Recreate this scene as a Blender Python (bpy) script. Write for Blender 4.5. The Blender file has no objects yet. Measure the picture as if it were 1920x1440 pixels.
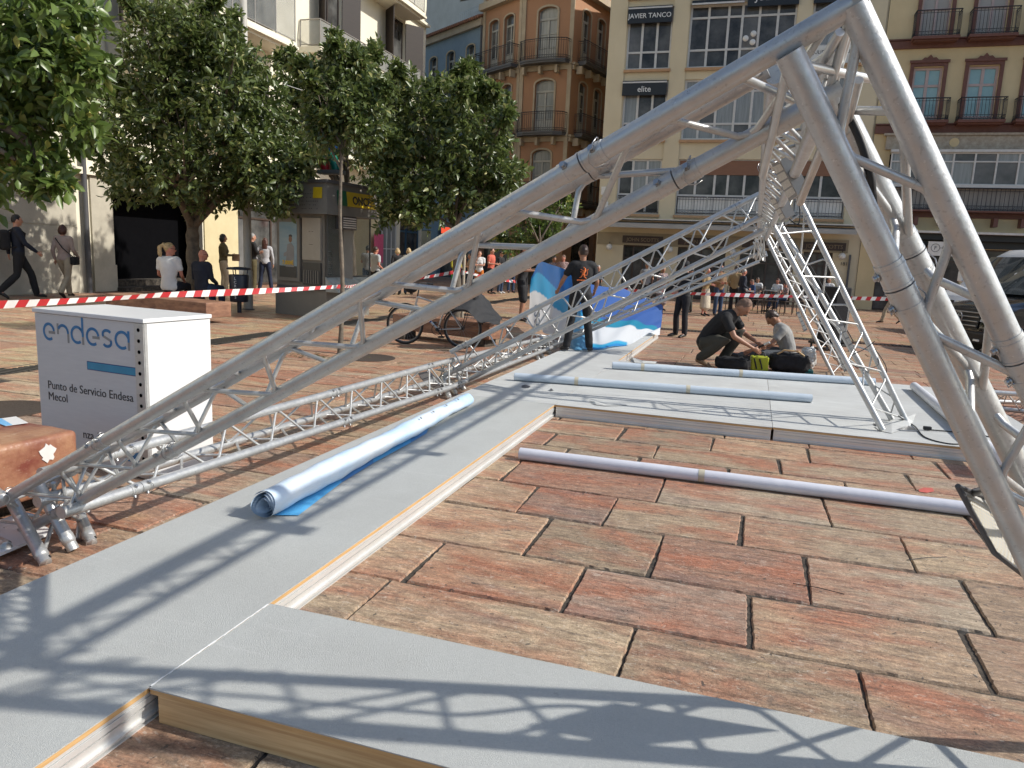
import bpy, bmesh, math, random
import numpy as np
from mathutils import Vector, Matrix, noise
random.seed(7); rng = np.random.default_rng(7)
S = bpy.context.scene; COL = S.collection
# ------------------------------------------------------------------ camera and survey helpers
FPX, PITCH, ROLL, YAW, CH = 1396.57, 0.172125, 0.044651, 0.304087, 1.6
_fw = Vector((-math.sin(YAW)*math.cos(PITCH), math.cos(YAW)*math.cos(PITCH), -math.sin(PITCH)))
_r0 = Vector((math.cos(YAW), math.sin(YAW), 0)); _u0 = _r0.cross(_fw)
_rt = math.cos(ROLL)*_r0 + math.sin(ROLL)*_u0
_up = -math.sin(ROLL)*_r0 + math.cos(ROLL)*_u0
CAM = Vector((0, 0, CH))
def ray(px, py): return _fw + _rt*((px-960)/FPX) - _up*((py-720)/FPX)
def GZ(px, py, z=0.0): d = ray(px, py); return CAM + d*((z-CH)/d.z)      # survey point on a level plane
def GY(px, py, y): d = ray(px, py); return CAM + d*(y/d.y)               # on a plane across the square
def GX(px, py, x): d = ray(px, py); return CAM + d*(x/d.x)               # on a plane along the square
def GD(px, py, dep): return CAM + ray(px, py)*dep
cam = bpy.data.cameras.new('camera'); co = bpy.data.objects.new('camera', cam); COL.objects.link(co)
m3 = Matrix((_rt, _up, -_fw)).transposed(); co.matrix_world = Matrix.Translation(CAM) @ m3.to_4x4()
cam.sensor_width = 36; cam.sensor_fit = 'HORIZONTAL'; cam.lens = FPX/1920*36; cam.clip_start = .05; cam.clip_end = 800
S.camera = co
S.view_settings.view_transform = 'Standard'; S.view_settings.look = 'None'; S.view_settings.exposure = 0
# ------------------------------------------------------------------ light
SUNV = Vector((1.25, .19, 1.0)).normalized()
el = math.asin(SUNV.z); az = math.atan2(SUNV.x, SUNV.y)
w = bpy.data.worlds.new('World'); S.world = w; w.use_nodes = True
nt = w.node_tree; bg = nt.nodes['Background']; sk = nt.nodes.new('ShaderNodeTexSky')
sk.sky_type = 'NISHITA'; sk.sun_disc = False; sk.sun_elevation = el; sk.sun_rotation = az; sk.altitude = 20
nt.links.new(sk.outputs[0], bg.inputs[0]); bg.inputs[1].default_value = .15
sd = bpy.data.lights.new('sun', 'SUN'); sd.energy = 5.0; sd.angle = math.radians(.9); sd.color = (1, .955, .88)
so = bpy.data.objects.new('sun', sd); COL.objects.link(so); so.rotation_euler = SUNV.to_track_quat('Z', 'Y').to_euler(); so.location = SUNV*60
# ------------------------------------------------------------------ materials
MATS = {}
def mat(name, c, c2=None, rough=.6, metal=0, scale=6, bump=0, bscale=None, spec=.5, stretch=None, detail=5, coords='Object', trans=0, alpha=1, sharp=.5, coat=0, emit=None):
    if name in MATS: return MATS[name]
    m = bpy.data.materials.new(name); m.use_nodes = True; n = m.node_tree.nodes; L = m.node_tree.links
    b = n['Principled BSDF']; b.inputs['Roughness'].default_value = rough; b.inputs['Metallic'].default_value = metal
    b.inputs['Specular IOR Level'].default_value = spec
    if coat: b.inputs['Coat Weight'].default_value = coat
    if trans: b.inputs['Transmission Weight'].default_value = trans
    if alpha < 1: b.inputs['Alpha'].default_value = alpha
    if emit: b.inputs['Emission Color'].default_value = (*emit[:3], 1); b.inputs['Emission Strength'].default_value = emit[3]
    if c2 is None: c2 = tuple(x*.82 for x in c)
    tc = n.new('ShaderNodeTexCoord'); mp = n.new('ShaderNodeMapping')
    L.new(tc.outputs[coords], mp.inputs[0])
    if stretch: mp.inputs['Scale'].default_value = stretch
    ns = n.new('ShaderNodeTexNoise'); ns.inputs['Scale'].default_value = scale; ns.inputs['Detail'].default_value = detail
    ns.inputs['Roughness'].default_value = .62
    L.new(mp.outputs[0], ns.inputs[0])
    cr = n.new('ShaderNodeValToRGB'); cr.color_ramp.elements[0].position = .5-sharp*.4; cr.color_ramp.elements[1].position = .5+sharp*.4
    cr.color_ramp.elements[0].color = (*c2, 1); cr.color_ramp.elements[1].color = (*c, 1)
    L.new(ns.outputs['Fac'], cr.inputs[0]); L.new(cr.outputs[0], b.inputs['Base Color'])
    if bump:
        n2 = n.new('ShaderNodeTexNoise'); n2.inputs['Scale'].default_value = bscale or scale*6; n2.inputs['Detail'].default_value = 3
        L.new(mp.outputs[0], n2.inputs[0]); bp = n.new('ShaderNodeBump'); bp.inputs['Strength'].default_value = bump; bp.inputs['Distance'].default_value = .01
        L.new(n2.outputs['Fac'], bp.inputs['Height']); L.new(bp.outputs[0], b.inputs['Normal'])
    MATS[name] = m; return m
def nodes(m): return m.node_tree.nodes, m.node_tree.links, m.node_tree.nodes['Principled BSDF']
ALU = mat('aluminium', (.60, .60, .585), (.42, .42, .41), rough=.40, metal=.62, scale=9, bump=.12, bscale=60, sharp=.9)
ALU2 = mat('aluminium_brace', (.64, .64, .62), (.5, .5, .49), rough=.35, metal=.65, scale=20)
def smudge(m):
    n, L, b = nodes(m); tc = n.new('ShaderNodeTexCoord'); g = n.new('ShaderNodeTexNoise'); g.inputs['Scale'].default_value = 26; g.inputs['Detail'].default_value = 8; g.inputs['Roughness'].default_value = .75; L.new(tc.outputs['Object'], g.inputs[0])
    r = n.new('ShaderNodeMapRange'); r.inputs[1].default_value = .3; r.inputs[2].default_value = .7; r.inputs[3].default_value = .26; r.inputs[4].default_value = .58; L.new(g.outputs['Fac'], r.inputs[0]); L.new(r.outputs[0], b.inputs['Roughness'])
    src = b.inputs['Base Color'].links[0].from_socket
    for sc_, lo, hi, c_ in ((95, .60, .70, (.26, .25, .24)), (140, .66, .72, (.85, .85, .84))):
        g = n.new('ShaderNodeTexNoise'); g.inputs['Scale'].default_value = sc_; g.inputs['Detail'].default_value = 5; L.new(tc.outputs['Object'], g.inputs[0]); r = n.new('ShaderNodeValToRGB'); r.color_ramp.elements[0].position = lo; r.color_ramp.elements[0].color = (0, 0, 0, 1); r.color_ramp.elements[1].position = hi; r.color_ramp.elements[1].color = (.4, .4, .4, 1); L.new(g.outputs['Fac'], r.inputs[0])
        mx = n.new('ShaderNodeMix'); mx.data_type = 'RGBA'; L.new(r.outputs[0], mx.inputs[0]); L.new(src, mx.inputs[6]); mx.inputs[7].default_value = (*c_, 1); src = mx.outputs[2]
    L.new(src, b.inputs['Base Color'])
STEEL = mat('steel_bolt', (.45, .45, .45), rough=.3, metal=.9)
smudge(ALU)
DGREY = mat('dark_grey_housing', (.09, .09, .095), rough=.5)
BLACK = mat('black_rubber', (.012, .012, .013), rough=.55)
BLK2 = mat('black_cloth', (.016, .016, .018), (.008, .008, .009), rough=.9, bump=.4, scale=20, bscale=60)
WHITE = mat('white_laminate', (.70, .70, .685), (.65, .65, .64), rough=.35, scale=2)
WPAINT = mat('white_paint', (.78, .77, .73), (.66, .65, .6), rough=.5, scale=5)
CARPET = mat('grey_carpet', (.51, .52, .495), (.41, .42, .405), rough=.85, scale=140, bump=.55, bscale=420, sharp=.7, spec=.3)
CARP2 = mat('grey_carpet_far', (.54, .55, .53), (.46, .465, .45), rough=.7, scale=7, bump=.3, bscale=250, stretch=(.4, 2, 1), spec=.4)
def scuff(m, amt=.16):
    n, L, b = nodes(m); src = b.inputs['Base Color'].links[0].from_socket; tc = n.new('ShaderNodeTexCoord')
    for sc_, lo, hi, c_, st in ((1.3, .42, .75, (.30, .29, .27), (1, 1, 1)), (9, .60, .70, (.58, .58, .56), (.25, 2.2, 1)), (17, .66, .71, (.22, .21, .19), (1, 1, 1))):
        mp = n.new('ShaderNodeMapping'); mp.inputs['Scale'].default_value = st; L.new(tc.outputs['Object'], mp.inputs[0])
        g = n.new('ShaderNodeTexNoise'); g.inputs['Scale'].default_value = sc_; g.inputs['Detail'].default_value = 7; g.inputs['Roughness'].default_value = .65; L.new(mp.outputs[0], g.inputs[0])
        r = n.new('ShaderNodeValToRGB'); r.color_ramp.elements[0].position = lo; r.color_ramp.elements[0].color = (0, 0, 0, 1); r.color_ramp.elements[1].position = hi; r.color_ramp.elements[1].color = (amt*2, amt*2, amt*2, 1); L.new(g.outputs['Fac'], r.inputs[0])
        mx = n.new('ShaderNodeMix'); mx.data_type = 'RGBA'; L.new(r.outputs[0], mx.inputs[0]); L.new(src, mx.inputs[6]); mx.inputs[7].default_value = (*c_, 1); src = mx.outputs[2]
    L.new(src, b.inputs['Base Color'])
scuff(CARPET); scuff(CARP2, .22)
PLY = mat('plywood_edge', (.60, .38, .17), (.42, .25, .1), rough=.6, scale=3, stretch=(2, 2, 40))
PINE = mat('pine_batten', (.62, .43, .22), (.44, .27, .12), rough=.55, scale=2.2, stretch=(1, 1, 28), detail=3, sharp=.35)
RAILM = mat('milled_rail', (.72, .72, .70), (.64, .64, .62), rough=.36, metal=.45, scale=5)
GLASSD = mat('dark_window_glass', (.11, .11, .105), (.018, .019, .019), rough=.1, scale=.9, spec=.35, sharp=.35)
GLASSB = mat('grey_window_glass', (.17, .17, .165), (.06, .062, .062), rough=.1, scale=.8, spec=.35, sharp=.4)
GLASSC = mat('sky_tinted_window_glass', (.32, .50, .50), (.22, .38, .39), rough=.08, scale=1.2, spec=.6)  # cyan of the reflected sky is put into the pane colour
GLASSN = mat('net_curtain_glass', (.30, .32, .31), (.17, .18, .18), rough=.15, scale=2.5, stretch=(6, 6, .3), spec=.6)
DARK = mat('dark_interior', (.006, .006, .007), rough=1, spec=0)  # shade of unlit rooms painted as near-black, without sheen
IRON = mat('wrought_iron', (.03, .03, .035), rough=.55)
# ------------------------------------------------------------------ mesh builder
ORG = {}
class MB:
    def __init__(s, T=None): s.v = []; s.f = []; s.m = []; s.s = []; s.T = T
    def add(s, vs, fs, mi=0, sm=False):
        o = len(s.v)
        s.v += [(s.T @ Vector(p)) if s.T is not None else Vector(p) for p in vs]
        for f in fs: s.f.append([o+i for i in f]); s.m.append(mi); s.s.append(sm)
        return s
    def box(s, a, b, mi=0, R=None, c=None):
        x0, y0, z0 = a; x1, y1, z1 = b
        vs = [Vector(p) for p in [(x0,y0,z0),(x1,y0,z0),(x1,y1,z0),(x0,y1,z0),(x0,y0,z1),(x1,y0,z1),(x1,y1,z1),(x0,y1,z1)]]
        if R is not None: vs = [R @ p + (Vector(c) if c is not None else Vector()) for p in vs]
        return s.add(vs, [(0,3,2,1),(4,5,6,7),(0,1,5,4),(1,2,6,5),(2,3,7,6),(3,0,4,7)], mi)
    def bbox(s, a, b, bev=.01, mi=0, R=None, c=None):     # bevelled box
        bm = bmesh.new(); bmesh.ops.create_cube(bm, size=1)
        a = Vector(a); b = Vector(b)
        for v in bm.verts: v.co = Vector(((a.x+b.x)/2+v.co.x*(b.x-a.x), (a.y+b.y)/2+v.co.y*(b.y-a.y), (a.z+b.z)/2+v.co.z*(b.z-a.z)))
        bmesh.ops.bevel(bm, geom=bm.edges[:]+bm.verts[:], offset=bev, segments=2, affect='EDGES', profile=.5)
        vs = [v.co.copy() for v in bm.verts]; bm.verts.index_update()
        if R is not None: vs = [R @ p + (Vector(c) if c is not None else Vector()) for p in vs]
        s.add(vs, [[v.index for v in f.verts] for f in bm.faces], mi, False); bm.free(); return s
    def tube(s, pts, r, n=10, mi=0, caps=True, r1=None, hollow=False):
        pts = [Vector(p) for p in pts]; k = len(pts); vs = []; fs = []; prev = None
        for i, p in enumerate(pts):
            t = (pts[min(i+1, k-1)]-pts[max(i-1, 0)])
            if t.length < 1e-9: t = Vector((0, 0, 1))
            t.normalize()
            if prev is None:
                a = Vector((0, 0, 1)) if abs(t.z) < .9 else Vector((1, 0, 0)); a = (a - t*a.dot(t)).normalized()
            else:
                a = prev - t*prev.dot(t); a = a.normalized() if a.length > 1e-6 else t.orthogonal().normalized()
            prev = a; b = t.cross(a)
            rr = (r[i] if isinstance(r, (list, tuple)) else (r if r1 is None else r+(r1-r)*i/max(1, k-1)))
            for j in range(n): an = 2*math.pi*j/n; vs.append(p+(a*math.cos(an)+b*math.sin(an))*rr)
        for i in range(k-1):
            for j in range(n): fs.append((i*n+j, i*n+(j+1) % n, (i+1)*n+(j+1) % n, (i+1)*n+j))
        s.add(vs, fs, mi, True)
        if caps and not hollow: s.add([*vs[:n]], [list(range(n))[::-1]], mi); s.add([*vs[-n:]], [list(range(n))], mi)
        return s
    def ell(s, c, r, nu=12, nv=8, mi=0, R=None):
        c = Vector(c); vs = []; fs = []
        for i in range(nv+1):
            th = math.pi*i/nv
            for j in range(nu):
                ph = 2*math.pi*j/nu; p = Vector((r[0]*math.sin(th)*math.cos(ph), r[1]*math.sin(th)*math.sin(ph), r[2]*math.cos(th)))
                vs.append(c+(R @ p if R is not None else p))
        for i in range(nv):
            for j in range(nu): fs.append((i*nu+j, i*nu+(j+1) % nu, (i+1)*nu+(j+1) % nu, (i+1)*nu+j))
        return s.add(vs, fs, mi, True)
    def prism(s, pts, z0, z1, mi=0, sm=False):            # xy outline extruded in z
        n = len(pts); vs = [(p[0], p[1], z0) for p in pts]+[(p[0], p[1], z1) for p in pts]
        return s.add(vs, [list(range(n))[::-1], list(range(n, 2*n))]+[(i, (i+1) % n, n+(i+1) % n, n+i) for i in range(n)], mi, sm)
    def extr(s, pts, d, mi=0):                            # any planar outline extruded by vector d
        n = len(pts); pts = [Vector(p) for p in pts]; d = Vector(d)
        return s.add(pts+[p+d for p in pts], [list(range(n))[::-1], list(range(n, 2*n))]+[(i, (i+1) % n, n+(i+1) % n, n+i) for i in range(n)], mi)
    def quad(s, a, b, c, d, mi=0): return s.add([a, b, c, d], [(0, 1, 2, 3)], mi)
    def lathe(s, prof, c=(0, 0, 0), n=24, mi=0):
        c = Vector(c); vs = []; fs = []
        for r, z in prof:
            for j in range(n): a = 2*math.pi*j/n; vs.append(c+Vector((r*math.cos(a), r*math.sin(a), z)))
        for i in range(len(prof)-1):
            for j in range(n): fs.append((i*n+j, i*n+(j+1) % n, (i+1)*n+(j+1) % n, (i+1)*n+j))
        return s.add(vs, fs, mi, True)
    def build(s, name, mats, parent=None, fix=True):
        off = ORG.get(parent.name, Vector()) if parent else Vector()
        me = bpy.data.meshes.new(name); me.from_pydata([v-off for v in s.v], [], s.f)
        for mm in (mats if isinstance(mats, (list, tuple)) else [mats]): me.materials.append(mm)
        me.polygons.foreach_set('material_index', s.m); me.polygons.foreach_set('use_smooth', s.s)
        if fix:
            bm = bmesh.new(); bm.from_mesh(me); bmesh.ops.recalc_face_normals(bm, faces=bm.faces[:]); bm.to_mesh(me); bm.free()
        me.update(); o = bpy.data.objects.new(name, me); COL.objects.link(o)
        if parent: o.parent = parent; ORG[o.name] = off
        return o
def thing(name, label, cat, loc=(0, 0, 0), group=None):
    o = bpy.data.objects.new(name, None); o.empty_display_size = .2; COL.objects.link(o); o.location = loc
    ORG[o.name] = Vector(loc); o['label'] = label; o['category'] = cat
    if group: o['group'] = group
    return o
def tag(o, label, cat, group=None):
    o['label'] = label; o['category'] = cat
    if group: o['group'] = group
    return o
def struct(o): o['kind'] = 'structure'; return o
def rebase(o):                                            # put a one-mesh thing's origin at its base
    me = o.data; n = len(me.vertices); a = np.empty(n*3); me.vertices.foreach_get('co', a); a = a.reshape(-1, 3)
    c = np.array([(a[:,0].min()+a[:,0].max())/2, (a[:,1].min()+a[:,1].max())/2, a[:,2].min()])
    me.vertices.foreach_set('co', (a-c).ravel()); me.update(); o.location = c; return o
def text_mesh(txt, size, origin, right, up, mate, name='lettering', parent=None, align='LEFT', extrude=.0012, bold=0, spacing=1):
    cu = bpy.data.curves.new('t', 'FONT'); cu.body = txt; cu.size = size; cu.extrude = extrude; cu.offset = bold; cu.align_x = align; cu.space_character = spacing
    cu.resolution_u = 3
    to = bpy.data.objects.new('t', cu); COL.objects.link(to); dg = bpy.context.evaluated_depsgraph_get()
    me = bpy.data.meshes.new_from_object(to.evaluated_get(dg)); bpy.data.objects.remove(to)
    right = Vector(right).normalized(); up = Vector(up).normalized(); nn = right.cross(up)
    off = ORG.get(parent.name, Vector()) if parent else Vector()
    M = Matrix((right, up, nn)).transposed().to_4x4(); M.translation = Vector(origin)-off
    me.transform(M); me.materials.clear(); me.materials.append(mate)
    o = bpy.data.objects.new(name, me); COL.objects.link(o)
    if parent: o.parent = parent; ORG[o.name] = off
    return o
def lerp(a, b, t): return Vector(a).lerp(Vector(b), t)
# ================================================================== GROUND
SLABM = mat('stone_paving', (.4, .3, .2))
def make_slab_mat():
    n, L, b = nodes(SLABM)
    def noi(scale, detail, rough, dist=0, st=(1, 1, 1)):
        mp = n.new('ShaderNodeMapping'); mp.inputs['Scale'].default_value = st; L.new(tc.outputs['Object'], mp.inputs[0])
        g = n.new('ShaderNodeTexNoise'); g.inputs['Scale'].default_value = scale; g.inputs['Detail'].default_value = detail; g.inputs['Roughness'].default_value = rough; g.inputs['Distortion'].default_value = dist
        L.new(mp.outputs[0], g.inputs[0]); return g.outputs['Fac']
    def ramp(src, p0, c0, p1, c1):
        r = n.new('ShaderNodeValToRGB'); e = r.color_ramp.elements; e[0].position = p0; e[0].color = (*c0, 1) if len(c0) == 3 else c0; e[1].position = p1; e[1].color = (*c1, 1); L.new(src, r.inputs[0]); return r.outputs[0]
    def mix(f, a, b_, mode='MIX'):
        m = n.new('ShaderNodeMix'); m.data_type = 'RGBA'; m.blend_type = mode
        if isinstance(f, (int, float)): m.inputs[0].default_value = f
        else: L.new(f, m.inputs[0])
        if isinstance(a, tuple): m.inputs[6].default_value = (*a, 1)
        else: L.new(a, m.inputs[6])
        if isinstance(b_, tuple): m.inputs[7].default_value = (*b_, 1)
        else: L.new(b_, m.inputs[7])
        return m.outputs[2]
    at = n.new('ShaderNodeVertexColor'); at.layer_name = 'tint'; tc = n.new('ShaderNodeTexCoord')
    G = lambda v: (v, v, v)
    red = ramp(noi(1.5, 5, .6, .4, (.8, 2.6, 1)), .44, G(0), .64, G(.85)); col = mix(red, at.outputs[0], (.41, .165, .095))
    pur = ramp(noi(1.9, 4, .6, .3, (.7, 2.2, 1)), .56, G(0), .72, G(.6)); col = mix(pur, col, (.24, .155, .145))
    yel = ramp(noi(1.3, 3, .5, 0, (1, 2, 1)), .66, G(0), .80, G(.4)); col = mix(yel, col, (.58, .42, .2))
    grain = noi(3.8, 11, .78, .3, (1.5, 7, 1)); col = mix(1, col, ramp(grain, .32, (.34, .31, .29), .63, (1.32, 1.29, 1.24)), 'MULTIPLY')
    fine = noi(75, 6, .8); col = mix(1, col, ramp(fine, .33, (.62, .60, .58), .62, (1.18, 1.18, 1.17)), 'MULTIPLY')
    mid = noi(24, 8, .85, .6, (1, 1.8, 1)); col = mix(1, col, ramp(mid, .36, (.66, .62, .58), .62, (1.22, 1.21, 1.2)), 'MULTIPLY'); flake = ramp(noi(21, 7, .8, 1.2, (1, 2.0, 1)), .565, G(0), .62, G(.6)); col = mix(flake, col, (.60, .53, .44))
    stain = ramp(noi(4.5, 8, .72, .8, (1, 1.4, 1)), .29, G(.85), .43, G(0)); col = mix(stain, col, (.10, .078, .065))
    spots = ramp(noi(27, 4, .6, .5), .30, G(.85), .36, G(0)); col = mix(spots, col, (.05, .042, .036))
    L.new(col, b.inputs['Base Color']); b.inputs['Roughness'].default_value = .55
    bp = n.new('ShaderNodeBump'); bp.inputs['Strength'].default_value = .8; bp.inputs['Distance'].default_value = .010
    ad = n.new('ShaderNodeMath'); ad.operation = 'MULTIPLY_ADD'; ad.inputs[1].default_value = .45; L.new(grain, ad.inputs[0]); L.new(fine, ad.inputs[2]); L.new(ad.outputs[0], bp.inputs['Height']); L.new(bp.outputs[0], b.inputs['Normal'])
make_slab_mat()
GROUT = mat('dark_joint_mortar', (.10, .082, .062), (.018, .016, .014), rough=.95, scale=14, bump=1, bscale=60, sharp=.4)
DRAIN = mat('drain_grating', (.05, .048, .045), rough=.5, metal=.4)
g = MB().box((-260, -120, -.6), (260, 320, -.012)).build('ground', GROUT); struct(g)
PAL = [(.48, .34, .235), (.52, .38, .26), (.46, .36, .255), (.50, .40, .285), (.44, .35, .25), (.41, .30, .235), (.54, .40, .275), (.47, .29, .205), (.46, .38, .285), (.50, .39, .265)]
YEL = [(.42, .35, .21), (.46, .38, .24), (.38, .31, .19)]
vs = []; fs = []; tint = []
def slab(x0, x1, y0, y1, c, near):
    j = lambda a: random.uniform(-a, a)
    if near:
        q = []; k = 24                                    # worn, chipped outline
        def edge(a, b):
            for i in range(k):
                t = i/k; p = Vector(a).lerp(Vector(b), t); q.append((p.x+j(.0035), p.y+j(.0035)))
        A, B, C_, D_ = (x0+j(.012), y0+j(.010)), (x1+j(.012), y0+j(.010)), (x1+j(.012), y1+j(.010)), (x0+j(.012), y1+j(.010))
        edge(A, B); edge(B, C_); edge(C_, D_); edge(D_, A)
    else: q = [(x0+j(.01), y0+j(.008)), (x1+j(.01), y0+j(.008)), (x1+j(.01), y1), (x0, y1+j(.008))]
    o = len(vs); h = j(.0012); n_ = len(q); cx, cy = (x0+x1)/2, (y0+y1)/2
    for p in q: vs.append((p[0], p[1], h))
    fs.append(list(range(o, o+n_)))
    for p in q: vs.append((p[0]+(.006 if p[0] > cx else -.006), p[1]+(.006 if p[1] > cy else -.006), -.0118))
    for i in range(n_): fs.append((o+i, o+n_+i, o+n_+(i+1) % n_, o+(i+1) % n_))
    tint.extend([(*c, 1)]*(2*n_))
rows = [-3.0]; fixed = [.1, .68, 1.25, 1.86, 2.5, 3.12, 3.665, 4.31, 4.885, 5.53, 6.02, 6.5]
y = -3.0
while y < 0: y += .62; rows.append(min(y, .1))
rows = sorted(set([r for r in rows if r < .05]+fixed)); y = 6.5
while y < 46: y += random.choice([.42, .5, .55, .6, .64]); rows.append(y)
known = {2.5: [-1.55, -.36, .55, 1.6], 3.12: [-1.5, -.70, .13, 1.05, 2.0], 3.665: [-1.05, -.37, .42, 1.2], 4.31: [-1.3, -.74, .07, 1.0, 1.9], 4.885: [-1.6, -.48, .61, 1.5], 1.86: [-.9, -.02, .52, 1.1], 5.53: [-1.35, -.75, -.05, .8]}
for r0, r1 in zip(rows[:-1], rows[1:]):
    x = -34 if r0 > 8 else -22; cuts = [x]
    kn = known.get(r0)
    while x < 16:
        x += random.uniform(.62, 1.08)
        if kn and kn[0]-.35 < x < kn[-1]+.2:
            cuts += kn; x = kn[-1]; continue
        cuts.append(x)
    for x0, x1 in zip(cuts[:-1], cuts[1:]):
        near = r1 < 9 and x0 > -8
        gap = .014 if near else .010
        c = random.choice(PAL); k = random.uniform(.72, .98); c = tuple(v*k for v in c)
        mx_, my_ = (x0+x1)/2, (r0+r1)/2
        if -9.5 < mx_ < -8.45 or -12.8 < mx_ < -11.9 or 18.35 < my_ < 19.5 and mx_ > -8.4 or (r0 > 28 and mx_ < 4 and my_ < 29.4): c = random.choice(YEL)
        if -8.42 < x0 < -8.05 or (x0 < -8.2 < x1): x1 = min(x1, -8.42) if x0 < -8.42 else x1; x0 = max(x0, -8.0) if x0 > -8.42 else x0
        if x1-x0 < .12: continue
        if 17.8 < r0 < 18.3 and x0 > -8.4: continue
        slab(x0+gap, x1-gap, r0+gap*(1.25 if near else 1), r1-gap*(1.25 if near else 1), c, near)
me = bpy.data.meshes.new('paving'); me.from_pydata(vs, [], fs); me.materials.append(SLABM)
ca = me.color_attributes.new('tint', 'FLOAT_COLOR', 'POINT'); ca.data.foreach_set('color', np.array(tint, dtype=np.float32).ravel())
po = bpy.data.objects.new('paving', me); COL.objects.link(po); struct(po)
# slotted drain channels
d = MB()
for i in range(420): yy = .2+i*.075; d.box((-8.40, yy, -.011), (-8.03, yy+.045, -.001))
d.box((-8.43, .2, -.012), (-8.40, 31.7, .001)); d.box((-8.03, .2, -.012), (-8.0, 31.7, .001)); struct(d.build('drain_channel', DRAIN))
d = MB()
for i in range(260): xx = -7.9+i*.08; d.box((xx, 17.95, -.011), (xx+.05, 18.2, -.001))
d.box((-8, 17.9, -.012), (13, 17.95, .002), 1); d.box((-8, 18.2, -.012), (13, 18.27, .002), 1); struct(d.build('drain_channel', [DRAIN, SLABM]))
# iron rings of the tree pits
SOIL = mat('tree_pit_soil', (.05, .035, .025), rough=1, bump=1, bscale=30)
for px, py in [(690, 671), (2, 768)]:
    p = GZ(px, py); o = MB().lathe([(.0, .004), (.36, .004), (.37, .007), (.40, .007), (.40, -.01)], (p.x, p.y, 0), 28).build('tree_pit', SOIL); struct(o)

# ================================================================== STAGE DECK
XL, XI, ZT = -2.83, -1.79, .125
def deck(label, x0, x1, y0, y1, cm, edges, seed=0):
    t = thing('stage_deck', label, 'stage deck', ((x0+x1)/2, (y0+y1)/2, 0), 'floor decks of the exhibition stand')
    c = MB()                                              # carpet sheet with a faint swell
    nx, ny = max(2, int((x1-x0)/.25)), max(2, int((y1-y0)/.25))
    vv = [(x0+(x1-x0)*i/nx, y0+(y1-y0)*k/ny, ZT+.0012*math.sin(3*i+seed)*math.cos(2.1*k)) for k in range(ny+1) for i in range(nx+1)]
    c.add(vv, [(k*(nx+1)+i, k*(nx+1)+i+1, (k+1)*(nx+1)+i+1, (k+1)*(nx+1)+i) for k in range(ny) for i in range(nx)], 0, True)
    e = .004
    for a, b in (((x0, y0), (x1, y0)), ((x1, y0), (x1, y1)), ((x1, y1), (x0, y1)), ((x0, y1), (x0, y0))):
        c.quad((a[0], a[1], ZT), (b[0], b[1], ZT), (b[0], b[1], ZT-e), (a[0], a[1], ZT-e))
    c.build('carpet', cm, t)
    MB().box((x0+.002, y0+.002, ZT-.022), (x1-.002, y1-.002, ZT-.0045)).build('plywood_board', PLY, t)
    for s_, kind in edges.items():
        r = MB()
        if kind == 'rail':                                # stepped aluminium profile
            for q, (d0, za, zb) in enumerate(((.002, ZT-.036, ZT-.0225), (.006, ZT-.058, ZT-.038), (-.006, ZT-.066, ZT-.058), (.004, ZT-.074, ZT-.066), (-.004, .022, ZT-.074), (.010, .014, .022), (-.002, .005, .014), (.012, 0.0, .005))):
                if s_ == '+x': r.box((x1-.04, y0+.01, za), (x1-.008+d0, y1-.01, zb))
                if s_ == '-x': r.box((x0+.008-d0, y0+.01, za), (x0+.04, y1-.01, zb))
                if s_ == '-y': r.box((x0+.01, y0+.008-d0, za), (x1-.01, y0+.04, zb))
            r.build('frame_rail', RAILM, t)
        else:
            if s_ == '-y': r.box((x0+.03, y0+.006, 0.002), (x1, y0+.045, ZT-.0225))
            if s_ == '+y': r.box((x0+.03, y1-.045, 0.002), (x1, y1-.006, ZT-.0225))
            r.build('pine_batten', PINE, t)
    return t
deck('long grey carpeted walkway deck running under the left truss', XL, XI-.002, -1.2, 7.18, CARPET, {'+x': 'rail', '-x': 'rail'})
deck('rear stretch of grey walkway deck where the man in the logo shirt stands', XL, XI-.002, 7.184, 15.9, CARP2, {'+x': 'rail', '-x': 'rail'}, 2)
deck('grey deck across the foreground with bare pine batten edge', XI+.004, 3.2, 1.81, 2.47, CARPET, {'-y': 'pine', '+y': 'pine'}, 1)
deck('far grey deck between the walkway and the seam, under two pale tubes', XI+.002, .298, 7.18, 10.9, CARP2, {'-y': 'rail'}, 3)
deck('far grey deck on the right under the foot of the truss leg', .302, 2.75, 7.20, 10.9, CARP2, {'-y': 'rail'}, 4)
SEAM = mat('frayed_seam', (.75, .76, .75), rough=.9)
sm_ = MB(); yy = 1.82; px_ = 0
while yy < 2.46:
    sm_.box((XI-.002+random.uniform(-.0012, .0012), yy, ZT+.0005), (XI+.003+random.uniform(-.001, .0012), yy+.02, ZT+.0022)); yy += .02
rebase(tag(sm_.build('carpet_seam', SEAM), 'white frayed seam between the foreground deck and the walkway', 'carpet seam'))

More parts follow.
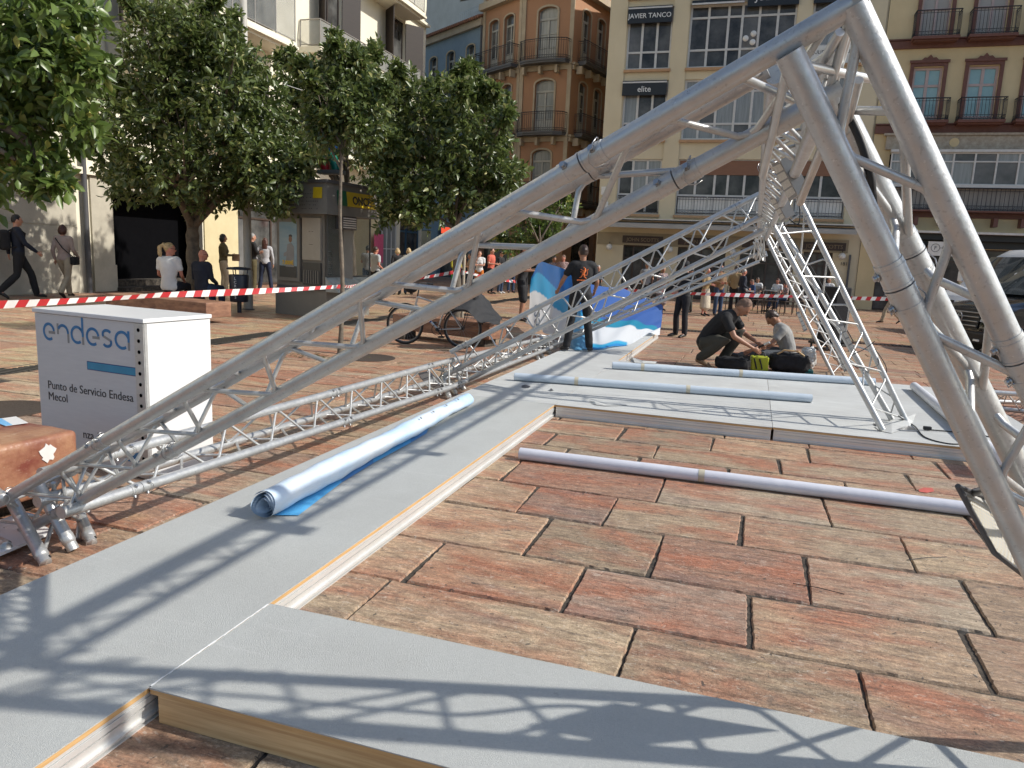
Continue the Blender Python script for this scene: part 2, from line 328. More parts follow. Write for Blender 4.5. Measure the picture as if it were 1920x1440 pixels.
# ================================================================== TRUSS STRUCTURE
TR = .0325
T = thing('truss_structure', 'tilted silver aluminium box truss frame standing over the grey decks', 'truss', (-3.1, 2.8, 0))
def beam(name, chords, bays, skip=(), sleeves=(), br=.0115, r=TR, seed=0):
    """chords: list of (P0,P1); each chord its own tube, lacing between neighbours, sleeves at fractions"""
    p = MB()
    for a, b in chords: p.tube([a, b], r, 20)
    lc = p; n = len(chords); pairs = [(i, (i+1) % n) for i in range(n)] if n > 2 else [(0, 1)]
    for pi, (i, j) in enumerate(pairs):
        if (i, j) in skip: continue
        for k in range(bays):
            a0, b0 = chords[i]; a1, b1 = chords[j]; ph = .5*(pi % 2)
            f0 = (k+.08+ph*.5)/bays; f1 = (k+.5+ph*.5)/bays; f2 = (k+.92+ph*.5)/bays
            if f2 > .995: continue
            def bar(u, v):                                # bent round bar with curved knees
                A = lerp(a0, b0, u); B = lerp(a1, b1, v); d_ = (B-A).normalized(); ax = (b0-a0).normalized()
                s_ = 1 if v > u else -1; A = A+d_*r*.8; B = B-d_*r*.8
                lc.tube([A-ax*s_*.03-d_*.01, A+d_*.02, lerp(A, B, .5), B-d_*.02, B+ax*s_*.03+d_*.01], br, 8)
            bar(f0, f1); bar(f2, f1)
    root = p.build(name, ALU, T)
    for ci, t_ in sleeves:
        p = MB(); a, b = chords[ci]; c0 = lerp(a, b, t_); dr = (b-a).normalized()
        for sg in (-1, 1):
            for q0, q1, rr_ in ((.0022, .07, .0022), (.052, .057, .0034), (.0022, .008, .0034)): p.tube([c0+dr*sg*q0, c0+dr*sg*q1], r+rr_, 28)
        p.tube([c0-dr*.0021, c0+dr*.0021], r+.0006, 20, mi=2)
        side = dr.orthogonal().normalized()
        for q in (-.045, .045):
            for ang in (0, 1.9):
                sd_ = Matrix.Rotation(ang+.5*seed, 3, dr) @ side
                p.tube([c0+dr*q+sd_*(r+.001), c0+dr*q+sd_*(r+.014)], .008, 8, mi=1); p.tube([c0+dr*q+sd_*(r+.003), c0+dr*q+sd_*(r+.007)], .012, 6, mi=1)
        pts = [c0+dr*(.045+.02*math.sin(k*.9))+(Matrix.Rotation(k*.55, 3, dr) @ side)*(r+.012) for k in range(9)]
        p.tube(pts, .0018, 5, mi=1); p.build('coupling', [ALU, STEEL, DGREY], root)
    return root
# near frame
L1 = (GY(-60, 975, 2.75), GY(1600, 10, 1.90)); L2 = (GY(60, 925, 2.98), GY(1440, 130, 2.17)); L3 = (GY(24, 1007, 2.83), GY(1580, 168, 2.13))
beam('rafter', [L1, L3, L2], 9, br=.0094, r=.0272, sleeves=[(0, .1), (0, .295), (0, .847), (1, .115), (1, .33), (1, .895), (2, .12), (2, .87)])
R1a, R1b = GY(1600, 10, 1.90), GY(1920, 700, 2.13); R1 = (R1a, lerp(R1a, R1b, (R1a.z-.03)/(R1a.z-R1b.z)))
R2a, R2b = GY(1480, 100, 1.90), GY(1880, 947, 2.20); R2 = (R2a, lerp(R2a, R2b, (R2a.z-.03)/(R2a.z-R2b.z)))
R3a, R3b = GY(1563, 180, 2.14), GY(1866, 790, 2.46); R3 = (R3a, lerp(R3a, R3b, (R3a.z-.03)/(R3a.z-R3b.z)))
beam('leg', [R1, R2, R3], 5, br=.0115, r=.0325, sleeves=[(0, .36), (1, .25), (2, .19)], seed=1)
# ridge
c1 = GY(1452, 140, 2.16); c2 = GY(1543, 205, 2.12); c3 = GY(1572, 78, 2.08)
mk = lambda c, y1, dx=0, dz=0: (Vector(c), Vector((c.x+dx, y1, c.z+dz)))
beam('ridge_beam', [mk(c1, 12.15), mk(c2, 12.15), mk(c3, 12.15)], 24, sleeves=[(0, .19), (1, .19), (0, .55), (1, .55), (2, .55)], br=.008, r=.0235)
# knuckle struts at the near apex
k = MB(); pp = GY(1600, 20, 1.92)
for a, b in [((1592, 40), (1535, 240)), ((1600, 30), (1560, 170)), ((1575, 60), (1500, 190)), ((1480, 110), (1430, 330)), ((1500, 120), (1640, 150)), ((1610, 150), (1570, 300)), ((1395, 147), (1495, 192)), ((1560, 230), (1500, 380))]:
    k.tube([GY(*a, 1.98), GY(*b, 2.25)], .0115, 8)
k.tube([GY(1600, 10, 1.885), GY(1600, 10, 1.94)], .031, 14)
k.build('corner_block', ALU2, T)
# middle frame
fa = (GY(845, 660, 7.72), GY(1424, 364, 8.12)); fb = (GY(833, 704, 7.75), GY(1436, 402, 7.85)); fc = (GY(858, 722, 8.0), GY(1432, 432, 8.05))
beam('rafter', [fa, fb, fc], 8, sleeves=[(0, .045), (1, .05), (0, .93), (1, .93), (1, .55)], br=.009, r=.0285)
ga = (GY(1488, 352, 8.1), GZ(1700, 792, .14)); gb = (GY(1437, 400, 7.85), GZ(1655, 806, .14)); gc = (GY(1462, 420, 8.15), GZ(1672, 786, .14))
beam('leg', [ga, gb, gc], 5, sleeves=[(0, .12), (1, .12)], br=.009, r=.0285, seed=1)
# far frame
ha = (GY(1010, 645, 12.1), GY(1416, 461, 12.1)); hb = (GY(1022, 655, 11.85), GY(1424, 490, 11.85)); hc = (GY(1002, 660, 12.1), GY(1420, 476, 12.15))
beam('rafter', [ha, hb, hc], 8, sleeves=[(0, .9), (1, .9), (0, .5)], br=.009, r=.026)
ia = (GY(1428, 428, 12.1), GZ(1562, 704, .02)); ib = (GY(1450, 420, 12.35), GZ(1596, 698, .02)); ic = (GY(1440, 440, 12.5), GZ(1580, 692, .02))
beam('leg', [ia, ib, ic], 6, sleeves=[(0, .12)], br=.009, r=.026, seed=2)
# base beam along the ground
B1 = (Vector((-3.05, 2.6, .285)), Vector((-3.05, 7.4, .135))); B2 = (Vector((-3.16, 2.6, .465)), Vector((-3.16, 7.4, .40))); B3 = (Vector((-3.32, 2.7, .27)), Vector((-3.32, 7.4, .16)))
beam('base_beam', [B1, B2, B3], 9, sleeves=[(0, .1), (1, .1), (0, .55), (1, .55), (0, .94), (1, .94)], br=.009, r=.03)
B4 = (Vector((-3.05, 7.4, .135)), Vector((-3.05, 12.2, .12))); B5 = (Vector((-3.16, 7.4, .40)), Vector((-3.16, 12.2, .27))); B6 = (Vector((-3.32, 7.4, .16)), Vector((-3.32, 12.2, .12)))
beam('base_beam', [B4, B5, B6], 9, sleeves=[(0, .06), (1, .06), (0, .95)], br=.009, r=.028)
# open stub feet of the corner blocks
def stub(a, b, r=.031):
    s_ = MB(); a = Vector(a); b = Vector(b); d_ = (b-a).normalized()
    s_.tube([a, b-d_*.09, b-d_*.085, b-d_*.05, b-d_*.045, b-d_*.04, b-d_*.035, b], [r, r, r+.003, r+.003, r, r-.002, r-.002, r-.002], 18, caps=False)
    s_.tube([b, b+d_*.0005, b-d_*.14], [r-.002, r-.005, r-.005], 18, caps=False)
    sd_ = d_.orthogonal().normalized(); s_.tube([b-d_*.02+sd_*(r-.003), b-d_*.02+sd_*(r+.002)], .008, 8, mi=1)
    return s_.build('stub_foot', [ALU, BLACK], T)
stub(GY(20, 935, 2.74), GZ(86, 1056, .01)); stub(GY(70, 905, 2.76), GZ(138, 1031, .01)); stub(GY(146, 955, 3.02), GZ(172, 1018, .01), .029)
stub(GY(-30, 905, 2.85), GY(6, 936, 2.6), .03); stub(GY(-30, 1000, 2.85), GY(12, 1026, 2.6), .03)
for a, b, yy in (((830, 708), (843, 748), 7.75), ((842, 718), (855, 740), 7.95), ((857, 703), (871, 731), 8.1), ((1002, 655), (1010, 674), 11.9), ((1012, 660), (1020, 672), 12.1), ((1022, 645), (1032, 664), 12.3)):
    stub(GY(*a, yy), GZ(*b, .01), .028)
k = MB()
for q0, q1, y0_, y1_ in (((100, 905), (110, 1000), 2.8, 2.9), ((108, 950), (150, 975), 2.75, 2.95), ((125, 885), (165, 960), 2.9, 2.95), ((30, 960), (95, 975), 2.8, 2.9), ((80, 1040), (98, 985), 2.65, 2.8), ((145, 1010), (150, 965), 2.9, 3.0), ((10, 990), (18, 1015), 2.8, 2.75)):
    k.tube([GY(*q0, y0_), GY(*q1, y1_)], .0115, 8)
k.build('corner_block', ALU2, T)
k = MB()
for i in range(26):
    a_ = GY(1424+random.uniform(-9, 12), 425+random.uniform(0, 65), 12.0+random.uniform(-.2, .3)); b_ = GY(1426+random.uniform(-14, 16), 425+random.uniform(0, 65), 12.0+random.uniform(-.2, .3)); k.tube([a_, b_], .012, 6)
for i in range(16):
    a_ = GY(1440+random.uniform(-14, 30), 372+random.uniform(0, 55), 8.0+random.uniform(-.2, .3)); b_ = GY(1440+random.uniform(-14, 20), 372+random.uniform(0, 60), 8.0+random.uniform(-.2, .3)); k.tube([a_, b_], .011, 6)
k.build('corner_block', ALU2, T)
for ex, ey in ((835, 700), (1012, 650)):
    k = MB(); yb = 7.8 if ex == 835 else 12.1
    for i in range(9):
        a_ = GY(ex+random.uniform(-20, 5), ey+random.uniform(-30, 20), yb-.1); b_ = GY(ex+random.uniform(5, 32), ey+random.uniform(-25, 25), yb+.25); k.tube([a_, b_], .009, 6)
    k.build('corner_block', ALU2, T)
fp = GZ(1680, 802, .13); MB().bbox((-.17, -.12, .128), (.17, .12, .136), .003, R=Matrix.Rotation(.25, 3, 'Z'), c=(fp.x, fp.y, 0)).build('foot_plate', STEEL, T)
# black power cable following the near leg: a thing of its own
cab = [GY(1545, 170, 2.16), GY(1580, 200, 2.12), GY(1612, 260, 2.1), GY(1632, 330, 2.1), GY(1640, 400, 2.12), GY(1668, 480, 2.15), GY(1700, 560, 2.18), GY(1740, 650, 2.2), GY(1790, 740, 2.24), GY(1812, 800, 2.27), GY(1840, 880, 2.4), GY(1890, 960, 2.43), GY(1935, 1010, 2.45)]
def smooth(pts, n=6):
    out = []
    P = [pts[0]]+list(pts)+[pts[-1]]
    for i in range(1, len(P)-2):
        for k_ in range(n):
            t = k_/n; a, b, c, d_ = [Vector(q) for q in P[i-1:i+3]]
            out.append(.5*((2*b)+(-a+c)*t+(2*a-5*b+4*c-d_)*t*t+(-a+3*b-3*c+d_)*t**3))
    out.append(Vector(pts[-1])); return out
rebase(tag(MB().tube(smooth(cab), .011, 8).build('power_cable', BLACK), 'thick black power cable running down inside the nearest truss leg', 'cable'))
cab = [GZ(1685, 780, .25), GZ(1700, 790, .14), GZ(1716, 800, .135), GZ(1735, 820, .132), GZ(1780, 832, .132), GZ(1830, 833, .132), GZ(1880, 850, .132)]
rebase(tag(MB().tube(smooth(cab), .006, 6).build('power_cable', BLACK), 'thin black cable lying on the deck beside the far leg foot', 'cable'))
cab = [GZ(1745, 806, .135), GZ(1790, 810, .135), GZ(1850, 818, .135), GZ(1900, 826, .135)]
t = thing('power_cable', 'short black cable with a plug on its end lying on the right deck', 'cable', cab[0]); MB().tube(smooth(cab), .006, 6).build('lead', BLACK, t)
MB().bbox((-.035, -.018, -.004), (.035, .018, .03), .006, R=Matrix.Rotation(.1, 3, 'Z'), c=cab[0]-Vector((.03, 0, 0))).build('plug', BLACK, t)
cab = [GY(1640, 640, 8.0), GY(1620, 655, 7.95), GY(1596, 668, 7.9), GY(1600, 685, 7.9), GY(1625, 690, 7.9), GY(1648, 682, 8.0), GY(1640, 655, 8.1), GY(1662, 690, 8.15), GY(1655, 720, 8.2)]
rebase(tag(MB().tube(smooth(cab), .0045, 6).build('power_cable', BLACK), 'coiled black cable tied to the middle truss leg', 'cable'))
cab = [GY(1476, 350, 7.6), GY(1495, 370, 7.6), GY(1500, 410, 7.6), GY(1492, 420, 7.6), GY(1470, 400, 7.6), GY(1450, 380, 7.6), GY(1462, 395, 7.7), GY(1480, 440, 8.1), GY(1520, 500, 8.3), GY(1560, 570, 8.4), GY(1600, 640, 8.5)]
rebase(tag(MB().tube(smooth(cab), .006, 6).build('power_cable', BLACK), 'black cable looping from the ridge lamps down the middle leg', 'cable'))

# ================================================================== FLOODLIGHTS on the truss
LEDM = mat('led_lens', (.72, .70, .64), (.55, .53, .47), rough=.3, scale=60)
PANM = mat('translucent_panel', (.55, .53, .48), (.42, .40, .36), rough=.4)
GHOUS = mat('grey_housing', (.24, .24, .235), rough=.45)
def flood(label, corners, y, thick=.03, arm=None):
    c = [GY(px, py, yy) for (px, py), yy in zip(corners, y)]
    ctr = sum(c, Vector())/4; nrm = (c[1]-c[0]).cross(c[3]-c[0]).normalized()
    if nrm.y > 0: nrm = -nrm
    t = thing('floodlight', label, 'floodlight', ctr, 'flat floodlights clamped to the truss')
    MB().extr([p for p in c], -nrm*thick).build('housing', GHOUS, t)
    ins = [lerp(p, ctr, .12)+nrm*.002 for p in c]; f = MB(); N, M_ = 10, 4
    for i in range(N):
        for j in range(M_):
            q = lambda u, v: lerp(lerp(ins[0], ins[1], u), lerp(ins[3], ins[2], u), v)
            f.quad(q((i+.12)/N, (j+.1)/M_), q((i+.88)/N, (j+.1)/M_), q((i+.88)/N, (j+.9)/M_), q((i+.12)/N, (j+.9)/M_))
    f.build('led_panel', LEDM, t)
    fins = MB()
    for i in range(9):
        u = (i+.5)/9; a_ = lerp(c[0], c[1], u)-nrm*thick; b_ = lerp(c[3], c[2], u)-nrm*thick
        fins.extr([a_, b_, b_-nrm*.025, a_-nrm*.025], (c[1]-c[0]).normalized()*.004)
    fins.build('cooling_fins', GHOUS, t)
    if arm: MB().tube([GY(*arm[0], arm[2]), GY(*arm[1], arm[3])], .014, 6).build('bracket', DGREY, t)
    return t
flood('larger grey floodlight hanging under the ridge truss', [(1446, 308), (1462, 300), (1496, 366), (1480, 378)], (3.62, 3.5, 3.5, 3.62), .03, ((1475, 345), (1505, 292), 3.6, 3.7))
flood('smaller grey floodlight below the larger one at the ridge', [(1443, 372), (1452, 368), (1474, 410), (1466, 417)], (5.3, 5.2, 5.2, 5.3), .04, ((1458, 390), (1470, 362), 5.3, 5.35))
flood('dark floodlight at the near end of the ridge above the frame', [(1500, 180), (1512, 176), (1530, 215), (1518, 222)], (3.8, 3.7, 3.7, 3.8), .05)
flood('long white bar floodlight strapped to the middle truss leg', [(1572, 608), (1580, 606), (1605, 658), (1598, 663)], (7.8, 7.8, 7.8, 7.8), .03)
flood('lower white bar floodlight along the middle truss leg', [(1563, 648), (1570, 646), (1590, 694), (1583, 698)], (7.8, 7.8, 7.8, 7.8), .02)
flood('slim floodlight tied to the far truss leg', [(1493, 586), (1499, 584), (1514, 618), (1508, 622)], (11.6, 11.6, 11.6, 11.6), .04)
flood('black floodlight lying against the base truss at the middle frame', [(783, 700), (800, 696), (832, 730), (812, 742)], (7.6, 7.6, 7.6, 7.6), .05)
# big near panel on the right, seen from behind
c = [GY(1796, 912, 2.25), GY(1850, 935, 2.46), GY(1960, 1110, 2.46), GY(1864, 1036, 2.25)]
ctr = sum(c, Vector())/4; t = thing('floodlight', 'large perforated floodlight panel on the nearest leg at the right edge', 'floodlight', ctr, 'flat floodlights clamped to the truss')
nrm = (c[1]-c[0]).cross(c[3]-c[0]).normalized(); nrm = -nrm if nrm.y > 0 else nrm
MB().tube(c+[c[0]], .008, 8).build('rim', DGREY, t); MB().extr([lerp(p, ctr, .03) for p in c], -nrm*.008).build('housing', mat('panel_grey', (.55, .54, .50), rough=.5), t)
DOT = mat('led_dot', (.60, .52, .36), rough=.4); f = MB()
for i in range(12):
    for j in range(14):
        p = lerp(lerp(c[0], c[1], .12+.76*i/11), lerp(c[3], c[2], .12+.76*i/11), .1+.8*j/13)+nrm*.001; a_ = (c[1]-c[0]).normalized()*.004; b_ = (c[3]-c[0]).normalized()*.004
        f.quad(p-a_-b_, p+a_-b_, p+a_+b_, p-a_+b_)
f.build('led_panel', DOT, t); MB().tube([lerp(c[0], c[1], .5), GY(1862, 915, 2.22)], .012, 8).build('bracket', STEEL, t)

# ================================================================== TUBES AND ROLLS
PAPER = mat('lilac_wrapping', (.66, .665, .71), (.58, .585, .64), rough=.45, scale=5, bump=.25, bscale=16)
PAPB = mat('pale_blue_wrapping', (.54, .60, .66), (.46, .53, .60), rough=.45, scale=5, bump=.25, bscale=16)
TAPEM = mat('masking_tape', (.55, .50, .38), rough=.6)
def wrapped(label, p0, p1, r, m_, tapes=(.45,), core=True):
    t = thing('wrapped_tube', label, 'tube', (p0+p1)/2-Vector((0, 0, r)), 'wrapped banner tubes')
    d_ = (p1-p0).normalized(); N = 26; rs = [r*(1+.012*math.sin(i*1.7)) for i in range(N)]
    MB().tube([lerp(p0, p1, i/(N-1)) for i in range(N)], rs, 20).build('wrapping', m_, t)
    for q in tapes: c0 = lerp(p0, p1, q); MB().tube([c0-d_*.022, c0+d_*.022], r*1.02+.001, 20, caps=False).build('adhesive_tape', TAPEM, t)
    MB().tube([p0-d_*.004, p0+d_*.01], r*.8, 16).build('end_cap', DGREY, t)
    return t
wrapped('lilac wrapped tube lying on the stone paving in the middle', GZ(975, 850, .05)+Vector((0, 0, .0)), GZ(1850, 958, .05), .047, PAPER, (.43,))
wrapped('pale blue tube on the far deck nearer to the paving', GZ(965, 706, ZT+.048), GZ(1522, 747, ZT+.048), .047, PAPB, (.22, .6))
wrapped('pale blue tube on the far deck beside the tool bags', GZ(1148, 685, ZT+.05), GZ(1640, 716, ZT+.05), .05, PAPB, (.12, .5))
wrapped('white tube lying lengthwise on the deck behind the near leg', GZ(1714, 724, ZT+.05), GZ(1876, 860, ZT+.05), .052, mat('white_wrapping', (.70, .71, .73), (.62, .63, .66), rough=.4), ())
# printed vinyl roll on the walkway
VIN = mat('printed_vinyl', (.68, .73, .78), (.34, .55, .76), rough=.45, bump=.5, bscale=7, scale=2.2, stretch=(1, .6, 1), sharp=.45)
VBL = mat('blue_vinyl', (.08, .27, .55), (.06, .20, .46), rough=.3)
VCY = mat('cyan_vinyl', (.10, .42, .72), (.08, .36, .66), rough=.3)
VWH = mat('white_vinyl', (.74, .76, .79), (.66, .69, .74), rough=.35)
a_, b_ = GZ(494, 948, ZT+.082), GZ(878, 748, ZT+.075); ax = (b_-a_).normalized(); sd_ = ax.cross(Vector((0, 0, 1))).normalized()
t = thing('vinyl_roll', 'blue and white printed vinyl roll lying along the left walkway', 'vinyl roll', (a_+b_)/2-Vector((0, 0, .08)))
N, K = 40, 96; m_ = MB(); vv = []
for i in range(N):
    p = lerp(a_, b_, i/(N-1)); rr = .079*(1-.26*i/N+.02*math.sin(i*.9))
    for k_ in range(K):
        th = -math.pi/2+.2+2*math.pi*3.6*k_/(K-1); r_ = rr*(1-.62*(1-k_/(K-1))**1.3)
        q = .006*math.sin(th*2+i*.4)+.004*math.sin(i*1.7+th)+.003*noise.noise(Vector((i*.6, th*2, 0)))
        vv.append(p+sd_*(math.cos(th)*(r_+q))+Vector((0, 0, 1))*(math.sin(th)*(r_+q*.6))+ax*(.012*math.sin(k_*.5) if i == 0 else 0))
m_.add(vv, [(i*K+k_, i*K+k_+1, (i+1)*K+k_+1, (i+1)*K+k_) for i in range(N-1) for k_ in range(K-1)], 0, True); m_.build('roll', VIN, t, fix=False)
fl = MB(); F0 = [(512, 966), (560, 966), (640, 905), (700, 868), (770, 830), (800, 812)]; F1 = [(535, 930), (590, 900), (640, 872), (700, 842), (770, 808), (810, 790)]
for i in range(5): fl.quad(GZ(*F0[i], ZT+.006), GZ(*F0[i+1], ZT+.006+.004*(i % 2)), GZ(*F1[i+1], ZT+.02), GZ(*F1[i], ZT+.02), 1 if i in (2, 4) else 0)
fl.build('loose_flap', [VCY, VBL], t)
ey = MB()
for q in (.62, .7, .79, .88):
    c0 = lerp(a_, b_, q)+(sd_*.5+Vector((0, 0, .86))).normalized()*.08; ey.tube([c0, c0+(sd_*.5+Vector((0, 0, .86))).normalized()*.003], .011, 10)
ey.build('eyelets', STEEL, t)
# scraps on the decks
def scrap(label, pts, m_, name='carpet_scrap', cat='scrap', z=ZT+.006):
    P = [GZ(px, py, z+dz) for px, py, dz in pts]; o = MB(); n_ = len(P)//2
    for i in range(n_-1): o.quad(P[i], P[i+1], P[2*n_-2-i], P[2*n_-1-i])
    return rebase(tag(o.build(name, m_), label, cat))
scrap('curled grey carpet offcut lying on the far deck', [(1104, 751, .03), (1115, 753, .02), (1135, 757, .0), (1172, 757, .002), (1176, 760, .0), (1135, 761, .0), (1118, 759, .0), (1108, 756, .0)], CARP2)
scrap('small dark grey scrap beside the first pale blue tube', [(978, 723, .01), (985, 721, .02), (995, 724, .01), (992, 727, 0), (985, 727, 0), (978, 726, 0)], DGREY)
scrap('tiny dark crumb of carpet right of the other scrap', [(1030, 730, .01), (1034, 728, .012), (1038, 732, .0), (1034, 733, 0)], DGREY)
scrap('torn grey carpet flap folded round the truss foot', [(1640, 800, .0), (1672, 790, .03), (1700, 782, .05), (1718, 775, .07), (1712, 790, .0), (1706, 800, .0), (1672, 812, .0), (1650, 808, .0)], CARP2)
scrap('tipped up black and grey offcut behind the blue tube', [(1181, 673, .0), (1186, 670, .05), (1205, 676, .03), (1232, 678, .0), (1228, 682, .0), (1205, 681, 0), (1190, 680, 0), (1183, 678, 0)], CARP2)
REDM = mat('red_paint_mark', (.55, .12, .09), rough=.6)
scrap('flattened red plastic scrap on the stones past the lilac tube', [(1722, 918, 0), (1732, 914, .004), (1748, 915, .003), (1752, 921, 0), (1738, 924, 0), (1724, 922, 0)], REDM, 'plastic_scrap', z=.004)
for nm_, a, b in (('black cable tie lying across a stone joint', (1487, 1094), (1583, 1114)), ('thin dark cable tie near the floodlight panel', (1700, 1050), (1775, 1044))):
    rebase(tag(MB().tube([GZ(*a, .005), lerp(GZ(*a, .005), GZ(*b, .005), .5)+Vector((0, .004, .004)), GZ(*b, .005)], .0022, 5).build('cable_tie', BLACK), nm_, 'cable tie', 'cable ties dropped on the paving'))
# ================================================================== PROMOTION COUNTER
ZC = 1.085
def frame_from(A, B, C):                                  # A-B front edge (left to right), C behind B
    X = (B-A); wd = X.length; X.normalize(); Yv = Vector((-X.y, X.x, 0)); return X, Yv, wd, (C-B).dot(Yv)
A, B, C_ = GZ(59, 577, ZC), GZ(268, 598.5, ZC), GZ(390, 588.5, ZC)
X, Yv, WD, DP = frame_from(A, B, C_); A = Vector((A.x, A.y, 0))
Rm = Matrix((X, Yv, Vector((0, 0, 1)))).transposed()
TC = Matrix.Translation(A) @ Rm.to_4x4()
CW = mat('brushed_white_sheet', (.60, .59, .575), (.55, .54, .53), rough=.42, scale=60, stretch=(.06, 1, 1))
t = thing('promotion_counter', 'white promotion counter with blue lettering standing on the paving at the left', 'counter', A+X*WD/2)
m_ = MB(TC); m_.box((.012, .012, .01), (WD-.012, DP-.012, ZC-.032)); m_.build('cabinet', CW, t)
m_ = MB(TC); m_.bbox((0, 0, ZC-.028), (WD, DP, ZC), .004); m_.build('counter_top', WHITE, t)
m_ = MB(TC); SW = WD*.075
m_.box((WD-.012-SW, .005, .01), (WD-.010, .0115, ZC-.033)); m_.box((WD-.0115, .0115, .01), (WD-.006, .03, ZC-.033)); m_.build('punched_strip', ALU, t)
hl = MB(TC)
for i in range(14):
    zc = ZC-.075-i*.072; hl.tube([(WD-.012-SW/2, .0045, zc), (WD-.012-SW/2, .003, zc)], .0125, 14)
hl.build('strip_hole', DARK, t)
m_ = MB(TC); m_.box((WD-.0118, .034, .01), (WD-.008, DP-.012, ZC-.034)); m_.build('side_panel', WHITE, t)
LB = mat('logo_blue', (.02, .20, .42), (.015, .15, .36), rough=.4, scale=8); LG = mat('logo_grey', (.27, .27, .26), rough=.4); LK = mat('print_black', (.02, .02, .022), rough=.5); LC = mat('logo_cyan', (.02, .27, .45), rough=.4); LD = mat('logo_deep_blue', (.01, .07, .22), rough=.4)
def on_face(px, py):                                      # survey point on the counter front -> (u, z)
    d = ray(px, py); n_ = -Yv; tt = (A-CAM).dot(n_)/d.dot(n_); P = CAM+d*tt; return (P-A).dot(X), P.z
def ribbon(mb, pts, wd, mi, y=-.0015):
    for i in range(len(pts)-1):
        (x0, z0), (x1, z1) = pts[i], pts[i+1]; dx, dz = x1-x0, z1-z0; l = math.hypot(dx, dz) or 1; nx, nz = -dz/l*wd/2, dx/l*wd/2; ex, ez = dx/l*wd*.04, dz/l*wd*.04
        mb.add([(x0-nx-ex, y+.012, z0-nz-ez), (x1-nx+ex, y+.012, z1-nz+ez), (x1+nx+ex, y+.012, z1+nz+ez), (x0+nx-ex, y+.012, z0+nz-ez)], [(0, 1, 2, 3)], mi)
def arc(cx, cz, rx, rz, a0, a1, n=22): return [(cx+rx*math.cos(math.radians(a0+(a1-a0)*i/n)), cz+rz*math.sin(math.radians(a0+(a1-a0)*i/n))) for i in range(n+1)]
u0, z0 = on_face(79, 640.5); u1, z1 = on_face(241.5, 657); zt = on_face(92, 606)[1]; zb = on_face(92, 640)[1]
Hh = zt-zb; U = u1-u0; lg = MB(TC)
zbase = (on_face(92, 640)[1]+on_face(240, 657)[1])/2; w_ = Hh*.155
def lx(p): return u0+U*(p-345)/710
def ring(c0, c1): return (lx(c0)+lx(c1))/2, (lx(c1)-lx(c0))/2-w_/2
mz = zbase+Hh/2; rz = Hh/2-w_/2
for c0, c1 in ((345, 449), (707, 817)):
    cx, rx = ring(c0, c1); ribbon(lg, arc(cx, mz, rx, rz, 8, 305), w_, 0); ribbon(lg, [(cx-rx*.05, mz-.004), (cx+rx+w_/2, mz-.004)], w_, 1, -.001)
cx, rx = ring(466, 568); ribbon(lg, [(cx-rx, mz+rz+w_/2), (cx-rx, mz-.01)], w_, 1, -.001); ribbon(lg, arc(cx, mz, rx, rz, 150, 0), w_, 0); ribbon(lg, [(cx+rx, mz), (cx+rx, zbase)], w_, 1, -.001)
cx, rx = ring(580, 690); ribbon(lg, arc(cx, mz, rx, rz, 62, 305), w_, 0); ribbon(lg, [(cx+rx, mz+Hh*.95), (cx+rx, mz-.01)], w_, 0, -.0018); ribbon(lg, arc(cx, mz, rx, rz, 20, 62), w_, 0); ribbon(lg, [(cx+rx, mz-.01), (cx+rx, zbase)], w_, 1, -.001)
cx, rx = ring(836, 917); ribbon(lg, arc(cx, mz+rz*.5, rx, rz*.5, 30, 210), w_, 0); ribbon(lg, [(cx-rx*.9, mz+rz*.25), (cx+rx*.9, mz-rz*.25)], w_*.9, 1, -.001); ribbon(lg, arc(cx, mz-rz*.5, rx, rz*.5, 30, -150), w_, 0)
cx, rx = ring(936, 1054); ribbon(lg, arc(cx, mz, rx, rz, 20, 305), w_, 0); ribbon(lg, [(cx+rx, mz+Hh*.5), (cx+rx, mz-.01)], w_, 0, -.0018); ribbon(lg, [(cx+rx, mz-.01), (cx+rx, zbase)], w_, 1, -.001)
lg.build('logo', [LB, LG], t, fix=False)
ub, zb0 = on_face(160, 677); _, zb1 = on_face(160, 693)
bb = MB(TC); bb.add([(ub, .0105, zb1), (WD-.013-SW, .0105, zb1), (WD-.013-SW, .0105, zb0), (ub, .0105, zb0)], [(0, 1, 2, 3)], 0); bw = .006
bb.add([(ub+bw, .0095, zb1+bw), (WD-.013-SW, .0095, zb1+bw), (WD-.013-SW, .0095, zb0-bw), (ub+bw, .0095, zb0-bw)], [(0, 1, 2, 3)], 1); bb.build('blue_bar', [LD, LC], t, fix=False)
def face_text(s_, size, px, py, sp=1.0):
    u, z = on_face(px, py); return text_mesh(s_, size, TC @ Vector((u, .0112, z)), X, (0, 0, 1), LK, 'printed_text', t, bold=.0, spacing=sp)
uu = on_face(87, 728)[0]; wtxt = on_face(246, 745)[0]-uu
o = face_text('Punto de Servicio Endesa', .075, 87, 728)
me = o.data; xs = [v.co.dot(X) for v in me.vertices]; sc = wtxt/(max(xs)-min(xs)); bpy.data.objects.remove(o)
face_text('Punto de Servicio Endesa', .075*sc, 87, 728); face_text('Mecol', .075*sc, 88, 749); face_text('nza 17', .075*sc, 153, 821)
u2, z2 = on_face(230, 842); z3 = on_face(250, 868)[1]
bb = MB(TC); bb.add([(u2, .0105, z3), (WD-.013-SW, .0105, z3), (WD-.013-SW, .0105, z2+.04), (u2+.12, .0105, z2+.04)], [(0, 1, 2, 3)], 0); bb.build('blue_corner', [LB], t, fix=False)

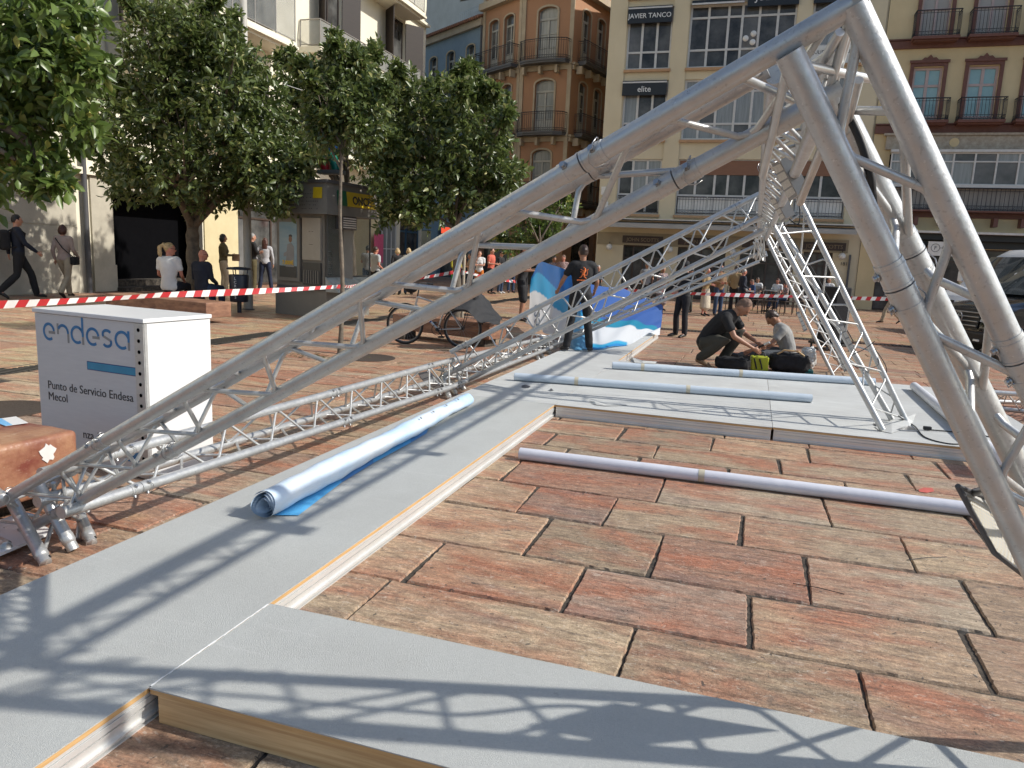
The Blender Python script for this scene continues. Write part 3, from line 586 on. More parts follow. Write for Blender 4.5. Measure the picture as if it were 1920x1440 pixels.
# ================================================================== STONE BENCHES
RSTONE = mat('red_veined_stone', (.38, .20, .11), (.17, .045, .03), rough=.4, scale=2.6, bump=.5, bscale=30, sharp=.3, detail=9)
n, L, b = nodes(RSTONE); ns = n.new('ShaderNodeTexNoise'); ns.inputs['Scale'].default_value = 11; ns.inputs['Detail'].default_value = 9; ns.inputs['Roughness'].default_value = .8; ns.inputs['Distortion'].default_value = 2
rp = n.new('ShaderNodeValToRGB'); rp.color_ramp.elements[0].position = .58; rp.color_ramp.elements[0].color = (0, 0, 0, 1); rp.color_ramp.elements[1].position = .66; rp.color_ramp.elements[1].color = (.7, .7, .7, 1)
mx = n.new('ShaderNodeMix'); mx.data_type = 'RGBA'; L.new(ns.outputs['Fac'], rp.inputs[0]); L.new(rp.outputs[0], mx.inputs[0]); src = b.inputs['Base Color'].links[0].from_socket; L.new(src, mx.inputs[6]); mx.inputs[7].default_value = (.55, .42, .3, 1); L.new(mx.outputs[2], b.inputs['Base Color'])
BSTONE = mat('brown_bench_stone', (.32, .17, .10), (.13, .055, .035), rough=.55, scale=3, bump=.4, bscale=40, stretch=(1, 1, 3), sharp=.4, detail=8)
def rot_block(nm, fr, br, ln, z0, z1, m_, parent, bev=.02, jit=0):   # fr: front right corner, direction to front left = br
    Xd = (fr-br).normalized(); Yd = Vector((-Xd.y, Xd.x, 0)); Rr = Matrix((Xd, Yd, Vector((0, 0, 1)))).transposed()
    bm = bmesh.new(); bmesh.ops.create_cube(bm, size=1); dp = ln[1]
    for v in bm.verts: v.co = Vector(((v.co.x-.5)*ln[0], (v.co.y+.5)*dp, z0+(v.co.z+.5)*(z1-z0)))
    bmesh.ops.bevel(bm, geom=bm.edges[:], offset=bev, segments=3, affect='EDGES', profile=.5)
    if jit:
        bmesh.ops.subdivide_edges(bm, edges=[e for e in bm.edges if e.calc_length() > .12], cuts=10, use_grid_fill=True)
        for v in bm.verts: v.co += Vector((noise.noise(v.co*7), noise.noise(v.co*7+Vector((9, 0, 0))), noise.noise(v.co*7+Vector((0, 9, 0)))))*jit
    for v in bm.verts: v.co = Rr @ v.co + Vector((fr.x, fr.y, 0))
    m_b = MB(); bm.verts.index_update(); m_b.add([v.co for v in bm.verts], [[v.index for v in f.verts] for f in bm.faces], 0, bool(jit)); bm.free()
    return m_b.build(nm, m_, parent), Rr
z_ = .45; fr = GZ(146, 806, z_); fl_ = GZ(0, 838, z_)
t = thing('stone_bench', 'chunky veined red stone bench in the near left corner with paper on it', 'stone bench', (fr.x-.8, fr.y+.2, 0), 'low stone benches in the square')
bw_ = (GZ(0, 779, z_)-GZ(0, 838, z_)).length*.8
rot_block('seat_block', fr, fl_, (2.2, min(.62, bw_)), .10, z_, RSTONE, t, .03, .006); rot_block('plinth', fr-Vector((.15, -.1, 0)), fl_-Vector((.15, -.1, 0)), (1.8, .4), 0, .1, GROUT, t, .01)
pf = MB(); pc = GZ(88, 828, z_-.11); 
BL = mat('chewing_gum_patch', (.7, .66, .62), rough=.8)
Xd = (fr-fl_).normalized(); Yd = Vector((-Xd.y, Xd.x, 0))
pt = fr-Xd*.20+Vector((0, 0, -.095)); pf.extr([pt+Xd*(.045+.012*math.sin(5*a_))*math.cos(a_)+Vector((0, 0, 1))*(.05+.01*math.cos(7*a_))*math.sin(a_)-Yd*.0065 for a_ in [i*math.pi/9 for i in range(18)]], Yd*.004); pf.build('pale_patch', BL, t)
lp = [GZ(-20, 788, z_+.004), GZ(30, 781, z_+.004), GZ(53, 793, z_+.006), GZ(10, 799, z_+.004)]
t2 = thing('leaflet', 'white and blue leaflet lying on the near red stone bench', 'leaflet', lp[0]); MB().extr(lp, (0, 0, .0015)).build('sheet', WHITE, t2); MB().extr([lerp(lp[0], lp[1], .0)+Vector((0, 0, .002)), lerp(lp[0], lp[1], .45)+Vector((0, 0, .002)), lerp(lp[3], lp[2], .3)+Vector((0, 0, .002)), lp[3]+Vector((0, 0, .002))], (0, 0, .0005)).build('blue_print', VCY, t2)
fr = GZ(386, 568, .42); fl_ = GZ(262, 556, .42)
t = thing('stone_bench', 'long brown stone bench on which the blonde woman and bald man sit', 'stone bench', (fr.x-1, fr.y, 0), 'low stone benches in the square'); BEN2 = (fr.copy(), (fr-fl_).normalized())
rot_block('seat_block', fr, fl_, (3.0, .62), .12, .42, BSTONE, t, .015, .003); rot_block('plinth', fr-Vector((.4, -.1, 0)), fl_-Vector((.4, -.1, 0)), (2.2, .4), 0, .12, GROUT, t, .01)
fr = GZ(918, 607, .42); fl_ = GZ(713, 586, .42)
t = thing('stone_bench', 'brown stone bench behind the parked bicycle', 'stone bench', (fr.x-1, fr.y, 0), 'low stone benches in the square')
rot_block('seat_block', fr, fl_, (2.15, .55), .14, .42, BSTONE, t, .012, .002); rot_block('plinth', fr-Vector((.1, -.08, 0)), fl_-Vector((.1, -.08, 0)), (.3, .35), 0, .14, GROUT, t, .01); rot_block('plinth', fr-Vector((1.7, -.2, 0)), fl_-Vector((1.7, -.2, 0)), (.3, .35), 0, .14, GROUT, t, .01)

# ================================================================== BARRIER TAPES
TRED = mat('tape_red', (.50, .03, .035), rough=.35); TWH = mat('tape_white', (.78, .77, .74), rough=.35)
def tape(label, pts, wd=.075, twist=.3, seg=.085, sag=.0, ph=0):
    P = []
    for a, b in zip(pts[:-1], pts[1:]):
        n_ = max(4, int((b-a).length/(seg/2)));
        for i in range(n_):
            q = i/n_; P.append(lerp(a, b, q)-Vector((0, 0, sag*4*q*(1-q)*(b-a).length)))
    P.append(pts[-1]); m_ = MB(); vv = []
    for i, p in enumerate(P):
        dr = (P[min(i+1, len(P)-1)]-P[max(i-1, 0)]).normalized(); a_ = twist*math.sin(i*.06+ph)+.15*math.sin(i*.23)
        upv = Vector((0, 0, 1)); upv = (upv-dr*upv.dot(dr)).normalized(); upv = Matrix.Rotation(a_, 3, dr) @ upv
        w2 = wd*(.8+.2*math.cos(i*.11+ph)); vv += [p-upv*w2/2, p+dr*seg*.35+upv*w2/2]
    for i in range(len(P)-1): m_.add([vv[2*i], vv[2*i+2], vv[2*i+3], vv[2*i+1]], [(0, 1, 2, 3)], (i//2) % 2, False)
    return rebase(tag(m_.build('barrier_tape', [TRED, TWH], fix=False), label, 'barrier tape', 'red and white barrier tapes round the work area'))
TC_ = GD(640, 537, 11.45)
tape('red and white tape stretched from the left edge over the counter to the thin tree', [GD(-60, 574, 7.0), GD(300, 553, 9.0), TC_], .085, .25, .11, .004)
tape('short red and white tape from the thin tree towards the kiosk corner', [TC_, GD(702, 527, 15)], .08, .5, .11, .01, 2)
tape('red and white tape behind the bicycle up to the wooden stake', [GD(702, 527, 15), GD(790, 521, 16.4), GD(862, 508, 16.8)], .08, .5, .11, .006, 1)
tape('red and white tape sagging right from the wooden stake towards the blue banner', [GD(866, 508, 16.8), GD(905, 518, 17.2), GD(985, 530, 18.2)], .08, .6, .11, .01, 3)
tape('red and white tape crossing in front of the cafe guests on the right', [GD(1165, 543, 20), GD(1262, 549, 20), GD(1500, 556, 20), GD(1700, 561, 20), GD(1960, 566, 20)], .10, .15, .13, .003, 1)
# ================================================================== PEOPLE
def cloth(name, c, k=.7, rough=.85): return mat('cloth_'+name, c, tuple(x*k for x in c), rough=rough, scale=6, bump=.5, bscale=14, sharp=.8)
SKINS = {'fair': mat('skin_fair', (.52, .27, .18), (.45, .22, .145), rough=.5, scale=9), 'tan': mat('skin_tan', (.36, .18, .11), (.30, .15, .09), rough=.5, scale=9), 'pink': mat('skin_pink', (.52, .22, .15), (.45, .18, .12), rough=.5, scale=9)}
HAIRS = {'black': mat('hair_black', (.012, .009, .008), rough=.45, scale=30, bump=.6, bscale=60), 'brown': mat('hair_brown', (.045, .022, .013), (.02, .01, .007), rough=.45, scale=30, bump=.6, bscale=60), 'red': mat('hair_auburn', (.09, .03, .018), (.04, .015, .01), rough=.45, scale=30, bump=.6, bscale=60), 'blonde': mat('hair_blonde', (.52, .38, .20), (.34, .23, .10), rough=.45, scale=30, bump=.6, bscale=60), 'grey': mat('hair_grey', (.36, .35, .33), (.2, .19, .18), rough=.5, scale=30, bump=.6, bscale=60), 'stubble': mat('hair_stubble', (.17, .10, .07), rough=.7)}
EYE = mat('eye_dark', (.01, .008, .007), rough=.2); LIP = mat('lip', (.30, .10, .085), rough=.5); SHOE = mat('dark_shoe', (.02, .018, .017), rough=.5); SHW = mat('white_shoe', (.6, .6, .58), rough=.5); SHB = mat('tan_boot', (.22, .14, .08), rough=.7)
def chain(mb, pts, side=(1, 0, 0), n=14):
    """closed loft of elliptic rings: (point, radius across, radius fore-aft)"""
    P = [Vector(p[0]) for p in pts]; sv = Vector(side); rings = []; k = len(P)
    for i in range(k):
        t = (P[min(i+1, k-1)]-P[max(i-1, 0)]).normalized(); s_ = (sv-t*sv.dot(t)); s_ = s_.normalized() if s_.length > .05 else t.orthogonal().normalized(); rings.append((P[i], s_, t.cross(s_), pts[i][1], pts[i][2], t))
    ext = [(rings[0][0]-rings[0][5]*min(rings[0][3:5])*.7, *rings[0][1:3], rings[0][3]*.45, rings[0][4]*.45, rings[0][5])]+rings+[(rings[-1][0]+rings[-1][5]*min(rings[-1][3:5])*.7, *rings[-1][1:3], rings[-1][3]*.45, rings[-1][4]*.45, rings[-1][5])]
    vv = []
    for p, s_, f, a, b, t in ext:
        for j in range(n): an = 2*math.pi*j/n; vv.append(p+s_*math.cos(an)*a+f*math.sin(an)*b)
    m = len(ext); fs = [(i*n+j, i*n+(j+1) % n, (i+1)*n+(j+1) % n, (i+1)*n+j) for i in range(m-1) for j in range(n)]
    mb.add(vv, fs+[tuple(range(n))[::-1], tuple(range((m-1)*n, m*n))], 0, True)
def remeshed(mb, vox, it=2):
    me = bpy.data.meshes.new('tmp'); me.from_pydata(mb.v, [], mb.f); bm = bmesh.new(); bm.from_mesh(me); bmesh.ops.recalc_face_normals(bm, faces=bm.faces[:]); bm.to_mesh(me); bm.free()
    o = bpy.data.objects.new('tmp', me); COL.objects.link(o); r = o.modifiers.new('r', 'REMESH'); r.mode = 'VOXEL'; r.voxel_size = vox
    s_ = o.modifiers.new('s', 'SMOOTH'); s_.factor = .5; s_.iterations = it
    dg = bpy.context.evaluated_depsgraph_get(); out = bpy.data.meshes.new_from_object(o.evaluated_get(dg)); bpy.data.objects.remove(o); bpy.data.meshes.remove(me); return out
def base_pose():
    J = dict(pel=(0, 0, .96), waist=(0, .005, 1.08), chest=(0, .01, 1.28), neck=(0, -.005, 1.47), head=(0, .015, 1.625))
    for s_, k in ((-1, 'L'), (1, 'R')): J.update({'sh'+k: (.175*s_, -.005, 1.415), 'el'+k: (.225*s_, -.02, 1.13), 'wr'+k: (.235*s_, .05, .89), 'hip'+k: (.09*s_, 0, .93), 'kn'+k: (.10*s_, .02, .50), 'an'+k: (.105*s_, -.01, .085), 'to'+k: (.125*s_, .14, .03)})
    return J
def arms(J, mode):
    if mode == 'fold': J.update(elL=(-.22, .06, 1.17), wrL=(.02, .20, 1.20), elR=(.22, .06, 1.17), wrR=(-.03, .22, 1.16))
    if mode == 'hold': J.update(elL=(-.22, .0, 1.15), wrL=(-.10, .24, 1.14), elR=(.22, .0, 1.15), wrR=(.10, .24, 1.14))
    if mode == 'chin': J.update(elL=(-.2, .08, 1.17), wrL=(.05, .2, 1.18), elR=(.2, .12, 1.2), wrR=(.07, .18, 1.44))
    if mode == 'phone': J.update(elL=(-.2, .08, 1.2), wrL=(-.06, .3, 1.32), elR=(.2, .08, 1.2), wrR=(.06, .3, 1.32))
    if mode == 'hip': J.update(elL=(-.36, -.1, 1.18), wrL=(-.19, .02, 1.0), elR=(.24, -.02, 1.13), wrR=(.24, .06, .9))
    if mode == 'bag': J.update(elL=(-.24, -.05, 1.14), wrL=(-.2, .12, 1.0), elR=(.24, -.05, 1.14), wrR=(.2, .16, 1.02))
    return J
def legs(J, mode):
    if mode == 'walk': J.update(knL=(-.09, .22, .53), anL=(-.09, .30, .10), toL=(-.10, .45, .05), knR=(.09, -.06, .50), anR=(.09, -.38, .17), toR=(.10, -.26, .04), elL=(-.24, -.14, 1.16), wrL=(-.23, -.14, .93), elR=(.23, .10, 1.15), wrR=(.22, .30, .99))
    if mode == 'apart': J.update(knL=(-.14, .02, .5), anL=(-.19, 0, .085), toL=(-.24, .14, .03), knR=(.14, .02, .5), anR=(.19, 0, .085), toR=(.24, .14, .03))
    if mode == 'relaxed': J.update(knR=(.12, .07, .5), anR=(.15, .02, .085), toR=(.2, .16, .03))
    if mode == 'sit':
        for s_, k in ((-1, 'L'), (1, 'R')): J.update({'hip'+k: (.09*s_, .02, .10), 'kn'+k: (.12*s_, .44, .10), 'an'+k: (.12*s_, .46, -.34), 'to'+k: (.13*s_, .60, -.40)})
        J.update(pel=(0, 0, .11), waist=(0, -.02, .25), chest=(0, -.01, .45), neck=(0, .01, .63), head=(0, .05, .785))
        for s_, k in ((-1, 'L'), (1, 'R')): J.update({'sh'+k: (.175*s_, 0, .585), 'el'+k: (.22*s_, .03, .31), 'wr'+k: (.15*s_, .26, .20)})
    return J
def person(label, loc, face, skin='fair', hair='brown', hs='short', top=None, sleeve='long', bottom=None, bkind='trousers', shoe=None, J=None, sc=1.0, fem=False, turn=0, nod=0, vox=.016, fingers=True, extra=None, group=None, jacket_open=None, name='person', slim=1.0, glasses=False, cap=None):
    loc = Vector(loc); d = Vector((loc.x, loc.y, 0)).normalized(); r = Vector((d.y, -d.x, 0)); a = math.radians(face); fwd = r*math.cos(a)+d*math.sin(a); rt = Vector((fwd.y, -fwd.x, 0))
    M = Matrix.Translation(loc) @ Matrix((rt, fwd, Vector((0, 0, 1)))).transposed().to_4x4() @ Matrix.Scale(sc, 4)
    J = J or base_pose(); V = {k: Vector(v) for k, v in J.items()}; t = thing(name, label, 'person', loc, group); w = slim*(.93 if fem else 1.0); g_ = 1.0
    bend = (V['neck']-V['pel']).normalized(); fx = Vector((1, 0, 0))
    hd = V['head']; up_ = (hd-V['neck']); up_ = (up_.normalized()+Vector((0, 0, 1.2))).normalized(); hf = Matrix.Rotation(math.radians(turn), 3, 'Z') @ Vector((0, 1, 0)); hf = (hf-up_*hf.dot(up_)+Vector((0, 0, -math.tan(math.radians(nod))))).normalized(); hx = hf.cross(up_).normalized(); hu = hx.cross(hf).normalized(); HR = Matrix((hx, hf, hu)).transposed()
    hp = lambda x, y, z: hd+HR @ Vector((x, y, z))
    def torso(mb, e=0, low=True):
        sw = .165*w
        pts = [(lerp(V['pel'], V['waist'], -.35), .150+e, .108+e), (V['pel'], (.158 if not fem else .168)*w+e, .110+e), (lerp(V['pel'], V['waist'], .55), .142*w+e, .102+e), (V['waist'], (.135 if not fem else .120)*w+e, .098+e), (lerp(V['waist'], V['chest'], .5), .150*w+e, .108+e), (V['chest'], sw+e, .120+e), (lerp(V['chest'], V['neck'], .45), .168*w+e, .110+e), (lerp(V['chest'], V['neck'], .78), .115*w+e, .082+e)]
        chain(mb, pts if low else pts[2:])
        for k in 'LR': chain(mb, [(lerp(V['chest'], V['neck'], .62), .075+e, .075+e), (lerp(lerp(V['chest'], V['neck'], .62), V['sh'+k], .8), .062+e, .065+e), (V['sh'+k], .054+e, .056+e)], side=(0, 1, 0))
        if fem:
            for s_ in (-1, 1): mb.ell(lerp(V['waist'], V['chest'], .85)+Vector((.07*s_, .085, 0)), (.058+e, .05+e, .06+e), 10, 8)
    def arm(mb, k, e=0, upto=1.0, hand=True):
        s_, el_, wr = V['sh'+k], V['el'+k], V['wr'+k]; aw = .9 if fem else 1.0
        pts = [(s_, .052*aw+e, .054*aw+e), (lerp(s_, el_, .35), .046*aw+e, .048*aw+e), (lerp(s_, el_, .85), .037*aw+e, .038*aw+e)]
        if upto > .5: pts += [(el_, .036*aw+e, .037*aw+e), (lerp(el_, wr, .3), .037*aw+e, .036*aw+e), (lerp(el_, wr, .8), .027*aw+e, .025*aw+e), (wr, .025*aw+e, .021*aw+e)]
        else: pts = pts[:2]+[(lerp(s_, el_, .62), .045*aw+e*1.25, .046*aw+e*1.25)]
        chain(mb, pts, side=(0, 1, 0) if abs((el_-s_).normalized().x) > .8 else (1, 0, 0), n=12)
    def leg(mb, k, e=0, to=1.0, flare=0):
        h, kn, an = V['hip'+k], V['kn'+k], V['an'+k]
        pts = [(lerp(h, kn, -.05), .085+e, .095+e), (lerp(h, kn, .25), .083+e, .090+e), (lerp(h, kn, .7), .064+e, .068+e), (kn, .054+e, .058+e)]
        if to > .5: pts += [(lerp(kn, an, .3), .052+e+flare*.3, .058+e+flare*.3), (lerp(kn, an, .75), .038+e+flare, .041+e+flare), (lerp(kn, an, to), .034+e+flare, .036+e+flare)]
        chain(mb, pts, n=12)
    b = MB(); torso(b); chain(b, [(lerp(V['chest'], V['neck'], .8), .060, .060), (V['neck'], .054, .056), (lerp(V['neck'], hp(0, -.015, -.07), .8), .052, .056)])
    b.ell(hd, (.074, .094, .108), 16, 12, R=HR); b.ell(hp(0, .022, -.055), (.056, .066, .062), 12, 10, R=HR); b.ell(hp(0, .072, -.088), (.024, .020, .020), 8, 6, R=HR)
    b.ell(hp(0, .100, -.022), (.013, .020, .022), 8, 6, R=HR); b.ell(hp(0, .090, .012), (.040, .012, .012), 8, 6, R=HR)
    for s_ in (-1, 1): b.ell(hp(.076*s_, -.004, -.014), (.010, .020, .031), 8, 6, R=HR)
    for k in 'LR':
        arm(b, k); leg(b, k); dirh = (V['wr'+k]-V['el'+k]).normalized()
        b.ell(V['wr'+k]+dirh*.045, (.038, .022, .052), 10, 8, R=dirh.to_track_quat('Z', 'X').to_matrix())
        chain(b, [(V['an'+k], .035, .038), (lerp(V['an'+k], V['to'+k], .5)+Vector((0, 0, .0)), .038, .032), (V['to'+k], .038, .022)])
    me = remeshed(b, vox); body = MB(); body.v = [v.co.copy() for v in me.vertices]; body.f = [list(p.vertices) for p in me.polygons]; body.m = [0]*len(body.f); body.s = [True]*len(body.f); bpy.data.meshes.remove(me)
    if fingers:
        for k in 'LR':
            dirh = (V['wr'+k]-V['el'+k]).normalized(); q = dirh.to_track_quat('Z', 'X').to_matrix(); sgn = -1 if k == 'L' else 1; o0 = V['wr'+k]+dirh*.07
            for i, (fx_, ln) in enumerate(((-.026, .062), (-.009, .073), (.009, .068), (.025, .052))):
                p0 = o0+q @ Vector((fx_, 0, 0)); cur = q @ Vector((0, -.5*1, 0)); p1 = p0+dirh*ln*.45+cur*.008; p2 = p1+dirh*ln*.32+cur*.022; p3 = p2+dirh*ln*.14+cur*.022; body.tube([p0, p1, p2, p3], [.0095, .009, .0082, .006], 7)
            p0 = V['wr'+k]+dirh*.03+q @ Vector((-.026*sgn*-1, 0, 0)); p1 = p0+dirh*.03+q @ Vector((.028*sgn, -.012, 0)); body.tube([p0, p1, p1+dirh*.026], [.012, .010, .007], 7)
    body.v = [M @ v for v in body.v]; body.build('body', SKINS[skin], t, fix=False)
    def part(nm, fn, m_, v=vox, it=3):
        mb = MB(); fn(mb); me = remeshed(mb, v, it)
        nv = len(me.vertices); ca_ = np.empty(nv*3); na_ = np.empty(nv*3); me.vertices.foreach_get('co', ca_); me.vertices.foreach_get('normal', na_)
        ca_ = ca_.reshape(-1, 3); na_ = na_.reshape(-1, 3)     # soft folds
        qa = np.array([noise.noise(Vector(c_)*9+loc)*.006+noise.noise(Vector(c_)*22+loc)*.0025 for c_ in ca_]); me.vertices.foreach_set('co', (ca_+na_*qa[:, None]).ravel())
        me.transform(M); off = ORG[t.name]; me.transform(Matrix.Translation(-off)); me.materials.clear(); me.materials.append(m_); me.polygons.foreach_set('use_smooth', [True]*len(me.polygons))
        o = bpy.data.objects.new(nm, me); COL.objects.link(o); o.parent = t; ORG[o.name] = off; return o
    if top:
        def f(mb):
            torso(mb, .016)
            for k in 'LR': arm(mb, k, .013, 1.0 if sleeve == 'long' else .4)
            if sleeve == 'coat': pass
        part('coat' if jacket_open else 'shirt', f, top)
    if bottom:
        def f(mb):
            if bkind in ('trousers', 'shorts'):
                chain(mb, [(lerp(V['pel'], V['waist'], -.45), .158*w, .116), (V['pel'], .172*w, .124), (lerp(V['pel'], V['waist'], .6), .152*w, .114)])
                for k in 'LR': leg(mb, k, .013, 1.0 if bkind == 'trousers' else .3, .016 if bkind == 'trousers' else 0)
                if bkind == 'shorts':
                    for k in 'LR': chain(mb, [(lerp(V['hip'+k], V['kn'+k], .3), .105, .11), (lerp(V['hip'+k], V['kn'+k], 1.05), .085, .09)])
            else:
                zb = .30 if bkind == 'long_skirt' else .52; md = lerp(V['knL'], V['knR'], .5)
                chain(mb, [(lerp(V['pel'], V['waist'], .6), .150*w, .112), (V['pel'], .176*w, .13), (Vector((0, lerp(V['pel'], md, .5).y, .72)), .205, .155), (Vector((0, md.y*.6, zb)), .235 if bkind == 'long_skirt' else .23, .18)])
        part({'trousers': 'trousers', 'shorts': 'shorts', 'long_skirt': 'skirt', 'skirt': 'skirt'}[bkind], f, bottom)
    for kk in 'LR':
      def f(mb, k=kk):
            a_, o_ = V['an'+k], V['to'+k]; hl = a_+(a_-o_).normalized()*.04; hl.z = min(hl.z, a_.z)-.03
            chain(mb, [(hl, .036, .035), (lerp(a_, o_, .35)-Vector((0, 0, .012)), .044, .042), (lerp(a_, o_, .8), .048, .032), (o_+(o_-a_).normalized()*.035-Vector((0, 0, .0)), .040, .024)]); chain(mb, [(a_+Vector((0, 0, .02)), .044, .047), (a_-Vector((0, 0, .03)), .042, .046)])
      part('shoe', f, shoe or SHOE)
    if hs != 'bald':
        def f(mb):
            mb.ell(hp(0, -.016, .022), (.079, .093, .101), 16, 12, R=HR)
            if hs == 'short': mb.ell(hp(0, -.050, -.02), (.070, .052, .06), 12, 8, R=HR)
            if hs == 'bob': mb.ell(hp(0, -.03, -.03), (.105, .085, .105), 14, 10, R=HR)
            if hs == 'long': chain(mb, [(hp(0, -.05, .03), .088, .065), (hp(0, -.075, -.09), .095, .05), (hp(0, -.085, -.24), .085, .035), (hp(0, -.08, -.31), .05, .022)])
            if hs == 'pony': mb.ell(hp(0, -.105, .07), (.035, .04, .04), 10, 8, R=HR); chain(mb, [(hp(0, -.12, .07), .03, .03), (hp(0, -.175, .02), .042, .034), (hp(0, -.165, -.10), .04, .03), (hp(0, -.14, -.18), .02, .014)])
        mb = MB(); f(mb); me = remeshed(mb, .012)
        # cut the face open: drop faces in front of the hairline
        bm = bmesh.new(); bm.from_mesh(me); inv = HR.transposed(); kill = []
        for fc in bm.faces:
            q = inv @ (fc.calc_center_median()-hd)
            if q.y > .035 and q.z < .055+.3*(.06-abs(q.x))*0: kill.append(fc)
            elif hs == 'short' and (q.z < -.02 and q.y > -.045 or q.z < -.055): kill.append(fc)
        bmesh.ops.delete(bm, geom=kill, context='FACES'); bm.to_mesh(me); bm.free()
        nv = len(me.vertices); ca_ = np.empty(nv*3); na_ = np.empty(nv*3); me.vertices.foreach_get('co', ca_); me.vertices.foreach_get('normal', na_); ca_ = ca_.reshape(-1, 3)
        qa = np.array([noise.noise(Vector(c_)*28+loc)*.008 for c_ in ca_]); me.vertices.foreach_set('co', (ca_+na_.reshape(-1, 3)*qa[:, None]).ravel())
        me.transform(M); off = ORG[t.name]; me.transform(Matrix.Translation(-off)); me.materials.clear(); me.materials.append(HAIRS[hair]); me.polygons.foreach_set('use_smooth', [True]*len(me.polygons)); o = bpy.data.objects.new('hair', me); COL.objects.link(o); o.parent = t; ORG[o.name] = off
    e_ = MB(M)
    for s_ in (-1, 1): e_.ell(hp(.030*s_, .082, .0), (.010, .007, .006), 8, 6, R=HR)
    e_.build('eyes', EYE, t); MB(M).ell(hp(0, .086, -.056), (.020, .006, .006), 8, 6, R=HR).build('mouth', LIP, t)
    if glasses:
        g = MB(M)
        for s_ in (-1, 1): g.ell(hp(.031*s_, .094, .002), (.024, .006, .017), 10, 6, R=HR); g.tube([hp(.055*s_, .088, .006), hp(.078*s_, .0, .004)], .003, 4)
        g.build('glasses', EYE, t)
    if cap:
        g = MB(M); g.ell(hp(0, -.01, .055), (.088, .102, .07), 14, 8, R=HR); g.ell(hp(0, .11, .045), (.06, .06, .010), 12, 6, R=HR); g.build('cap', cap, t)
    return t, M, V, hp
def prj(P): q = Vector(P)-CAM; z = q.dot(_fw); return 960+FPX*q.dot(_rt)/z, 720-FPX*q.dot(_up)/z
def at(px, fy, hy=None, z=0, H=1.74):
    P = GZ(px, fy, z); s_ = 1.0
    if hy is not None:
        lo, hi = .5, 3.
        for _ in range(40):
            m_ = (lo+hi)/2; lo, hi = (m_, hi) if prj((P.x, P.y, z+m_))[1] > hy else (lo, m_)
        s_ = hi/H
    return P, s_
DK = cloth('black', (.014, .014, .016), .6); NAVY = cloth('navy', (.012, .017, .032)); JEAN = cloth('denim', (.03, .055, .11)); BEI = cloth('beige', (.42, .35, .25)); WTE = cloth('white', (.66, .66, .65), .85); GRT = cloth('grey_tee', (.30, .30, .29)); OLI = cloth('olive', (.10, .08, .035)); PNK = cloth('dusty_pink', (.42, .33, .29)); SAL = cloth('salmon', (.62, .14, .09)); ORT = cloth('orange', (.60, .17, .02)); GRN = cloth('green', (.01, .32, .04)); YEJ = cloth('yellow_jacket', (.38, .34, .03)); TAN = cloth('tan_jacket', (.26, .16, .085)); CAM_ = cloth('camel_coat', (.36, .25, .12)); GRS = cloth('grey_work', (.055, .052, .04)); BLU = cloth('blue_shirt', (.02, .05, .14)); PAT = mat('patterned_cloth', (.45, .30, .25), (.06, .07, .10), rough=.8, scale=26, sharp=.25); CHK = mat('checked_cloth', (.45, .33, .30), (.12, .05, .05), rough=.8, scale=40, sharp=.2); CRM = cloth('cream', (.55, .48, .36))
def JJ(arm_=None, leg_=None, **kw):
    J = base_pose()
    if leg_: legs(J, leg_)
    if arm_: arms(J, arm_)
    J.update(kw); return J
# --- left side
P, s = at(40, 560, 402); r_ = person('man in navy sweater with backpack striding right along the pale wall', P, 8, 'fair', 'black', 'short', NAVY, 'long', DK, 'trousers', J=JJ(None, 'walk'), sc=s)
t, M, V, hp = r_; t2 = thing('backpack', 'dark backpack on the back of the striding man in navy', 'backpack', M @ Vector((0, -.2, 1.1))); m_ = MB(M); m_.bbox((-.15, -.32, 1.0), (.15, -.13, 1.42), .06); m_.bbox((-.12, -.37, 1.03), (.12, -.31, 1.25), .03); m_.build('bag_body', BLK2, t2); q = MB(M)
for s_ in (-1, 1): q.tube([(.09*s_, -.13, 1.40), (.10*s_, 0, 1.47), (.11*s_, .13, 1.36), (.13*s_, .08, 1.1), (.13*s_, -.13, 1.06)], .016, 6)
q.build('strap', BLK2, t2)
P, s = at(125, 559, 423, H=1.72); t, M, V, hp = person('woman with dark bob in pale jacket and beige trousers carrying a black bag', P, 60, 'fair', 'red', 'bob', PNK, 'long', BEI, 'trousers', J=JJ('bag', 'walk', wrL=(-.25, .05, .92), wrR=(.2, .22, 1.0), elR=(.23, -.02, 1.15)), sc=s, fem=True, turn=-10)
t2 = thing('shoulder_bag', 'black shoulder bag hanging at the hip of the woman in the pale jacket', 'bag', M @ Vector((.26, 0, .9))); MB(M).bbox((.17, -.10, .80), (.30, .14, 1.0), .04).build('bag_body', BLK2, t2); MB(M).tube([(.22, .03, 1.0), (.12, .14, 1.25), (-.12, .05, 1.46), (-.13, -.10, 1.42), (.05, -.15, 1.2), (.22, -.03, 1.0)], .011, 6).build('strap', BLK2, t2)
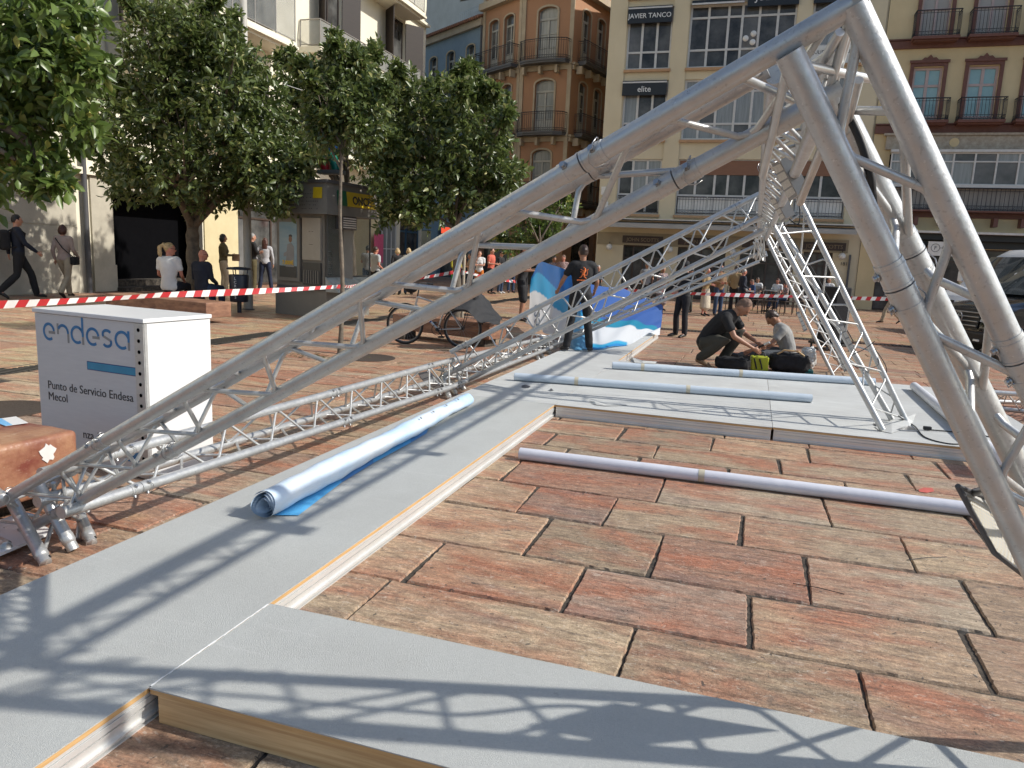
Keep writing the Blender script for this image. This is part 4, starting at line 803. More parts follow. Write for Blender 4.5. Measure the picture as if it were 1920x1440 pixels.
# seated couple, backs to the camera
sp = BEN2[0]-BEN2[1]*.88+Vector((0, .32, 0)); sp.z = .42
def seated_at(px, head_y, dep, zs, face, **k):
    v = GD(px, 500, dep); loc = Vector((v.x, v.y, zs)); lo, hi = .5, 1.8
    for _ in range(40):
        m_ = (lo+hi)/2; lo, hi = (m_, hi) if prj((loc.x, loc.y, zs+m_))[1] > head_y else (lo, m_)
    return loc, hi/.90
JS = lambda **k: JJ(None, 'sit', **k)
L_, s = seated_at(317, 455, 16.9, .42, 75); person('blonde woman with ponytail in white tee seated on the long bench', L_, 62, 'pink', 'blonde', 'pony', WTE, 'short', NAVY, 'trousers', J=JS(), sc=s, fem=True, turn=-62, glasses=True)
L_, s = seated_at(378, 467, 16.9, .42, 75); person('bald man in dark sweater seated beside the blonde woman', L_, 50, 'pink', 'stubble', 'bald', NAVY, 'long', JEAN, 'trousers', J=JS(), sc=s, turn=-48, glasses=True, shoe=SHOE)
P, s = at(420, 552, 440, H=1.72); t, M, V, hp = person('woman in olive jacket with black hair holding a box near the pillar', P, 8, 'tan', 'black', 'bob', OLI, 'long', BEI, 'trousers', J=JJ('hold', 'relaxed'), sc=s, fem=True)
m_ = MB(M).bbox((-.13, .26, .98), (.13, .44, 1.18), .01); rebase(tag(m_.build('cardboard_box', mat('card_brown', (.20, .12, .07), rough=.8)), 'small brown box in the hands of the woman in the olive jacket', 'box'))
P, s = at(474, 549, 437, H=1.74); person('man in dark coat and khaki trousers partly behind the lamp post', P, 20, 'fair', 'grey', 'short', DK, 'long', OLI, 'trousers', J=JJ('fold'), sc=s)
P, s = at(498, 547, 446, H=1.74); person('woman in pale top and jeans with long auburn hair walking away', P, 80, 'fair', 'red', 'long', cloth('pale_grey', (.48, .48, .50)), 'long', cloth('dark_jean', (.012, .02, .05)), 'trousers', J=JJ('hip', 'apart'), sc=s, fem=True)
P, s = at(703, 562, 462); person('heavy set man in grey tee shirt standing right of the kiosk', P, 40, 'pink', 'brown', 'short', cloth('light_grey', (.45, .47, .47)), 'short', DK, 'trousers', J=JJ('bag'), sc=s, slim=1.15)
P, s = at(689, 556, 460); person('dark haired man half hidden behind the man in the grey tee', P, 80, 'tan', 'black', 'short', GRT, 'short', JEAN, 'trousers', J=JJ('fold'), sc=s)
P, s = at(744, 553, 465, H=1.74); person('blonde woman in black top left of the pair by the pale doorway', P, 110, 'pink', 'blonde', 'bob', DK, 'long', DK, 'trousers', J=JJ('bag'), sc=s, fem=True)
P, s = at(765, 552, 465, H=1.74); person('blonde woman in cream top right of the pair by the pale doorway', P, 80, 'pink', 'blonde', 'bob', CRM, 'long', JEAN, 'trousers', J=JJ('bag'), sc=s, fem=True)
# --- onlookers behind the big rafter
P, s = at(853, 555, 474); person('woman in yellow jacket and bright green trousers behind the stake', P, 300, 'tan', 'brown', 'long', YEJ, 'long', GRN, 'trousers', J=JJ('fold'), sc=s, fem=True)
P, s = at(880, 553, 475); person('brown haired woman raising a hand to her face in the onlooker row', P, 190, 'fair', 'brown', 'long', cloth('beige_top', (.36, .25, .17)), 'short', DK, 'trousers', J=JJ('chin'), sc=s, fem=True)
P, s = at(897, 552, 470); person('woman in white tee and orange trousers among the onlookers', P, 265, 'fair', 'red', 'short', WTE, 'short', ORT, 'trousers', J=JJ('chin'), sc=s, fem=True)
P, s = at(919, 551, 465); person('man in salmon pink shirt looking right among the onlookers', P, 330, 'fair', 'brown', 'short', SAL, 'short', DK, 'trousers', J=JJ('hold'), sc=s)
P, s = at(937, 550, 470); person('man in black tee with white shoes beside the salmon shirt', P, 330, 'fair', 'black', 'short', DK, 'short', JEAN, 'trousers', J=JJ('fold'), sc=s, shoe=SHW)
P, s = at(957, 549, 471); person('man in grey shirt at the right end of the onlooker row', P, 290, 'pink', 'red', 'short', GRT, 'long', JEAN, 'trousers', J=JJ(), sc=s)
# --- crew
P, s = at(976, 602, 460); person('bearded man in black shirt and black shorts holding the banner corner', P, 345, 'tan', 'brown', 'short', DK, 'short', DK, 'shorts', J=JJ(None, 'relaxed', elR=(.26, .1, 1.18), wrR=(.16, .36, 1.18), elL=(-.22, .12, 1.18), wrL=(-.02, .38, 1.22)), sc=s, vox=.012)
P, s = at(1083, 659, 459, z=ZT)
t, M, V, hp = person('man seen from behind in black tee with an orange lion print', P, 100, 'tan', 'brown', 'short', DK, 'short', DK, 'trousers', J=JJ(None, 'apart', elL=(-.30, .02, 1.17), wrL=(-.34, .20, 1.02), elR=(.26, .02, 1.15), wrR=(.27, .22, 1.0)), sc=s, vox=.011, turn=6)
PRN = mat('orange_print', (.75, .18, .04), rough=.7); lm = MB(M); bx_ = lambda x, z: (x, -.1395-.012*(1-abs(x)/.1), z)      # rearing lion: body, legs, tail, crown
for pts, r in (([(-.02, 1.30), (.0, 1.33), (.015, 1.37), (.01, 1.40)], [.018, .020, .018, .014]), ([(-.02, 1.30), (-.035, 1.27), (-.05, 1.25), (-.07, 1.245)], [.012, .009, .006, .005]), ([(.0, 1.30), (.01, 1.26), (.035, 1.245), (.045, 1.235)], [.013, .009, .006, .005]), ([(.01, 1.36), (-.03, 1.365), (-.055, 1.38)], [.008, .006, .006]), ([(.01, 1.345), (-.03, 1.335), (-.06, 1.34)], [.008, .006, .006]), ([(-.01, 1.29), (.05, 1.29), (.06, 1.33), (.045, 1.36), (.065, 1.385)], [.005, .005, .005, .006, .008]), ([(.0, 1.405), (-.012, 1.415)], [.010, .006])):
    lm.tube([(x, -.155+.02*(abs(x)/.1)-.01, z-.03) for x, z in pts], r, 8)
lm.build('printed_lion', PRN, t)
pm = MB(M)
for i in range(9): pm.box((-.105+i*.023, -.162, 1.165+.002*(i % 3)), (-.09+i*.023, -.13, 1.185+.002*(i % 2)))
for i in range(5): pm.box((-.06+i*.026, -.160, 1.135), (-.043+i*.026, -.13, 1.143))
pm.build('printed_marks', PRN, t)
P, s = at(1276, 632, 494); person('man in black work clothes and cap holding the right end of the banner', P, 225, 'fair', 'black', 'short', DK, 'long', DK, 'trousers', J=JJ('bag', 'relaxed', elR=(.30, .05, 1.17), wrR=(.46, .16, 1.0), elL=(-.2, .04, 1.14), wrL=(-.04, .2, 1.04)), sc=s*1.03, vox=.012, nod=25, cap=DK)
# crouching man
cj = dict(pel=(0, -.10, .34), waist=(0, -.06, .46), chest=(0, .10, .63), neck=(0, .27, .76), head=(0, .37, .85), shL=(-.18, .20, .70), shR=(.18, .20, .70), elL=(-.20, .36, .48), wrL=(-.08, .58, .38), elR=(.20, .34, .46), wrR=(.05, .56, .32),
 hipL=(-.10, -.08, .32), hipR=(.10, -.08, .32), knL=(-.14, .32, .50), knR=(.16, .22, .42), anL=(-.13, .10, .10), anR=(.15, -.12, .12), toL=(-.15, .26, .03), toR=(.17, .02, .03))
P, s = at(1345, 690); t, M, V, hp = person('crouching man in black tee working with a tool in his hands', P+Vector((-.1, .1, 0)), -18, 'tan', 'stubble', 'short', DK, 'short', GRS, 'trousers', J=cj, sc=1.14, vox=.011, nod=35, shoe=SHB)
t2 = thing('hand_tool', 'dark hand tool held by the crouching man', 'tool', M @ V['wrR']); MB(M).tube([V['wrR']+Vector((0, .07, .02)), V['wrR']+Vector((.02, .16, .07))], .014, 8).build('handle', BLACK, t2); MB(M).tube([V['wrR']+Vector((.02, .15, .06)), V['wrR']+Vector((.03, .21, .10))], [.024, .018], 10).build('tool_head', STEEL, t2)
# man sitting on the ground
sj = dict(pel=(0, 0, .12), waist=(0, .02, .26), chest=(0, .10, .44), neck=(0, .20, .59), head=(0, .29, .69), shL=(-.19, .14, .53), shR=(.19, .14, .53), elL=(-.25, .30, .32), wrL=(-.20, .55, .20), elR=(.22, .12, .26), wrR=(.14, .34, .16),
 hipL=(-.10, .02, .11), hipR=(.10, .02, .11), knL=(-.24, .42, .16), knR=(.28, .36, .20), anL=(-.06, .70, .08), anR=(.06, .58, .08), toL=(-.02, .82, .10), toR=(.0, .72, .10))
P, s = at(1478, 688); person('man in grey tee shirt sitting on the ground behind the tool bags', P+Vector((0, .35, 0)), 190, 'tan', 'brown', 'short', GRT, 'short', cloth('grey_jean', (.06, .07, .085)), 'trousers', J=sj, sc=1.10, vox=.011, nod=40)
# --- behind the banner
for lb, px, fy, hy, fc, sk, hr, hs_, tp, sl, bt, am, fm in (
 ('woman with dark hair behind the banner, left of the checked shirt', 1035, 565, 480, 280, 'tan', 'black', 'short', PAT, 'short', DK, 'hold', True),
 ('man in red checked shirt behind the banner', 1052, 566, 478, 265, 'pink', 'stubble', 'short', CHK, 'long', JEAN, 'fold', False),
 ('grey haired man right of the lion print tee in the background', 1117, 580, 497, 285, 'fair', 'grey', 'short', DK, 'long', DK, 'hold', False),
 ('man in a dark cap and grey tee by the cafe terrace', 1208, 580, 491, 280, 'tan', 'grey', 'short', GRT, 'short', DK, 'bag', False),
 ('woman in a patterned dress beside the man in the cap', 1238, 582, 500, 300, 'tan', 'blonde', 'long', PAT, 'short', PAT, 'hold', True),
 ('dark clothed man whose face shows behind the guard', 1291, 586, 503, 215, 'tan', 'black', 'short', DK, 'long', GRS, 'hold', False),
 ('blonde woman in beige coat and long pale skirt', 1319, 592, 502, 330, 'pink', 'blonde', 'bob', CAM_, 'long', CRM, 'hold', True),
 ('man in brown jacket and blue jeans beside the woman in the long skirt', 1344, 592, 497, 300, 'pink', 'stubble', 'short', TAN, 'long', JEAN, 'hold', False),
 ('man in tan fleece half hidden behind the old man in navy', 1373, 588, 498, 80, 'pink', 'brown', 'short', CAM_, 'long', DK, 'bag', False),
 ('white haired man in navy jacket looking down to the right', 1387, 592, 504, 20, 'pink', 'grey', 'short', NAVY, 'long', DK, 'bag', False)):
    P, s = at(px, fy, hy); person(lb, P, fc, sk, hr, hs_, tp, sl, bt, 'long_skirt' if 'long pale skirt' in lb or 'dress' in lb else 'trousers', J=JJ(am, 'relaxed' if px % 2 else None), sc=s, fem=fm, turn=random.uniform(-20, 20), nod=random.uniform(5, 25), cap=DGREY if 'cap and' in lb else None)
for lb, px, hy, dep, fc, sk, hr, hs_, tp, sl, bt, fm in (
 ('seated man in navy blue shirt leaning over the cafe table', 1415, 524, 25.4, 200, 'pink', 'stubble', 'short', BLU, 'short', JEAN, False),
 ('seated man in white shirt behind the navy shirted man', 1424, 520, 27, 250, 'tan', 'brown', 'short', WTE, 'short', DK, False),
 ('seated woman in white top with auburn hair at the cafe', 1462, 522, 26.2, 250, 'pink', 'red', 'bob', WTE, 'short', JEAN, True),
 ('seated woman in patterned top at the right cafe table', 1478, 530, 25, 205, 'pink', 'brown', 'short', PAT, 'short', JEAN, True)):
    L_, s = seated_at(px, hy, dep, .46, fc); person(lb, L_, fc, sk, hr, hs_, tp, sl, bt, 'trousers', J=JS(), sc=s, fem=fm, nod=20)
P, s = at(1547, 596, 520); person('waiter in white shirt standing in the dark doorway behind the far leg', P, 250, 'tan', 'black', 'short', WTE, 'long', DK, 'trousers', J=JJ('hold'), sc=s)
P, s = at(1668, 607, 520); person('person in beige trousers walking left behind the near truss leg', P, 190, 'tan', 'brown', 'short', GRT, 'long', BEI, 'trousers', J=JJ(None, 'walk'), sc=s)
P, s = at(1790, 604, 516); person('woman with long auburn hair standing behind the white van bonnet', P, 340, 'tan', 'red', 'long', OLI, 'long', JEAN, 'trousers', J=JJ('bag'), sc=s, fem=True)
# ================================================================== BUILDINGS
def facade(mb, x0, x1, z0, z1, holes, rev=.22, mi=0, rmi=None):
    """front sheet in the local XZ plane (Y outward), with real openings and reveals"""
    xs = sorted({x0, x1, *[h[0] for h in holes], *[h[1] for h in holes]}); zs = sorted({z0, z1, *[h[2] for h in holes], *[h[3] for h in holes]})
    inh = lambda x, z: any(h[0] < x < h[1] and h[2] < z < h[3] for h in holes)
    for i in range(len(xs)-1):
        k = 0
        while k < len(zs)-1:
            if inh((xs[i]+xs[i+1])/2, (zs[k]+zs[k+1])/2): k += 1; continue
            k2 = k
            while k2 < len(zs)-1 and not inh((xs[i]+xs[i+1])/2, (zs[k2]+zs[k2+1])/2): k2 += 1
            mb.quad((xs[i], 0, zs[k]), (xs[i+1], 0, zs[k]), (xs[i+1], 0, zs[k2]), (xs[i], 0, zs[k2]), mi); k = k2
    rm = mi if rmi is None else rmi
    for a, b, c, d in holes:
        mb.quad((a, 0, c), (b, 0, c), (b, -rev, c), (a, -rev, c), rm); mb.quad((a, 0, d), (b, 0, d), (b, -rev, d), (a, -rev, d), rm)
        mb.quad((a, 0, c), (a, 0, d), (a, -rev, d), (a, -rev, c), rm); mb.quad((b, 0, c), (b, 0, d), (b, -rev, d), (b, -rev, c), rm)
def window(bld, M, x0, x1, z0, z1, cols, trans, fm, gm, dep=-.16, fw=.08, name='window', grille=None):
    f = MB(M); f.box((x0, dep, z0), (x0+fw, dep+.06, z1)); f.box((x1-fw, dep, z0), (x1, dep+.06, z1)); f.box((x0+fw, dep, z0), (x1-fw, dep+.06, z0+fw)); f.box((x0+fw, dep, z1-fw), (x1-fw, dep+.06, z1))
    for c in cols: xx = x0+(x1-x0)*c; f.box((xx-fw*.6, dep+.002, z0+fw), (xx+fw*.6, dep+.063, z1-fw))
    xs = [0]+list(cols)+[1]
    for q in trans:
        zz = z0+(z1-z0)*q
        for a, b in zip(xs[:-1], xs[1:]): f.box((x0+(x1-x0)*a+fw*.6, dep+.001, zz-fw*.5), (x0+(x1-x0)*b-fw*.6, dep+.058, zz+fw*.5))
    o = f.build(name, fm, bld); g_ = MB(M); zs = [0]+list(trans)+[1]
    gl = gm if isinstance(gm, list) else [gm]; i = 0
    for a, b in zip(xs[:-1], xs[1:]):
        for c, d in zip(zs[:-1], zs[1:]):
            mi = random.randrange(len(gl)); th = random.uniform(-.012, .012)
            g_.add([(x0+(x1-x0)*a+.01, dep+.02, z0+(z1-z0)*c+.01), (x0+(x1-x0)*b-.01, dep+.02+th, z0+(z1-z0)*c+.01), (x0+(x1-x0)*b-.01, dep+.02+th, z0+(z1-z0)*d-.01), (x0+(x1-x0)*a+.01, dep+.02, z0+(z1-z0)*d-.01)], [(0, 1, 2, 3)], mi)
    g_.build('pane', gl, o, fix=False)
    return o
def railing(mb, pts, z0, z1, step=.13, r=.009, belly=0, scroll=True):
    """iron balcony rail along local points (x, y)"""
    for a, b in zip(pts[:-1], pts[1:]):
        A_ = Vector((a[0], a[1], 0)); B_ = Vector((b[0], b[1], 0)); d_ = B_-A_; n_ = max(1, int(d_.length/step))
        for zz, rr in ((z1, .022), (z0+.04, .016), (z1-.10, .01), (z0+.17, .01)): mb.tube([A_+Vector((0, 0, zz)), B_+Vector((0, 0, zz))], rr, 4, caps=False)
        for i in range(n_+1):
            p = A_+d_*i/n_
            mb.tube([p+Vector((0, 0, z0)), p+Vector((0, belly, z0+(z1-z0)*.3)), p+Vector((0, 0, z1))], r, 3, caps=False)
            if scroll and i < n_:
                q = p+d_*.5/n_; s_ = min(.04, d_.length/n_*.4); dn = d_.normalized()
                mb.tube([q+Vector((0, 0, z0+.05)), q+dn*s_+Vector((0, 0, z0+.11)), q+Vector((0, 0, z0+.16)), q-dn*s_+Vector((0, 0, z0+.11)), q+Vector((0, 0, z0+.05))], .006, 3, caps=False)
def M4(o, x, n_): return Matrix.Translation(o) @ Matrix((Vector(x).normalized(), Vector(n_).normalized(), Vector((0, 0, 1)))).transposed().to_4x4()
CREAM = mat('cream_render', (.68, .59, .41), (.56, .48, .32), rough=.85, scale=.9, bump=.15, bscale=25, detail=7, stretch=(1, 1, .5), sharp=.8)
SILL = mat('ochre_sill', (.50, .30, .16), rough=.8); ALW = mat('white_window_frame', (.62, .61, .58), rough=.45); AWN = mat('awning_canvas', (.40, .385, .35), (.31, .30, .27), rough=.8, scale=4, stretch=(.3, 1, 1))
BLIND = mat('brown_blind', (.26, .13, .075), (.20, .10, .06), rough=.7, stretch=(1, 1, 30), scale=3); BSIGN = mat('black_sign_board', (.010, .010, .011), rough=.35); SGOLD = mat('faded_gold_letter', (.22, .16, .09), rough=.5); SWHITE = mat('white_letter', (.75, .75, .72), rough=.5)
MF = M4((0, 34, 0), (1, 0, 0), (0, -1, 0))
# ---- cream apartment building
cb = thing('apartment_building', 'cream apartment building with wide gridded windows over the cafe', 'building', (-1.4, 34, 0))
FL = [9.70, 6.78, 3.62]
holes = []
for z0 in (15.5, 12.62): pass
for z0, z1 in ((12.62, 15.0), (9.70, 12.2), (6.78, 9.25), (3.62, 5.98)):
    holes += [(-6.16, -4.26, z0, z1), (-3.55, .68 if z0 > 4 else .70, z0, z1), (1.28, 3.27, z0, z1)]
gh = [(-5.72, -3.9, 0, 2.25), (-3.3, -1.25, 0, 2.25), (-.65, 1.55, 0, 2.25), (1.9, 3.05, 0, 2.25), (3.75, 4.02, 0, 2.3)]
m_ = MB(MF); facade(m_, -6.95, 4.05, 0, 16.5, holes+gh[:-1], .25)
m_.quad((-6.95, 0, 0), (-6.95, -14, 0), (-6.95, -14, 16.5), (-6.95, 0, 16.5)); m_.quad((4.05, 0, 0), (4.05, -14, 0), (4.05, -14, 16.5), (4.05, 0, 16.5)); m_.quad((-6.95, 0, 16.5), (4.05, 0, 16.5), (4.05, -14, 16.5), (-6.95, -14, 16.5))
for xx in (-6.95, -4.26+.02, .70, 3.29):                # pilaster strips
    x1_ = {-6.95: -6.2, -4.24: -3.58, .70: 1.25, 3.29: 3.98}.get(round(xx, 2), xx+.6)
    m_.box((xx, 0.001, 3.2), (x1_, .06, 16.4))
m_.build('wall', CREAM, cb)
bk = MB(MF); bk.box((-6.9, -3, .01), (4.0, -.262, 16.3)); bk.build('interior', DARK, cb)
for z0, z1 in ((12.62, 15.0), (9.70, 12.2), (6.78, 9.25), (3.62, 5.98)):
    low = z0 < 4
    gm = [GLASSD, GLASSD, GLASSB] if not low else [GLASSD]
    tr = (.29, .80) if not low else (.36, .80)
    window(cb, MF, -6.16, -4.26, z0, z1, (.333, .667), tr if z0 > 9 else ((.29, .86) if not low else (.36, .72)), ALW, gm if z0 > 7 else [GLASSD, GLASSN])
    if z0 == 6.78: window(cb, MF, -3.55, .68, z0, z1, (.16, .32, .5, .66, .83), (.27, .80), ALW, [GLASSN, GLASSN, GLASSB])
    else: window(cb, MF, -3.55, .68, z0, z1, (.18, .37, .5, .66, .83), tr, ALW, gm)
    window(cb, MF, 1.28, 3.27, z0, z1, (.5,), tr, ALW, [GLASSB, GLASSN] if not low else [GLASSD])
    for a, b in ((-6.2, -4.2), (-3.6, .72), (1.24, 3.3)): MB(MF).box((a, .062, z0-.12), (b, .14, z0-.01)).build('sill', SILL, cb)
    if low:
        for a, b in ((-3.5, .62), (1.33, 3.22)): MB(MF).box((a, -.10, z0+1.72), (b, -.07, z1-.05)).build('roller_blind', BLIND, cb)
        for a, b in ((-6.1, -4.3), (-3.5, -2.25), (-2.2, -.75), (-.7, .65), (1.33, 2.25), (2.3, 3.22)):
            q = MB(MF); railing(q, [(a, .0), (b, .0)], z0+.05, z0+.78, .12, .008); q.build('window_guard', IRON, cb)
        for a, b in ((-3.5, .62), (1.33, 3.22)): MB(MF).box((a, -.11, z0+.1), (b, -.10, z0+.8)).build('white_panel', WPAINT, cb)
# black sign awnings
def sign(bld, M, x0, x1, z0, z1, txt, size, m_s, m_l, dep=.10, off=None, bar=True, name='sign'):
    o = MB(M).box((x0, .062, z0), (x1, dep+.06, z1)).build(name, m_s, bld)
    if bar: MB(M).box((x0, dep+.062, z1-.10), (x1, dep+.075, z1-.04)).build('white_stripe', ALW, o)
    R3 = M.to_3x3(); xr = R3 @ Vector((1, 0, 0)); ctr = M @ Vector(((x0+x1)/2 if off is None else off, dep+.064, (z0+z1)/2-size*.36-(.04 if bar else 0)))
    text_mesh(txt, size, ctr, xr, (0, 0, 1), m_l, 'lettering', o, 'CENTER', .003, .002)
    return o
sign(cb, MF, -6.16, -4.30, 11.55, 12.22, 'JAVIER TANCO', .27, BSIGN, SWHITE)
sign(cb, MF, -6.2, -4.30, 8.62, 9.22, 'elite', .34, BSIGN, SWHITE)
sign(cb, MF, -1.28, .70, 11.98, 12.7, 'JULIETA', .40, BSIGN, SWHITE, bar=False)
sign(cb, MF, 1.25, 3.3, 11.98, 12.7, 'JULIETA', .40, BSIGN, SWHITE, bar=False)
MB(MF).box((-3.5, .062, 12.16), (-1.4, .2, 12.32)).build('awning_box', BSIGN, cb); MB(MF).box((-3.5, .205, 12.13), (-1.4, .24, 12.2)).build('awning_bar', ALW, cb)
for a in (1.35, 2.42):
    o = MB(MF).box((a, -.09, 9.75), (a+.82, -.085, 10.42)).build('window_notice', WPAINT, cb)
    text_mesh('JULIETA', .19, (a+.41, 34.078, 10.12), (1, 0, 0), (0, 0, 1), LK, 'lettering', o, 'CENTER', .002)
m_ = MB(MF)                                               # folded awning across the shopfront
m_.box((-7.0, .0625, 3.30), (3.75, .34, 3.40)); m_.box((-7.0, .34, 3.33), (3.75, .9, 3.37)); m_.build('awning_box', ALW, cb)
m_ = MB(MF); m_.add([(-7.0, .30, 3.27), (3.75, .30, 3.27), (3.75, .98, 3.16), (-7.0, .98, 3.16), (3.75, 1.0, 2.98), (-7.0, 1.0, 2.98)], [(0, 1, 2, 3), (3, 2, 4, 5)]); m_.build('awning', AWN, cb, fix=False)
m_ = MB(MF); m_.box((-6.9, .0, 2.25), (3.6, .055, 2.78)); m_.build('fascia', mat('fascia_panel', (.33, .27, .17), (.27, .22, .14), rough=.6, scale=3), cb)
for x0, x1 in ((-5.75, -3.95), (-3.3, -1.3), (-.6, 1.5), (1.85, 3.5)):
    o = MB(MF).box((x0, .057, 2.34), (x1, .10, 2.66)).build('sign', mat('brown_sign', (.05, .03, .02), rough=.5), cb)
    text_mesh('JOHN SCOTTS', .22, ((x0+x1)/2, 33.896, 2.42), (1, 0, 0), (0, 0, 1), SGOLD, 'lettering', o, 'CENTER', .003, .002)
SHOPF = mat('shopfront_frame', (.06, .04, .03), rough=.5)
for a, b, c, d in gh[:-1]: window(cb, MF, a, b, c+.02, d, (.25, .5, .75), (.75,), SHOPF, [GLASSD], -.2, .06, 'shopfront')
for px_ in (-6.3, -3.62, -.95, 3.38):
    o = MB(MF).tube([(px_, .1, 2.32), (px_, .25, 2.34), (px_, .26, 2.26)], .012, 6).build('wall_lamp', IRON, cb); MB(MF).ell((px_, .26, 2.12), (.14, .14, .14), 16, 10).build('globe', mat('opal_globe', (.75, .74, .7), rough=.3), o)
MB(MF).box((3.66, .062, 0), (3.74, .12, 2.2)).build('drainpipe', DGREY, cb)
text_mesh('181', .2, (3.5, 33.93, 1.75), (1, 0, 0), (0, 0, 1), LK, 'house_number', cb, 'CENTER')
for zz in (4.4, 3.75): MB(MF).bbox((-6.85, .07, zz), (-6.5, .2, zz+.36), .02).build('meter_box', WPAINT, cb)
# ---- ochre building
OCH = mat('ochre_render', (.66, .53, .31), (.56, .45, .26), rough=.85, scale=1.1, bump=.15, bscale=25, detail=7, stretch=(1, 1, .6))
OXR = mat('oxide_red_trim', (.17, .075, .055), (.13, .055, .04), rough=.7); PINKF = mat('pink_grey_frame', (.52, .40, .37), rough=.5); CARV = mat('carved_frieze', (.46, .41, .33), (.30, .25, .19), rough=.9, scale=7, bump=.5, bscale=12, sharp=.5)
SHUT = mat('roller_shutter', (.42, .40, .36), (.35, .33, .30), rough=.6, scale=2, stretch=(1, 1, 40))
ob = thing('apartment_building', 'ochre apartment building with red trimmed balcony doors at the right edge', 'building', (9, 34, 0))
W3 = [(5.08, 6.32), (6.98, 8.22), (8.9, 10.14), (10.8, 12.04)]
MO = M4((0, 33.95, 0), (1, 0, 0), (0, -1, 0)); holes = []
for a, b in W3: holes += [(a+.12, b-.12, 10.55, 13.1), (a+.1, b-.1, 7.35, 9.45)]
holes += [(4.72, 12.8, 5.0, 6.22), (4.9, 12.8, 4.02, 4.92), (4.75, 6.1, 0, 2.6), (6.3, 9.5, 0, 2.6)]
m_ = MB(MO); facade(m_, 4.055, 13, 0, 17, holes, .28); m_.quad((4.055, 0, 16.5), (13, 0, 16.5), (13, -14, 16.5), (4.055, -14, 16.5)); m_.build('wall', OCH, ob)
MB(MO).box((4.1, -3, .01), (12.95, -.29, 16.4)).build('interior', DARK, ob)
for zz, h_ in ((10.14, .28), (6.98, .30), (3.78, .2)): MB(MO).box((4.06, .002, zz), (13, .10, zz+h_)).build('string_course', OXR, ob); MB(MO).box((4.06, .002, zz+h_+.02), (13, .15, zz+h_+.07)).build('string_course', OXR, ob)
for a, b in W3:
    window(ob, MO, a+.12, b-.12, 10.55, 13.1, (.5,), (.4,), PINKF, [SHUT], -.15, .07)
    window(ob, MO, a+.1, b-.1, 7.35, 9.45, (.5,), (.12, .68), PINKF, [GLASSC], -.15, .09)
    for z0, z1 in ((10.5, 13.2), (7.3, 9.5)):
        f = MB(MO); f.box((a-.03, .002, z0), (a+.1, .07, z1+.1)); f.box((b-.1, .002, z0), (b+.03, .07, z1+.1)); f.box((a-.08, .071, z1+.1), (b+.08, .12, z1+.2)); f.box((a+.1, .002, z1-.02), (b-.1, .07, z1+.099))
        cx = (a+b)/2; f.extr([(cx-.3, .02, z1+.2), (cx+.3, .02, z1+.2), (cx+.2, .02, z1+.3), (cx+.1, .02, z1+.28), (cx, .02, z1+.4), (cx-.1, .02, z1+.28), (cx-.2, .02, z1+.3)], (0, .08, 0)); f.build('surround', OXR, ob)
    for zf, zt in ((10.45, 11.37), (7.4, 8.2)):
        s_ = MB(MO); s_.box((a-.15, .001, zf-.1), (b+.2, .62, zf)); s_.box((a-.1, .101, zf-.16), (b+.15, .5, zf-.102)); o = s_.build('balcony', OXR, ob)
        q = MB(MO); railing(q, [(a-.12, .02), (a-.12, .58), (b+.17, .58), (b+.17, .02)], zf, zt, .115, .010, .05); q.build('railing', IRON, o)
MB(MO).box((4.5, .002, 6.36), (13, .18, 6.88)).build('carved_frieze', CARV, ob); MB(MO).box((4.4, .002, 6.885), (13, .26, 6.97)).build('cornice', CARV, ob)
m_ = MB(MO); m_.tube([(6.9, .18, 6.62), (6.9, .2, 6.62)], .17, 20); m_.build('medallion', OCH, ob)
MB(MO).box((4.6, .0021, 3.98), (13, .55, 4.04)).build('gallery_floor', OXR, ob)
window(ob, MO, 4.72, 12.8, 5.0, 6.22, [i/11 for i in range(1, 11)], (.72,), ALW, [GLASSN, GLASSB, GLASSN], .35, .05, 'glazed_gallery')
s_ = MB(MO); s_.box((4.68, .3, 4.9), (12.9, .5, 5.0)); s_.box((4.68, .3, 6.225), (12.9, .5, 6.32)); s_.build('gallery_rail', ALW, ob)
MB(MO).box((4.75, .30, 4.06), (12.85, .32, 4.88)).build('gallery_panel', mat('gallery_curtain', (.34, .33, .30), (.20, .19, .18), rough=.8, scale=3, stretch=(4, 1, .2)), ob)
q = MB(MO); railing(q, [(4.7, .52), (12.9, .52)], 4.05, 4.88, .15, .012); q.build('railing', IRON, ob)
for i in range(9): MB(MO).box((4.9+i*.92, .002, 3.45), (5.05+i*.92, .42, 3.77)).build('bracket', OXR, ob)
MB(MO).box((4.7, .0, 3.14), (12.9, .9, 3.22)).build('awning_box', ALW, ob); MB(MO).box((4.72, .003, 2.62), (12.9, .06, 3.13)).build('fascia', BSIGN, ob); MB(MO).box((4.75, .02, 2.9), (12.9, .5, 3.12)).build('awning_box', BSIGN, ob)
o = MB(MO).box((6.38, .7, 2.28), (7.34, .76, 2.82)).build('sign', WPAINT, ob)
rg = MB(MO)
for cx in (6.64, 7.04): rg.tube([(cx+.15*math.cos(a_*math.pi/12), .765, 2.58+.15*math.sin(a_*math.pi/12)) for a_ in range(25)], .009, 5)
rg.box((6.79, .762, 2.572), (6.89, .77, 2.588)); rg.build('emblem_rings', LK, o)
text_mesh('F', .2, (6.64, 33.95-.765, 2.51), (1, 0, 0), (0, 0, 1), LK, 'lettering', o, 'CENTER'); text_mesh('B', .2, (7.04, 33.95-.765, 2.51), (1, 0, 0), (0, 0, 1), LK, 'lettering', o, 'CENTER')
window(ob, MO, 4.75, 6.1, .02, 2.6, (.5,), (.8,), SHOPF, [GLASSD, GLASSB], -.2, .06, 'shopfront'); window(ob, MO, 6.3, 9.5, .02, 2.6, (.3, .6), (.8,), SHOPF, [GLASSD], -.2, .06, 'shopfront')
